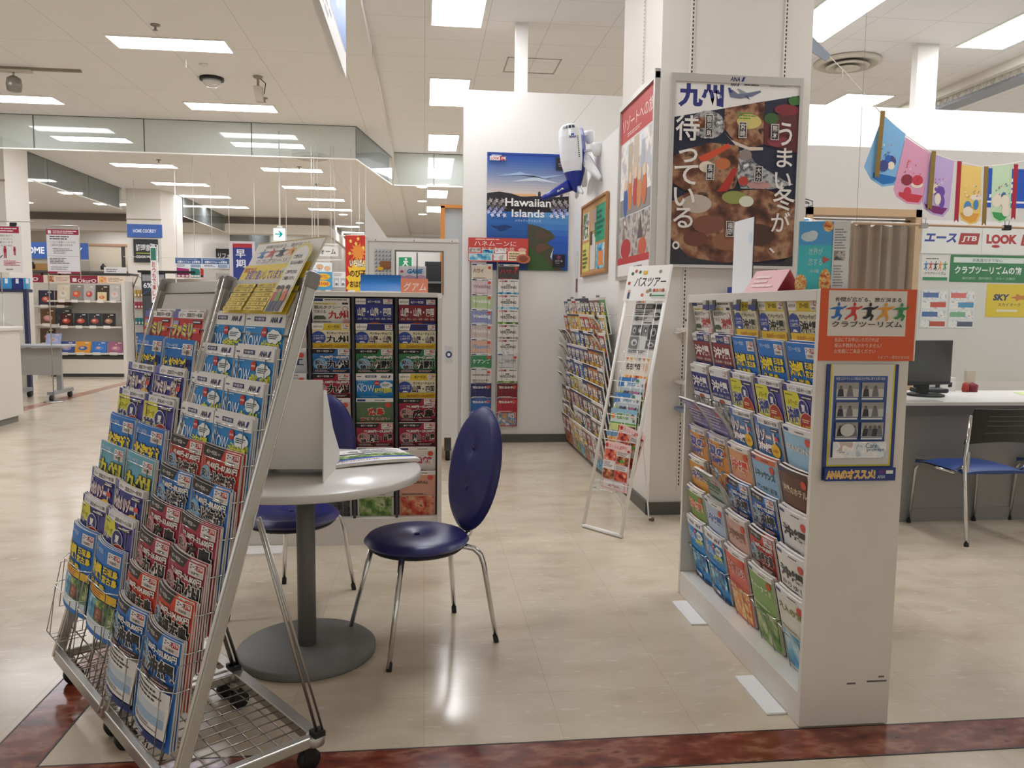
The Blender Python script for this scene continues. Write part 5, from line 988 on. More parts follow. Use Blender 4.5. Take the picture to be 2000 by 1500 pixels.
# ================================================================ office side: desk, chairs, monitor, signs
DG = mat('6f6d6b', .5); DT = mat('d9d8d5', .35)
t = thing('service_counter', 'long white-topped service counter with grey front panel', 'counter', (2.55, 4.72, 0))
MB().box((0, 0, .785), (4.0, .74, .808), DT).obj('worktop', t, bevel=.002); MB().box((0, 0, .735), (4.0, .02, .785), mat('5e5d5c', .5)).obj('edge_rail', t)
MB().box((.02, .09, .09), (3.98, .11, .76), mat('8f8d8a', .5)).box((.02, .085, 0), (3.98, .10, .09), mat('8a8885', .5)).obj('front_panel', t); MB().box((0, .02, 0), (.03, .72, .785), DG).obj('end_panel', t)
def blue_chair(label, loc, rz):
    t = thing('office_chair', label, 'chair', loc, rz, 'blue seated chairs at the counter')
    BS = mat('2c4684', .45)
    mb = MB(); mb.grid(lambda a, b: ((a-.5)*.44, (b-.5)*.45, .452-.02*(2*a-1)**4-.03*max(0, (2*b-1))**4-.012*max(0, 1-2*b)**3), 12, 12, BS).grid(lambda a, b: ((.5-a)*.44, (b-.5)*.45, .418+.01*(2*a-1)**2-.0*b), 6, 6, BLACK)
    for a in (0, 1): mb.grid(lambda u, v: ((a-.5)*.44, (u-.5)*.45, .428+v*(.432-.03*max(0, (2*u-1))**4-.012*max(0, 1-2*u)**3-.428)), 8, 1, BS)
    for b in (0, 1): mb.grid(lambda u, v: ((u-.5)*.44, (b-.5)*.45, .42+v*(.432-.02*(2*u-1)**4-(.03 if b else .012)+.02-.42)), 8, 1, BS)
    mb.obj('seat', t)
    mb = MB(); BK = mat('1f1e20', .45)
    def bk(u, v, o): return ((u-.5)*(.43-.03*v), -.215-.05*v-.035*(1-(2*u-1)**2)+o, .60+.22*v+.02*(1-(2*u-1)**2)*(1-v)*(1 if v < .5 else 0))
    mb.grid(lambda u, v: bk(u, v, -.008), 12, 6, BK).grid(lambda u, v: bk(1-u, v, .008), 12, 6, BK)
    for u in (0, 1): mb.grid(lambda a, v: bk(u, v, -.008+.016*a), 1, 6, BK)
    for v in (0, 1): mb.grid(lambda u, a: bk(u, v, -.008+.016*a), 12, 1, BK)
    b = mb.obj('backrest', t)
    mb = MB()
    for k in range(5): v = .28+.13*k; mb.grid(lambda u, a: (lambda p: (p[0], p[1], p[2]+a*.006))(bk(.2+.62*u, v, -.0088)), 8, 1, mat('5a5a5c', .4))
    mb.obj('slot', b)
    for s in (-1, 1):
        m2 = MB(); m2.tube([(s*.225, -.30, .012), (s*.222, -.245, .40), (s*.222, -.235, .52), (s*.215, -.255, .78)], .011, CHROME, 10).tube([(s*.222, -.236, .46), (s*.205, -.19, .455), (s*.2, -.16, .43), (s*.2, -.1, .415)], .012, CHROME, 8).box((s*.21-.008, -.25, .44), (s*.21+.008, -.215, .56), STEEL); l = m2.obj('leg', t); MB().cyl((s*.225, -.30, 0), (s*.225, -.297, .02), .014, RUBBER, 10).obj('rubber_foot', l)
        m2 = MB(); m2.tube([(s*.2, -.12, .412), (s*.21, .14, .412), (s*.215, .19, .405), (s*.222, .215, .37), (s*.235, .235, .012)], .011, CHROME, 10); l = m2.obj('leg', t); MB().cyl((s*.235, .235, 0), (s*.235, .235, .02), .014, RUBBER, 10).obj('rubber_foot', l)
    return t
bc = blue_chair('blue-seated chair with black slotted backrest at the counter', (3.425, 4.555, 0), .02)
dup(bc, MX.Translation((4.155, 4.57, 0)) @ MX.Rotation(-.02, 4, 'Z'), 'second blue-seated chair, just showing a front leg at the right edge')
t = thing('monitor', 'black computer monitor on the service counter', 'monitor', (3.50, 5.12, .8085), math.radians(12))
BKG = mat('17171a', .18)
MB().box((-.27, -.02, .075), (.17, .02, .385), mat('141416', .3)).obj('screen', t, bevel=.004); MB().box((-.255, -.022, .09), (.155, -.0205, .37), BKG).obj('display', t)
MB().box((-.08, .0, .008), (-.0, .035, .2), BLACK).obj('neck', t); MB().lathe([(.0, 0), (.12, 0), (.12, .012), (.1, .018), (0, .02)], BLACK, (-.04, -.01, 0), 24).obj('base', t)
t = thing('phone', 'flat black telephone base beside the monitor on the counter', 'phone', (3.70, 5.33, .8085)); MB().box((-.16, -.06, 0), (.06, .08, .03), BLACK).obj('body', t, bevel=.01); MB().box((-.14, .0, .03), (-.09, .07, .055), BLACK).obj('handset', t, bevel=.01)
mb = MB().box((0, 0, 0), (.2, .06, .10), mat('e2dfda', .5)).box((.04, -.002, .03), (.075, 0, .07), BLACK).box((.14, -.002, .03), (.17, 0, .065), BLACK); mb.obj('box', None, 'white box with two dark sockets behind the monitor', 'box', mw=MX.Translation((3.70, 5.40, .8085)))
mb = MB(); mb.lathe([(.0, 0), (.022, .0), (.026, .02), (.022, .06), (.0, .07)], '9a2a20', (0, 0, 0), 14).lathe([(0, 0), (.035, 0), (.04, .05), (0, .07)], '7a2030', (.06, .01, 0), 10); mb.obj('ornament', None, 'small red figures behind the monitor at the counter', 'ornament', mw=MX.Translation((3.95, 5.36, .8085)))
MB().box((0, 0, 0), (.07, .03, .15), mat('c8b8a4', .6)).obj('card_box', None, 'plain tan card box leaning behind the monitor', 'box', mw=MX.Translation((3.99, 5.41, .8085)))
MB().prism([(4.10, 4.84, .8085), (4.72, 4.80, .8085), (4.78, 5.26, .8085), (4.30, 5.32, .8085)], (0, 0, .002), mat('c9dc8c', .5)).obj('paper', None, 'pale green paper sheet lying on the counter', 'paper')
MB().box((3.0, 4.735, .8085), (3.34, 4.83, .812), mat('a9a29c', .5)).obj('flyer', None, 'thin leaflet lying at the counter front below the monitor', 'leaflet')
MB().box((4.50, 5.15, .8085), (4.62, 5.17, .93), mat('e8e8e6', .4)).obj('card_stand', None, 'small white card stand at the right end of the counter', 'stand')
# curtain in the doorway
CT = mat('94806f', .8, 0, .1)
mb = MB(); cx = lambda a: 3.63+1.04*a
mb.grid(lambda a, b: (cx(a), 7.26+.035*math.sin(a*44+math.sin(a*9)*2)*(.5+.5*b)+.012*math.sin(a*97), .08+2.14*b+(.02*math.sin(a*38) if b > .98 else 0)), 130, 14, CT)
o = mb.obj('curtain', None, 'brown curtain hanging in the doorway of the office wall', 'curtain'); sd = o.modifiers.new('s', 'SOLIDIFY'); sd.thickness = .003
mb = MB(); mb.tube([(3.63, 7.26, 2.26), (4.66, 7.26, 2.26)], .008, STEEL, 8)
for k in range(9): mb.tube([(3.68+.115*k, 7.26, 2.255), (3.68+.115*k, 7.255, 2.2)], .002, STEEL, 5)
mb.obj('curtain_rail', None, 'thin steel curtain rail inside the office doorway', 'rail')
# signs on the office wall
def wsign(x, z, w, h, art, label, y=7.197, name='sign', cat='sign', group=None): return panel(name, art, .004, label=label, cat=cat, group=group, mw=frame((x, y, z), (1, 0, 0), (0, -1, 0), 0))
a = Art(.98, .37, '1450b4'); a.t('JTB', .04, .25, .26, .5, 'f0f2f6', b=.04, slant=.25); a.r(0, .12, 1, .05, 'e6eaf2'); wsign(5.37, 2.405, 0, 0, a, 'blue sign with white slanted lettering high on the office wall')
MB().box((0, 0, 0), (1.35, .002, .32), mat('eae8e6', .4)).obj('sign_strip', None, 'plain white strip behind the two tour maker signs', 'sign', mw=MX.Translation((4.74, 7.194, 1.95)))
a = Art(.61, .30, 'ebe9e7'); a.t('エース', .04, .34, .54, .3, '26439a', b=.05, slant=.2); a.poly([(.62, .3), (.95, .3), (.98, .66), (.65, .66)], 'b02a2c'); a.t('JTB', .67, .37, .25, .2, 'f2eeea', b=.03, slant=.2); wsign(4.745, 1.955, 0, 0, a, 'white sign with エース in blue and a red block', 7.19)
a = Art(.72, .30, 'ebe9e7'); a.t('LOOK', .06, .34, .45, .3, 'b8282c', b=.06); a.e(.2, .26, .06, .05, 'b8282c'); a.poly([(.56, .3), (.84, .3), (.87, .66), (.59, .66)], 'b02a2c'); a.t('JTB', .6, .37, .22, .2, 'f2eeea', b=.03, slant=.2); wsign(5.37, 1.955, 0, 0, a, 'white sign with LOOK in red', 7.19)
a = Art(.29, .25, 'e4e1dc'); a.bars(.15, .84, .7, .07, 1, '555'); runners(a, .08, .42, .84, .36); a.t('クラブツーリズム', .12, .27, .76, .1, '2c2826'); a.r(.06, .05, .88, .12, '2f8a56'); wsign(4.76, 1.685, 0, 0, a, 'small white sign with five coloured running figures', cat='sign')
a = Art(.80, .26, '1d7a45'); a.r(.04, .72, .92, .2, 'dfe6e0'); a.t('添乗員付きで安心', .28, .75, .4, .13, '6a8a76'); a.t('クラブツーリズムの旅', .06, .3, .88, .3, 'eef2ee', b=.03); a.t('海外旅行　国内旅行　クルーズ旅行', .16, .1, .7, .1, 'b8d4c2', b=0); wsign(5.06, 1.685, 0, 0, a, 'green tour club sign with white lettering on the office wall')
a = Art(.48, .32, 'e0c428'); a.t('SKY', .14, .5, .34, .2, '2a3560', b=.05, slant=.2); a.star(.72, .6, .2, .12, 'c8782a', 5, .5); a.t('スカイマーク', .26, .33, .5, .1, '3a3a3a'); a.r(.24, .16, .46, .07, 'e8e0c0'); wsign(5.46, 1.35, 0, 0, a, 'yellow airline sign with SKY lettering on the office wall')
for x, lb, cs in ((4.78, 'left', ('4a6aa4', 'c84a3a', '4a6aa4', 'b8442e')), (5.07, 'right', ('d9706a', '4a90c0', '7ab08a', '4a5468'))):
    a = Art(.27, .37, 'dcdde0')
    for k, c in enumerate(cs): a.r(.04, .76-.25*k, .92, .2, 'pale*22'); a.r(.06+.3*(k % 2), .8-.25*k, .6, .13, c)
    wsign(x, 1.235, 0, 0, a, f'{lb} of two small pasted leaflets below the running figures sign', name='poster', cat='poster', group='pasted leaflets')
# clear plastic screen hung from a rod
t = thing('plastic_screen', 'clear crinkled plastic sheet hanging from a wooden rod above the counter', 'screen', (2.62, 4.66, 0))
MB().tube([(0, 0, 1.926), (2.6, 0, 1.918)], .008, mat('c8a888', .5), 8).obj('rod', t)
SH = glass('thin_film', 'f4f4f2', .03, .02)
q = random.Random(5)
mb = MB(); mb.grid(lambda a, b: (.16+2.3*a, .012*math.sin(a*11+b*3)+.008*math.sin(a*29-b*8)+.006*math.sin(b*17+a*23), .95+.965*b), 60, 40, SH); mb.obj('sheet', t)
for k, x in enumerate((.46, 1.02, 1.36, 1.9)):
    mb = MB(); mb.box((x-.022, -.014, 1.905), (x+.022, .014, 1.935), STEEL if k == 0 else BLACK).tube([(x-.012, 0, 1.935), (x-.016, 0, 1.965), (x, 0, 1.97), (x+.016, 0, 1.965), (x+.012, 0, 1.935)], .0025, STEEL, 5); mb.obj('clip', t)
for x in (.02, 1.42): MB().tube([(x, 0, 1.93), (x, .02, 4.2)], .0012, '8a8a8a', 5).obj('hanging_cord', t)
# garland of picture pennants (plain confetti designs)
t = thing('pennant_garland', 'string of five coloured pennants with ribbons hanging from the pillar', 'garland', (0, 5.2, 0))
sp = [(2.53, 3.16), (2.648, 3.121), (2.807, 2.989), (3.078, 2.732), (3.272, 2.586), (3.459, 2.479), (3.629, 2.429), (3.833, 2.394), (4.004, 2.413), (4.176, 2.447), (4.382, 2.537), (4.9, 2.9)]
mb = MB(); mb.tube([(x, 0, z) for x, z in sp], .003, mat('e4dfd2', .6), 6); mb.tube([(2.79, 0, 3.0), (2.795, .0, 2.93)], .003, mat('e4dfd2', .6), 6); mb.obj('string', t)
mb = MB(); mb.prism([(2.52, -.004, 3.20), (2.56, -.004, 3.21), (2.70, -.004, 3.09), (2.67, -.004, 3.05), (2.54, -.004, 3.12)], (0, .008, 0), mat('8f98a4', .4)); mb.obj('tape', t)
FL = [([(3.094, 2.712), (3.264, 2.596), (3.242, 2.293), (3.200, 2.251), (3.115, 2.238), (3.030, 2.287), (2.977, 2.368)], '7fb4dc', '2a62b0', '1f6fb4', '3a4a86'), ([(3.265, 2.575), (3.448, 2.472), (3.430, 2.177), (3.396, 2.124), (3.301, 2.129), (3.223, 2.172), (3.198, 2.223)], 'd99ab4', 'c83a50', 'c83a44', '8a2a3a'),
 ([(3.452, 2.472), (3.629, 2.426), (3.614, 2.095), (3.572, 2.045), (3.495, 2.057), (3.428, 2.097), (3.413, 2.142)], 'c0a8d4', '6a4aa0', '7a2a6a', 'e0c880'), ([(3.680, 2.403), (3.830, 2.391), (3.850, 2.066), (3.823, 2.009), (3.774, 1.997), (3.710, 2.027), (3.684, 2.079)], 'ecc870', 'd0823a', 'e0a040', '4a86b4'), ([(3.913, 2.397), (4.058, 2.415), (4.070, 2.071), (4.035, 2.024), (3.989, 2.013), (3.940, 2.040), (3.922, 2.075)], 'c4dcb8', '3a8a9a', '3a9a54', '5a4a9a')]
for i, (pts, c1_, c2_, c3_, c4_) in enumerate(FL):
    mb = MB(); y = -.004-.003*i; mb.prism([(x, y, z) for x, z in pts], (0, .002, 0), c1_)
    cx_ = sum(p[0] for p in pts)/7; cz = sum(p[1] for p in pts)/7; q = random.Random(i+20)
    a = Art(1, 1)
    wv = min(p[0] for p in pts)
    inset = [(cx_+(x-cx_)*.86, cz+(z-cz)*.9) for x, z in pts]
    low = [p for p in inset if p[1] < cz-.04]; a.p([(x, z) for x, z in low]+[(low[-1][0], cz-.06)], c3_)
    for k in range(5): a.e(cx_+q.uniform(-.045, .045), cz+q.uniform(-.06, .05), q.uniform(.02, .045), q.uniform(.02, .045), q.choice((c2_, c4_, 'e8dcc8')), 10)
    for k in range(14): X = cx_+q.uniform(-.06, .06); Z = cz+q.uniform(.03, .13)-(X-cx_)*.5*(i < 3); a.poly([(X, Z), (X+.012, Z+.004), (X+.010, Z+.014)], q.choice((c2_, c4_, 'f0e8d8', 'd9503a')))
    a.emit(mb, lambda X, Z, o: (X, y-o, Z)); mb.obj('pennant', t)
for (x0, z0, x1, z1, c) in ((3.659, 2.423, 3.662, 2.009, 'a82034'), (3.860, 2.395, 3.871, 1.989, '8a6f34'), (4.081, 2.416, 4.088, 2.036, 'a82034'), (3.080, 2.738, 3.062, 2.288, '8a6f34'), (3.466, 2.486, 3.459, 2.084, '8a6f34')):
    mb = MB(); w = .016; y = -.024; mb.prism([(x0-w, y, z0), (x0+w, y, z0), (x1+w, y, z1), (x1, y, z1+.02), (x1-w, y, z1)], (0, .002, 0), mat(c, .35)); mb.obj('ribbon', t)
# hanger, toy balloon and blue banner beside the pillar
t = thing('wire_rack', 'wire display hook rack fixed to the side of the pillar', 'rack', (2.52, 5.35, 2.09)); mb = MB()
for k in range(3): mb.tube([(0, .06*k, .08), (.07, .06*k, .09), (.18, .06*k, .06), (.18, .06*k, .03), (.07, .06*k, .0), (0, .06*k, .03)], .0035, '4a4a4a', 6)
mb.obj('hooks', t)
MB().tube([(0, .03, .055), (.17, .03, .05)], .004, '4a4a4a', 6).tube([(.12, .03, .05), (.12, .03, -.09)], .0015, '666', 5).obj('rod', t)
mb = MB(); cushion(mb, .17, .12, .07, [], noisemat('balloon_print', ('3a7fc0', 'e6e4dc', 'e6c83a', '2f6a9a', 'e8e8e8', 'b8663a'), 14, .25, const=True), MX.Rotation(math.pi/2, 4, 'X'), p=2.2)
mb.obj('foil_balloon', None, 'multicoloured foil balloon hanging right of the pillar', 'balloon', mw=MX.Translation((2.66, 5.38, 1.92)))
a = Art(.12, .62, '26337e'); a.tv('パラオ', .2, .5, .6, .4, 'e6e8f0', None, .04); a.bars(.3, .3, .5, .1, 2, 'b8c0d8')
panel('banner', a, .004, label='narrow dark blue banner between the pillar and the sea poster', cat='banner', mw=frame((2.56, 5.5, 1.43), (1, 0, 0), (0, -1, 0), 0))
mb = MB(); mb.box((6.47, 5.5, 4.10), (6.56, 11, 4.2), mat('d6d2c8', .6))
for k in range(46): y = 5.5+.12*k; mb.prism([(6.56, y, 4.12), (6.56, y+.12, 4.12), (6.56, y+.06, 4.03)], (.012, 0, 0), mat('a9a496', .6))
mb.box((6.62, 5.5, 4.02), (6.86, 11, 4.06), mat('8f949a', .5)); mb.obj('trim_10', kind='structure')
# ================================================================ ceiling fittings
def diffuser(x, y, z, r, label):
    t = thing('air_diffuser', label, 'vent', (x, y, z-.004), 0, 'round ceiling air diffusers'); DM = mat('c9c3b6', .55)
    MB().lathe([(.0, -.002), (r, -.0), (r, -.02), (r*.86, -.045), (r*.8, -.02), (0, -.004)], DM, n=40).obj('outer_ring', t)
    MB().lathe([(0, -.03), (r*.5, -.025), (r*.66, -.055), (r*.58, -.07), (r*.5, -.04), (0, -.035)], DM, n=40).obj('middle_ring', t)
    MB().lathe([(0, -.05), (r*.2, -.048), (r*.38, -.075), (r*.28, -.085), (0, -.09)], DM, n=32).obj('centre_cone', t)
diffuser(4.75, 8.75, 4.2, .36, 'round air diffuser right of the pillar top'); diffuser(-2.05, 15.0, 4.1, .34, 'round air diffuser beyond the first glass curtain'); diffuser(-2.28, 7.1, 4.1, .36, 'round air diffuser at the top edge of the picture')
def disc(x, y, z, r, label, name='ceiling_speaker', c='c4bdb2', cat='speaker'):
    MB().lathe([(0, -.012), (r, -.01), (r, -.0), (0, 0)], mat(c, .6), n=24).obj(name, None, label, cat, mw=MX.Translation((x, y, z)))
disc(-4.0, 7.75, 4.1, .11, 'round grille near the top left corner of the ceiling'); disc(-2.5, 9.6, 4.1, .05, 'small round sensor disc behind the nearest long light', 'sensor', 'd9d6d0', 'sensor')
def sprinkler(x, y, z, label):
    MB().lathe([(0, 0), (.045, 0), (.045, -.01), (.012, -.014), (.01, -.05), (.025, -.052), (.022, -.056), (0, -.058)], mat('8a857c', .4, .5), n=14).obj('sprinkler', None, label, 'sprinkler', 'ceiling sprinklers', mw=MX.Translation((x, y, z)))
for x, y, z, lb in ((-2.62, 8.35, 4.1, 'sprinkler in front of the nearest long ceiling light'), (-2.1, 11.0, 4.1, 'sprinkler in front of the second long ceiling light'), (-2.45, 16.2, 4.1, 'sprinkler before the light beyond the glass curtain'), (-5.0, 15.9, 4.1, 'sprinkler near the far middle line of lights'), (1.05, 6.9, 4.2, 'sprinkler above the corridor left of the pillar'), (4.3, 9.9, 4.2, 'sprinkler behind the diffuser over the office'), (-2.4, 18.4, 4.1, 'sprinkler before the third light beyond the glass')): sprinkler(x, y, z, lb)
t = thing('dome_camera', 'dark-ringed dome camera on the aisle ceiling', 'camera', (-2.55, 10.15, 4.1)); MB().lathe([(0, 0), (.14, 0), (.14, -.03), (0, -.03)], BLACK, n=24).obj('ring', t); MB().lathe([(0, -.03), (.11, -.03), (.10, -.07), (.06, -.105), (0, -.115)], mat('d6d3ce', .08), n=24).obj('dome', t)
t = thing('bullet_camera', 'beige surveillance camera hanging from the aisle ceiling', 'camera', (-1.98, 10.0, 4.1)); MB().lathe([(0, 0), (.06, 0), (.05, -.02), (.015, -.03), (.015, -.12), (0, -.12)], mat('a09480', .5), n=14).obj('mount', t); MB().prism([(-.05, -.04, -.12), (.05, -.04, -.12), (.06, -.04, -.30), (-.02, -.04, -.30)], (0, .08, 0), mat('b8ac98', .5)).obj('housing', t); MB().tube([(.02, 0, -.02), (.09, 0, -.08), (.07, 0, -.2)], .006, BLACK, 6).obj('cable', t)
t = thing('track_light', 'single spotlight on a ceiling track at the left', 'light', (-4.55, 10.05, 4.1)); MB().box((-1.6, -.02, -.03), (.55, .02, 0), mat('8f8674', .5)).obj('track', t); MB().box((-.35, -.03, -.06), (.0, .03, -.03), mat('c8c0b0', .5)).obj('adapter', t); MB().cyl((-.2, 0, -.06), (-.2, 0, -.10), .012, STEEL, 8).lathe([(.03, -.10), (.075, -.13), (.085, -.2), (.075, -.27), (.05, -.28), (0, -.28)], mat('8d8980', .3, .5), (-.2, 0, 0), 20).obj('spot_head', t)
for x0, x1, y0, y1, lb in ((.93, 1.55, 9.15, 9.72, 'square access hatch in the ceiling behind the white wall'),):
    mb = MB()
    for b0, b1 in (((x0, y0, -.006), (x1, y0+.015, 0)), ((x0, y1-.015, -.006), (x1, y1, 0)), ((x0, y0, -.006), (x0+.015, y1, 0)), ((x1-.015, y0, -.006), (x1, y1, 0))): mb.box(b0, b1, mat('a9a59e', .5))
    mb.obj('access_hatch', None, lb, 'hatch', mw=MX.Translation((0, 0, 4.2)))
mb = MB()
for k in range(3): mb.tube([(0, 0, -.02*k*2), (0, 0, -.02*(k*2+1)-.02)], .004, mat('e8e6e0', .4), 5)
mb.obj('tag_chain', None, 'short white tag chain hanging behind the nearest long light', 'tag', mw=MX.Translation((-2.62, 9.35, 4.1)))
a = Art(1.9, .62, 'e6e4e0'); a.r(0, .2, 1, .8, '6c8cc8'); a.t('旅行', .45, .35, .4, .5, 'eef2f8', b=.03); a.bars(.02, .04, .9, .12, 2, '8a8a88', 3); a.r(0, .19, 1, .012, 'e6e4e0')
hs = panel('hanging_sign', a, .03, label='long blue hanging sign at the top edge above the shelf', cat='sign', mw=frame((-.42, 2.55, 2.60), (0, 1, 0), (1, 0, 0), 0))
# ================================================================ the store beyond the aisle
def lab(name, mb, label, cat, group=None, mw=None): return mb.obj(name, None, label, cat, group, mw=mw)
t = thing('checkout_counter', 'beige checkout counter at the left edge', 'counter', (-4.66, 9.1, 0)); CB = mat('d2ccc2', .5)
MB().box((-1.4, -1.6, .08), (0, .62, 1.06), CB).obj('body', t); MB().box((-1.4, -1.6, 1.06), (.03, .65, 1.105), mat('cfcac2', .4)).obj('worktop', t, bevel=.012); MB().box((-1.4, -1.5, 0), (-.04, .58, .08), mat('7c7a76', .5)).obj('toe_kick', t)
t = thing('display_case', 'pale back of a display case with navy frame behind the folding table', 'case', (-7.03, 12.4, 0)); MB().box((0, 0, 0), (1.16, .05, 1.53), mat('d6d4c8', .5)).obj('body', t); NVY = mat('2a2f52', .4)
MB().box((0, -.01, 1.53), (1.21, .18, 1.575), NVY).box((1.16, -.01, 0), (1.21, .06, 1.53), NVY).obj('frame', t); MB().prism([(.82, -.012, 1.02), (1.14, -.012, .92), (1.14, -.012, 1.0), (.86, -.012, 1.10), (.82, -.012, 1.10)], (0, .01, 0), mat('c9c7ba', .5)).obj('bracket', t)
for k, (x, c, lb) in enumerate(((-6.34, '3a8ac4', 'light blue box, leftmost on the display case'), (-6.17, '3f94cc', 'sky-blue box in the middle on the display case'), (-6.02, '20307a', 'navy box on the display case'), (-5.88, '4a9ccc', 'thin pale blue box at the right end of the display case'))):
    m = MB().box((0, 0, 0), (.13 if k < 3 else .05, .1, .16), c).box((.04, -.002, .08), (.08, 0, .15), 'e6ecf2'); lab('gift_box', m, lb, 'box', 'blue boxes on the display case', MX.Translation((x, 12.43, 1.577)))
t = thing('folding_table', 'grey folding table on castors in the left aisle', 'table', (-5.8, 11.7, 0)); TG = mat('8f9090', .4)
MB().box((-.3, 0, .75), (.75, .45, .785), mat('9a9c9e', .35)).obj('tabletop', t, bevel=.008); MB().box((-.2, .10, .36), (.66, .115, .74), mat('9c9a96', .5)).obj('modesty_panel', t)
for x in (.0, .56):
    l = MB().box((x, .2, .10), (x+.07, .25, .75), TG).box((x-.01, -.08, .09), (x+.08, .56, .14), TG).obj('leg', t)
    for y in (-.05, .52): MB().cyl((x+.02, y, .045), (x+.06, y, .045), .045, RUBBER, 16).obj('caster', l)
# standing notices
a = Art(.43, .62, 'e8e6e4'); a.r(0, .84, .93, .14, 'a01f3a'); a.bars(.04, .86, .84, .1, 2, 'ecd8dc', 2)
for k, s in enumerate(('レジは間隔をあけて', 'お並びください。', '立ち位置マークで', 'お待ちくださいませ。')): a.t(s, .12, .76-.07*k, .62, .045, '4a4644', b=0)
for x, y, s in ((.18, .14, 1.15), (.5, .35, .75), (.78, .4, .55)):
    a.e(x, y+.25*s, .05*s, .03*s, 'a82038', 12); a.r(x-.06*s, y+.1*s, .12*s, .12*s, 'a82038'); a.r(x-.05*s, y-.06*s, .04*s, .16*s, 'a82038'); a.r(x+.01*s, y-.06*s, .04*s, .16*s, 'a82038')
a.poly([(.3, .3), (.42, .37), (.44, .36), (.32, .285)], '3a5a7a'); a.bars(.45, .14, .5, .12, 4, 'c86a76', 4); a.t('AEON', .5, .05, .2, .03, '8a2a44', slant=.2)
t = thing('notice_stand', 'white queue notice with red figures at the left edge', 'sign', (-5.75, 11.35, 0)); panel('notice', a, .004, t).matrix_basis = frame((-.04, 0, 1.78), (1, 0, 0), (0, -1, 0), 0)
MB().tube([(.1, .02, 1.5), (.1, .02, 2.44)], .008, STEEL, 8).tube([(-.3, .02, 2.45), (.55, .02, 2.46)], .008, STEEL, 8).box((.25, -.01, 2.39), (.33, .02, 2.44), BLACK).tube([(.1, .02, 1.5), (.1, .02, 0)], .008, STEEL, 8).obj('pole', t); MB().lathe([(0, 0), (.16, 0), (.16, .015), (0, .02)], STEEL, (.1, .02, 0), 20).obj('base', t)
a = Art(.42, .60, 'e3e3e6'); a.r(0, .88, 1, .12, '9a1f48'); a.r(.05, .9, .1, .08, 'f0e6ea'); a.bars(.2, .9, .74, .08, 2, 'f0dfe4', 2); a.bars(.1, .76, .85, .1, 2, '5a5658', 3); a.t('レジにて会員バーコードの', .12, .69, .76, .05, '3a3638', b=0); a.t('ご提示が必要となります。', .12, .62, .7, .05, '3a3638', b=0); a.bars(.2, .44, .6, .14, 4, '9a9a9e', 5); a.r(.02, .395, .96, .006, '9a9aa0'); a.bars(.08, .22, .7, .14, 4, '7a6a70', 7); a.bars(.1, .08, .8, .09, 2, 'a9a9ae', 8); a.r(0, 0, 1, .05, '9a1f48'); a.r(.3, .005, .42, .035, 'ecdfe4')
t = thing('notice_stand', 'notice with crimson bands on a slim pole beside the folding table', 'sign', (-5.13, 11.55, 0)); panel('notice', a, .004, t).matrix_basis = frame((.0, -.012, 1.78), (1, 0, 0), (0, -1, 0), 0); MB().tube([(.0, 0, .02), (.0, 0, 2.4), (.03, 0, 2.43), (.4, 0, 2.43), (.42, 0, 2.4), (.42, 0, 1.7)], .008, STEEL, 8).obj('pole', t); MB().lathe([(0, 0), (.13, 0), (.13, .015), (0, .02)], STEEL, (0, 0, 0), 20).obj('base', t)
# gift gondola
GW = mat('dcd7cd', .5)
t = thing('gift_gondola', 'white gondola shelf of gift catalogues in the far left aisle', 'shelf', (-7.45, 15.6, 0)); 
MB().box((.0, .42, 0), (1.86, .46, 1.9), GW).obj('back_panel', t); MB().box((.5, 0, .06), (1.80, .42, .34), mat('dfd8ca', .5)).box((.5, -.005, 0), (1.8, .42, .06), '3a3a3a').box((.5, -.002, .33), (1.8, .42, .40), mat('3a3836', .5)).obj('plinth', t)
for z, x0, x1, d_ in ((.42, .45, 1.80, -.05), (.92, .45, 1.76, .05), (1.40, .45, 1.78, .05), (1.30, .1, .75, .2), (.95, .1, .72, .2)): MB().box((x0, d_, z), (x1, .42, z+.03), GW).obj('shelf_board', t)
MB().box((1.80, 0.0, 0), (1.86, .46, 1.80), mat('e0dbd2', .5)).box((1.86, .1, .2), (1.9, .4, .26), GW).obj('end_post', t)
a = Art(1.83, .14, 'ecd9c4'); a.r(0, 0, .2, 1, '8f2338'); a.t('o', .09, .2, .06, .5, 'f0dfe2', b=.02); a.r(.24, .1, .06, .8, 'food*12'); a.bars(.32, .2, .14, .6, 3, 'c8a8a0', 2); a.r(.455, 0, .27, 1, '8f1f38'); a.t('OkurO', .53, .06, .18, .5, 'f2e6e8', b=.02); a.r(.48, .15, .04, .5, 'f2e6e8'); a.r(.74, .1, .07, .8, 'flor*14'); a.bars(.83, .2, .15, .6, 3, 'b8987a', 4)
panel('header', a, .02, t).matrix_basis = frame((.02, .1, 1.755), (1, 0, 0), (0, -1, 0), 0)
def gift(x, z, w, h, c, c2, tilt, label, y=15.66):
    a = Art(w, h, c); a.r(.6, .84, .25, .07, 'e6ddd2'); a.e(.5, .4, .3, .2, c2); a.e(.45, .44, .14, .1, 'e0a890' if c2 != 'e8e0d4' else 'c8b8a8'); a.r(.45, .7, .08, .1, 'c8a86a')
    mb = MB(); mb.box((0, 0, -.02), (w, h, 0), c); a.emit(mb, lambda X, Y, o: (X, Y, o)); lab('gift_catalogue', mb, label, 'catalogue', 'gift catalogues on the gondola', frame((x, y, z), (1, 0, 0), (0, -1, 0), tilt))
    tg = MB().box((0, 0, 0), (w*.5, .004, .055), mat('efe9e2', .5)); lab('price_tag', tg, f'white price tag below the {label}', 'tag', 'price tags on the gondola', MX.Translation((x+w*.2, y-.0585, z-.045)))
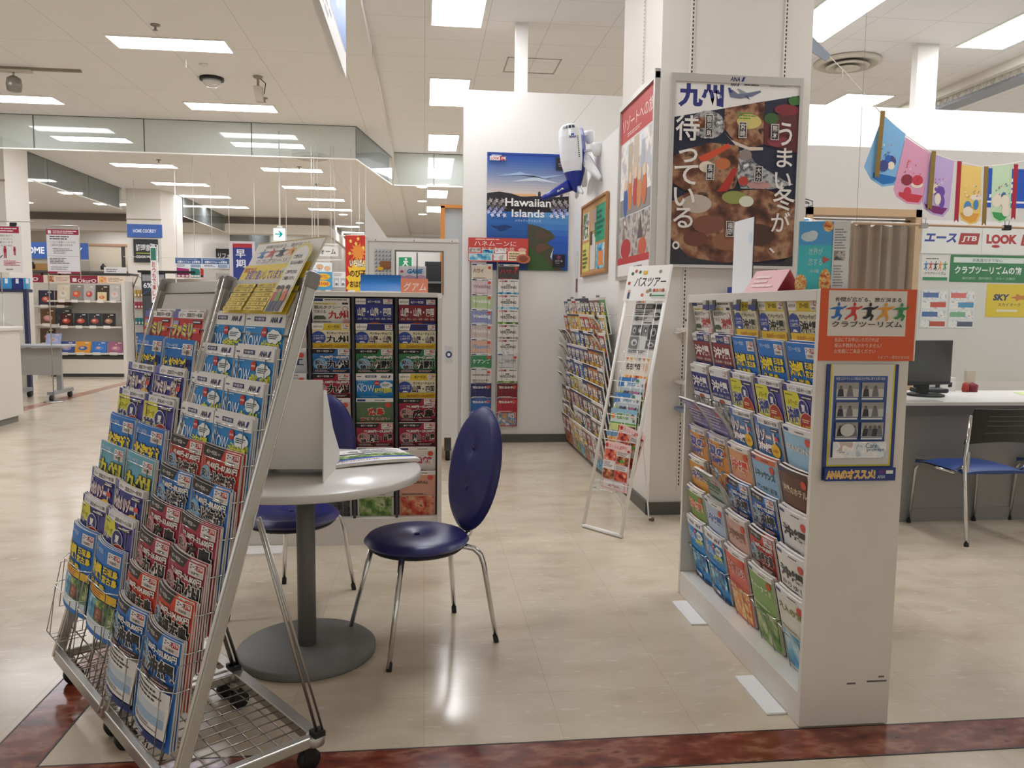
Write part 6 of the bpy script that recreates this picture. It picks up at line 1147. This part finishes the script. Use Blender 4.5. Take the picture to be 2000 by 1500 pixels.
for k, (x, w, c, c2, lb) in enumerate(((-6.82, .22, 'ddd0b8', 'e8e0d4', 'cream gift catalogue, first on the top shelf'), (-6.59, .22, '8f8a86', 'e0562e', 'grey floral gift catalogue on the top shelf'), (-6.35, .19, 'b8b4b0', 'c84a4a', 'pale gift catalogue with red picture on the top shelf'), (-6.14, .24, '3c302c', '5a4438', 'dark brown gift catalogue on the top shelf'), (-5.89, .19, 'c4bfba', 'd6d0cc', 'silver-grey gift catalogue, last on the top shelf'))): gift(x, 1.435, w, .29, c, c2, .12, lb)
gift(-6.10, 1.432, .16, .16, 'e6cfa0', 'c8703a', .12, 'small cream gift card in front of the brown catalogue', 15.645)
for k, (x, c, c2, lb) in enumerate(((-6.80, '3a1c18', 'b8402a', 'dark red gourmet catalogue, first on the middle shelf'), (-6.54, '20242c', 'c85038', 'black gourmet catalogue, second on the middle shelf'), (-6.29, '2a3036', 'b0483a', 'slate gourmet catalogue, third on the middle shelf'), (-6.04, '241e1c', 'a87858', 'black-brown gourmet catalogue, last on the middle shelf'))): gift(x, .953, .235, .24, c, c2, .12, lb)
for k, (x, c, c2, lb) in enumerate(((-6.82, '3a4a8a', '8a90c0', 'navy catalogue, first on the bottom shelf'), (-6.53, 'e0982a', '2a68b0', 'blue and orange catalogue on the bottom shelf'), (-6.24, '2f6cb8', '4a88cc', 'blue catalogue, third on the bottom shelf'), (-5.94, '9a5a78', 'b87a94', 'violet catalogue, last on the bottom shelf'), (-7.05, 'a8b0d8', 'c0c4e0', 'pale lilac catalogue lying at the left of the bottom shelf'))): gift(x, .453 if k < 4 else .60, .27, .22, c, c2, .35, lb, 15.62)
for x, z, c, c2, lb in ((-7.22, 1.333, '2a2f4a', 'b8442e', 'navy gift box with a red picture in the left column'), (-6.93, 1.333, '5a3a28', 'c86030', 'brown gift box in the left column, upper row'), (-7.20, .983, '6a4a30', 'c89090', 'ochre gift box in the left column, middle row'), (-6.92, .983, '3a464c', 'd0a0a0', 'slate gift box in the left column, middle row'), (-7.22, .62, '5a4030', '7a5a40', 'brown gift box in the left column, bottom row')): gift(x, z, .27, .28, c, c2, .05, lb, 15.81)
# far pillar signs
a = Art(.80, .31, '3f63a8'); a.t('HOME COORDY', .17, .36, .66, .26, 'e6ebf4', b=.02); panel('sign', a, .02, label='blue store sign on the far left pillar', cat='sign', mw=frame((-7.04, 19.93, 2.96), (1, 0, 0), (0, -1, 0), 0))
a = Art(.56, .55, '2a2c2e'); a.t('調理家電', .1, .48, .8, .3, 'd6d8d8', b=.02); a.r(.1, .37, .8, .04, 'a8b048'); a.t('COOK WARE', .1, .18, .8, .12, 'd6d8d8', b=.02); panel('sign', a, .02, label='black cookware sign on the far left pillar', cat='sign', mw=frame((-6.9, 19.91, 2.37), (1, 0, 0), (0, -1, 0), 0))
a = Art(1.9, .46, '33589c'); a.t('HOME COORDY', .06, .3, .86, .42, 'e8edf4', b=.03); panel('sign', a, .03, label='large blue store sign above the far shelves', cat='sign', mw=frame((-11.42, 23.9, 2.62), (1, 0, 0), (0, -1, 0), 0)); 
# far wall shelving
t = thing('wall_shelving', 'far wall shelving with dark posts behind the gondola', 'shelf', (-11.6, 23.98, 0)); 
MB().box((0, .5, 0), (4.0, .54, 2.6), mat('cfc4b2', .6)).obj('back_panel', t)
for x in (.1, 1.6, 2.95, 3.9): MB().box((x, .0, 0), (x+.08, .08, 3.0), mat('3a3632', .5)).obj('post', t)
for z in (.5, .95, 1.4, 1.85, 2.25): MB().box((.05, .02, z), (3.95, .5, z+.05), mat('4a4540', .5)).obj('shelf_board', t)
MB().box((1.9, .45, 2.3), (3.9, .5, 3.05), mat('dccfb8', .6)).box((.4, .2, 2.3), (1.5, .5, 2.5), mat('c89a5a', .6)).obj('upper_panel', t); MB().box((1.8, .4, 3.05), (3.95, .54, 3.11), mat('c4997a', .5)).obj('top_rail', t)
q = random.Random(9)
for k in range(16):
    x = .2+.24*k; z = (1.9, 2.3, 1.9, 1.45)[k % 4]; z += .0505; h = q.uniform(.15, .3); m = MB().lathe([(0, 0), (.07, 0), (.08, h*.5), (.03, h*.8), (.03, h), (0, h)], q.choice(('5a3a2a', '2a2a2c', '8a6a4a', 'b8b0a8', '3a4a5a')), n=12); lab('vase', m, f'small dark object on the far wall shelving, {ORD[k] if k < 12 else "place "+str(k+1)+" counted"} from the left', 'ornament', 'objects on the far shelving', MX.Translation((-11.6+x, 24.2, z)))
a = Art(.46, .14, 'e6e4e0'); a.bars(.1, .2, .7, .6, 2, '7a7a7a', 3); panel('tag', a, .01, label='white tag board between the gondola and the pillar', cat='sign', mw=frame((-6.86, 18.0, 2.02), (1, 0, 0), (0, -1, 0), 0))
t = thing('goods_shelf', 'low shelf row holding the white tag board near the far pillar', 'shelf', (-7.6, 17.95, 0)); MB().box((0, 0, 0), (1.3, .5, 1.98), mat('cfc6b8', .6)).obj('body', t); MB().box((0, -.02, 1.98), (1.3, .5, 2.03), mat('3a3632', .5)).obj('top', t)
# small goods stand and black price sign
t = thing('peg_stand', 'white peg stand of small packs between gondola and silver rack', 'stand', (-5.95, 17.0, 0)); MB().box((0, .1, 0), (.5, .14, 1.75), mat('d9d4cc', .5)).box((0, -.25, 0), (.5, .14, .12), mat('d9d4cc', .5)).obj('board', t); MB().tube([(.0, .05, 1.7), (.12, .02, 1.95), (.2, .02, 1.9)], .015, '8a8a8a', 6).obj('hook_arm', t)
for r, (z, c) in enumerate(((1.62, 'c8a048'), (1.38, 'b83a5a'), (1.05, '2f8a90'), (.75, '5a7ab0'))):
    for k in range(4): m = MB().box((0, 0, 0), (.05, .03, .14), c).box((.008, -.002, .02), (.042, 0, .06), 'e8e4dc'); lab('blister_pack', m, f'small hanging pack on the peg stand, {ORD[r]} row, {ORD[k]} from the left', 'pack', 'packs on the peg stand', MX.Translation((-5.93+.062*k, 17.06, z-.1)))
a = Art(.44, .42, '33373c'); a.r(.04, .62, .92, .3, '9a9ca0'); a.t('6%', .08, .3, .36, .24, 'e8ecf0', b=.03); a.poly([(0, .0), (.62, .46), (.68, .46), (.06, 0)], '3a5a8a'); t = thing('price_sign_stand', 'black price sign with a large 6 behind the farther silver rack', 'sign', (-5.42, 16.0, 0)); panel('sign', a, .02, t).matrix_basis = frame((0, 0, 1.56), (1, 0, 0), (0, -1, 0), 0); MB().box((0, .02, 0), (.44, .4, 1.56), mat('4a4c50', .5)).obj('case', t); MB().box((-.05, -.05, 1.98), (1.0, .35, 2.02), BLACK).obj('canopy', t)
a = Art(.085, .80, 'ece9e6'); a.r(.08, .76, .84, .22, '2f7a6a'); a.tv('おうちで楽しく', .2, .02, .6, .72, 'b8324a', None, .02); t = thing('banner_stand', 'narrow vertical banner on a white pole beside the farther silver rack', 'banner', (-3.93, 12.0, 0)); panel('banner', a, .003, t).matrix_basis = frame((0, 0, 1.40), (1, 0, 0), (0, -1, 0), 0); MB().tube([(.095, .01, .02), (.095, .01, 2.23), (.0, .01, 2.24)], .008, mat('e6e4e0', .4), 8).obj('pole', t); MB().lathe([(0, 0), (.15, 0), (.16, .04), (.03, .06), (0, .06)], mat('e6e4e0', .4), (.095, .01, 0), 20).obj('base', t)
# renovation corner
for k, x in enumerate((-5.08, -4.54)):
    a = Art(.52, .20, 'dfe4ea'); a.r(0, .42, 1, .58, '3a5f94'); a.t('初夏のリフォーム相談会', .08, .48, .86, .26, 'f0f2f6', b=.03); a.bars(.04, .82, .8, .1, 1, 'b8c8dc', 2); a.r(.58, .05, .38, .3, '8aa0bc'); a.bars(.06, .1, .45, .24, 2, '5a5a6a', k+3)
    panel('hanging_sign', a, .01, label=f'{("left","right")[k]} of two blue and white renovation signs', cat='sign', group='renovation signs', mw=frame((x, 17.0, 2.13), (1, 0, 0), (0, -1, 0), 0))
mb = MB(); [mb.tube([(-5.05+.35*k, 17.02, 2.33), (-5.05+.35*k, 17.02, 4.1)], .005, mat('e6e4de', .4), 5) for k in range(4)]; mb.tube([(-6.1, 17.02, 2.335), (-4.0, 17.02, 2.34)], .006, mat('e6e4de', .4), 5); lab('hanging_bar', mb, 'thin white hanging frame carrying the two renovation signs', 'frame')
t = thing('bunting', 'magenta, teal and red scalloped bunting above the farther silver rack', 'bunting', (0, 16.0, 0))
for x0, x1, c in ((-4.76, -4.53, 'b02a7a'), (-4.50, -4.33, '2f7f7c'), (-4.32, -4.26, 'b82a20')):
    mb = MB(); mb.prism([(x0, 0, 2.09), (x1, 0, 2.06), (x1, 0, 1.90), (x0, 0, 1.90)], (0, .003, 0), c)
    for k in range(3): xx = x0+(x1-x0)*(k+.5)/3; mb.prism([(xx+.04*math.cos(j*math.pi/4)*.8, -.002, 1.93+.02*math.sin(j*math.pi/4)) for j in range(8)], (0, .002, 0), 'ece8e4')
    mb.obj('pennant', t)
MB().tube([(-4.78, .01, 2.10), (-4.24, .01, 2.05)], .004, 'e6e4e0', 5).tube([(-4.78, .01, 0), (-4.78, .01, 2.10)], .012, 'e6e4e0', 6).obj('cord', t)
t = thing('goods_shelf', 'pale shelf block under the scalloped bunting', 'shelf', (-4.3, 16.3, 0)); MB().box((-.8, 0, 0), (.9, .5, 1.88), mat('d6d0c6', .6)).obj('body', t); MB().box((.2, -.02, 1.88), (.75, .4, 2.0), mat('a9a6a0', .5)).obj('tray', t)
a = Art(.32, .70, '2a3a86'); a.r(0, .9, 1, .1, 'b02a34'); a.t('早', .15, .66, .5, .2, 'e6e8f2', b=.02); a.t('期', .15, .42, .5, .2, 'e6e8f2', b=.02); t = thing('banner_stand', 'dark blue banner reading 早 left of the yellow sign board', 'banner', (-3.24, 14.0, 0)); panel('banner', a, .004, t).matrix_basis = frame((0, 0, 1.72), (1, 0, 0), (0, -1, 0), 0); MB().box((-.06, .0, 0), (.36, .02, 2.46), mat('d6ccd0', .5)).obj('backing', t)
a = Art(.36, .46, '2b2d30'); a.t('リフォ', .14, .5, .8, .26, 'dcdee0', b=.02); a.r(.1, .1, .8, .12, '3a5a94'); panel('sign', a, .02, label='black sign on the pale far wall behind the renovation signs', cat='sign', mw=frame((-5.02, 19.98, 2.24), (1, 0, 0), (0, -1, 0), 0)) if False else panel('sign', a, .02, label='black sign on the pale far wall behind the renovation signs', cat='sign', mw=frame((-7.13, 28.37, 2.65), (1.35, 0, 0), (0, -1, 0), 0) @ MX.Diagonal((1.42, 1.42, 1, 1)))
t = thing('exit_sign', 'white exit sign with a turquoise arrow on a ceiling pole', 'sign', (-2.285, 13.0, 0)); MB().box((-.095, 0, 2.40), (.085, .06, 2.60), mat('f2f4f2', .4)).obj('housing', t)
mb = MB(); mb.box((-.09, -.003, 2.405), (.08, 0, 2.595), emat('f4fbf8', 1.3)); mb.prism([(-.07, -.006, 2.495), (.01, -.006, 2.495), (-.02, -.006, 2.455), (.005, -.006, 2.455), (.055, -.006, 2.505), (.005, -.006, 2.555), (-.02, -.006, 2.555), (.01, -.006, 2.515), (-.07, -.006, 2.515)], (0, .002, 0), emat('08a8a4', .8)); mb.obj('panel', t); MB().tube([(.0, .03, 2.6), (0.01, .03, 4.1)], .014, mat('e8e6e0', .4), 8).lathe([(0, 2.6), (.05, 2.6), (.04, 2.63), (0, 2.64)], mat('e8e6e0', .4), (0, .03, 0), 14).obj('pole', t)
WR_ = mat('e9e7e2', .4)
t = thing('hanging_sign', 'white hanging sign reading リフォーム with a rod frame', 'sign', (-1.98, 14.0, 0)); a = Art(.50, .165, 'ecebe8'); a.t('リフォーム', .04, .2, .88, .56, '2c2c2c', b=.02); panel('board', a, .02, t).matrix_basis = frame((0, 0, 2.235), (1, 0, 0), (0, -1, 0), 0)
mb = MB()
for x in (.06, .10, .16, .38, .44): mb.tube([(x, .05, 2.40), (x, .05, 4.1)], .008, WR_, 6)
mb.tube([(-.3, .05, 2.44), (.5, .05, 2.44)], .012, WR_, 6).tube([(-.25, .05, 2.16), (.5, .05, 2.18), (.60, -.2, 2.16), (-.1, -.2, 2.14), (-.25, .05, 2.16)], .01, WR_, 6); mb.obj('rod_frame', t)
mb = MB()
for x in (.70, .84, .95): mb.tube([(x, .3, 2.0), (x, .3, 4.1)], .006, WR_, 6)
mb.obj('hanging_rod', t)
a = Art(.27, .40, '4a9ac8'); a.r(0, .66, 1, .34, 'e0ecf2'); a.e(.35, .84, .2, .1, 'd9b08a'); a.e(.75, .78, .18, .1, 'e0b890'); a.t('こう!', .04, .68, .4, .12, '4a6a8a'); a.e(.5, .48, .4, .12, 'e6b83a'); a.e(.5, .22, .4, .12, 'e6b83a'); a.t('半額', .22, .42, .56, .12, 'b8402a', b=.03); a.t('¥100', .2, .16, .6, .12, 'b8402a', b=.03)
t = thing('poster_stand', 'blue half-price poster right of the yellow sign board', 'poster', (-1.63, 12.0, 0)); panel('poster', a, .004, t).matrix_basis = frame((0, 0, 1.62), (1, 0, 0), (0, -1, 0), 0); MB().box((.1, .01, 0), (.17, .03, 1.7), STEEL).box((0, -.1, 0), (.27, .15, .02), STEEL).obj('stand', t)
a = Art(.21, .23, 'e4e4e2'); a.bars(.1, .7, .8, .2, 2, '8a8a8a', 3)
for x in (.1, .55): a.r(x, .08, .36, .52, 'b8bcc0'); a.e(x+.18, .3, .12, .16, 'e8e8e8'); a.r(x+.1, .14, .16, .14, '6a6c70')
t = thing('appliance_display', 'pale appliance display board beside the half-price poster', 'panel', (-1.36, 12.05, 0)); panel('board', a, .01, t).matrix_basis = frame((0, 0, 1.66), (1, 0, 0), (0, -1, 0), 0); MB().box((0, .01, 0), (.21, .03, 1.66), mat('a9a9a8', .5)).obj('stand', t)
# red and yellow banner, white game cabinet
a = Art(.26, 1.0, 'c8301f'); a.star(.62, .42, .62, .36, 'f0c83a', 16, .72); a.star(.6, .8, .4, .12, 'e8903a', 12, .6)
for x, y in ((.25, .93), (.5, .9), (.2, .78), (.85, .85), (.6, .96)): a.star(x, y, .09, .03, 'f4dc6a', 5, .45)
for k, s in enumerate(('いちばん', 'のび子', 'おはぎく')): a.t(s, .2, .62-.13*k, .76, .09, ('f4f0e8', '3a1a14', '3a1a14')[k], '1a1210' if k == 0 else None, b=.03)
a.r(.1, .16, .35, .17, 'eeeae4'); a.r(.48, .15, .5, .16, '2f86b8'); a.t('ノ', .6, .17, .3, .12, 'f0f0f0', b=.04)
t = thing('banner_stand', 'red banner with a yellow starburst behind the shelf top', 'banner', (-.97, 10.0, 0)); panel('banner', a, .003, t).matrix_basis = frame((0, 0, 1.25), (1, 0, 0), (0, -1, 0), 0); MB().tube([(-.06, .012, 2.24), (.3, .012, 2.265)], .01, WR_, 8).tube([(.27, .015, .03), (.27, .015, 2.26)], .01, WR_, 8).obj('pole', t); MB().box((.1, -.15, 0), (.42, .2, .03), mat('e6e4e0', .5)).obj('base', t)
t = thing('game_cabinet', 'tall white game cabinet with a window behind the shelf', 'cabinet', (-.48, 7.0, 0)); CW = mat('d3d0cb', .45)
mb = MB(); W0, W1, Z0, Z1 = .235, .635, 1.50, 1.86
mb.box((0, 0, .22), (W0, .04, 1.965), CW).box((W1, 0, .22), (.775, .04, 1.965), CW).box((W0, 0, .22), (W1, .04, Z0), CW).box((W0, 0, Z1), (W1, .04, 1.965), CW)
mb.box((0, .04, .22), (.03, .7, 1.965), CW).box((.745, .04, .22), (.775, .7, 1.965), CW).box((0, .04, .22), (.775, .7, .26), CW); mb.obj('body', t)
mb = MB(); mb.box((-.004, -.012, 1.945), (.78, .05, 1.975), mat('dcd9d4', .4)); [mb.cyl((.06+.33*k, -.014, 1.955), (.06+.33*k, -.010, 1.955), .006, '8a8a88', 8) for k in range(3)]; mb.obj('top_trim', t)
MB().box((-.03, .0, .22), (-.003, .05, 1.97), CW).prism([(-.03, .0, 1.975), (.16, .0, 1.975), (.0, .0, 2.20), (-.025, .0, 2.26), (-.03, 0, 2.26)], (0, .03, 0), mat('dedbd6', .4)).obj('side_flap', t)
a = Art(.15, .30, 'c2c3c4')
for r in range(9):
    for k in range(5): a.poly([(.02+.2*k, .01+.11*r), (.18+.2*k, .01+.11*r), (.18+.2*k, .09+.11*r)], '7f8288')
a.r(.35, .42, .6, .22, '7a4a22'); a.r(.4, .46, .14, .15, '8f5a2c'); a.r(.58, .46, .14, .15, '8f5a2c'); a.r(.76, .46, .14, .15, '8f5a2c'); a.e(.35, .43, .2, .05, 'd9b02a'); panel('grille_print', a, .002, t).matrix_basis = frame((.045, -.001, 1.58), (1, 0, 0), (0, -1, 0), 0)
a = Art(.07, .15, 'c2c3c4'); a.e(.5, .5, .4, .2, '26305a'); a.e(.5, .5, .2, .1, 'dcdcdc'); panel('lock', a, .002, t).matrix_basis = frame((.66, -.001, .89), (1, 0, 0), (0, -1, 0), 0)
mb = MB(); mb.box((W0-.012, -.006, Z0-.012), (W1+.012, 0, Z0), '6a6a68').box((W0-.012, -.006, Z1), (W1+.012, 0, Z1+.012), '6a6a68').box((W0-.012, -.006, Z0), (W0, 0, Z1), '6a6a68').box((W1, -.006, Z0), (W1+.012, 0, Z1), '6a6a68'); mb.obj('window_frame', t); MB().tube([(W0+.18, .1, Z0), (W0+.18, .1, Z1)], .006, '55585a', 6).obj('inner_rod', t); MB().box((W0+.25, .4, Z0), (W0+.4, .44, Z1-.06), '3a3c3e').obj('inner_screen', t)
for x in (.08, .69): MB().cyl((x-.02, .1, .05), (x+.02, .1, .05), .05, RUBBER, 16).box((x-.03, .06, .09), (x+.03, .14, .22), mat('4a4a4a', .5)).obj('caster', t)
a = Art(.25, .13, 'e2e3e8'); a.p([(0, 0), (1, 0), (1, .3), (.8, .42), (.6, .28), (.4, .4), (.2, .3), (0, .42)], 'c8a0c0'); a.t('GAME', .3, .48, .55, .34, '2f86c0', b=.06, slant=.2); a.e(.12, .62, .06, .1, 'c85a6a'); panel('card', a, .004, label='pale card reading GAME inside the cabinet window', cat='card', mw=frame((-.235, 7.3, 1.62), (1, 0, 0), (0, -1, 0), 0))
MB().box((-.24, 7.28, 1.598), (.16, 7.45, 1.615), mat('9a9c9c', .4)).obj('tray', t).matrix_basis = MX.Translation((.48, -7.0, 0))
a = Art(.17, .12, 'eef4ee'); a.r(.08, .05, .84, .9, '2f9a6a'); a.e(.55, .78, .08, .1, 'eef4ee'); a.p([(.35, .6), (.6, .65), (.75, .45), (.6, .5), (.62, .35), (.75, .15), (.62, .15), (.5, .35), (.4, .12), (.28, .15), (.45, .4)], 'eef4ee'); panel('sign', a, .01, label='green running-man sign seen through the cabinet window', cat='sign', mw=frame((-.30, 9.0, 1.82), (1, 0, 0), (0, -1, 0), 0)); MB().box((-.33, 9.01, 0), (.25, 9.05, 2.0), mat('e6e6e2', .4)).obj('information_board', None, 'white board carrying the green running-man sign', 'board')
# wooden door frame and downlights further back
t = thing('wooden_frame', 'orange wooden frame end beside the white back wall', 'frame', (.17, 8.6, 0)); WO = mat('c8823c', .45); MB().box((0, 0, 0), (.045, .1, 2.46), WO).obj('post', t); MB().box((0, 0, 2.44), (.6, .1, 2.475), WO).obj('top_rail', t); MB().box((.045, .04, 0), (.6, .06, 2.44), glass('frosted', 'c8ccce', .7)).obj('pane', t)
for i, (x, y, z) in enumerate(((-.06, 19, 4.2), (-.06, 21.5, 4.2), (-.06, 24.5, 4.2), (-2.4, 24.2, 4.1), (-2.1, 26.5, 4.1), (-1.9, 29, 4.1))):
    t = thing('downlight', f'round downlight in the far ceiling, {ORD[i % 3]} of the {("right", "left")[i//3]} line', 'light', (x, y, z), 0, 'far downlights'); MB().lathe([(0, -.004), (.13, -.004), (.13, -.012), (.15, -.012), (.15, 0), (0, 0)], FR, n=20).obj('ring', t); MB().lathe([(0, -.014), (.12, -.014), (.12, -.005), (0, -.005)], emat('fff6ea', 8), n=20).obj('lamp', t)
for k, (x, y, zb, lb) in enumerate(((-3.55, 17.3, 2.9, 'thin hanging cord far left'), (-4.25, 15.4, 2.55, 'long white hanging rod left of the yellow sign board'), (-3.1, 18.5, 2.4, 'hanging rod above the dark blue banner'))): lab('hanging_rod', MB().tube([(x, y, zb), (x, y, 4.1)], .007, WR_, 6), lb, 'rod', 'hanging rods')
for k, (x, y) in enumerate(((-6.9, 13.9), (-6.4, 18.6), (-4.7, 18.7), (-4.2, 21))):
    m = MB(); [m.box((-.006, -.002, -.05*j-.03), (.006, .002, -.05*j), mat('e9e7e2', .4)) for j in range(2)]; [m.tube([(0, 0, -.09*j), (0, 0, -.09*j-.05)], .006, WR_, 5) for j in range(5)]; lab('tag_chain', m, f'white tag chain hanging from the far ceiling, {ORD[k]} from the left', 'tag', 'hanging tag chains', MX.Translation((x, y, 4.1)))
bpy.data.objects.remove(_fo)
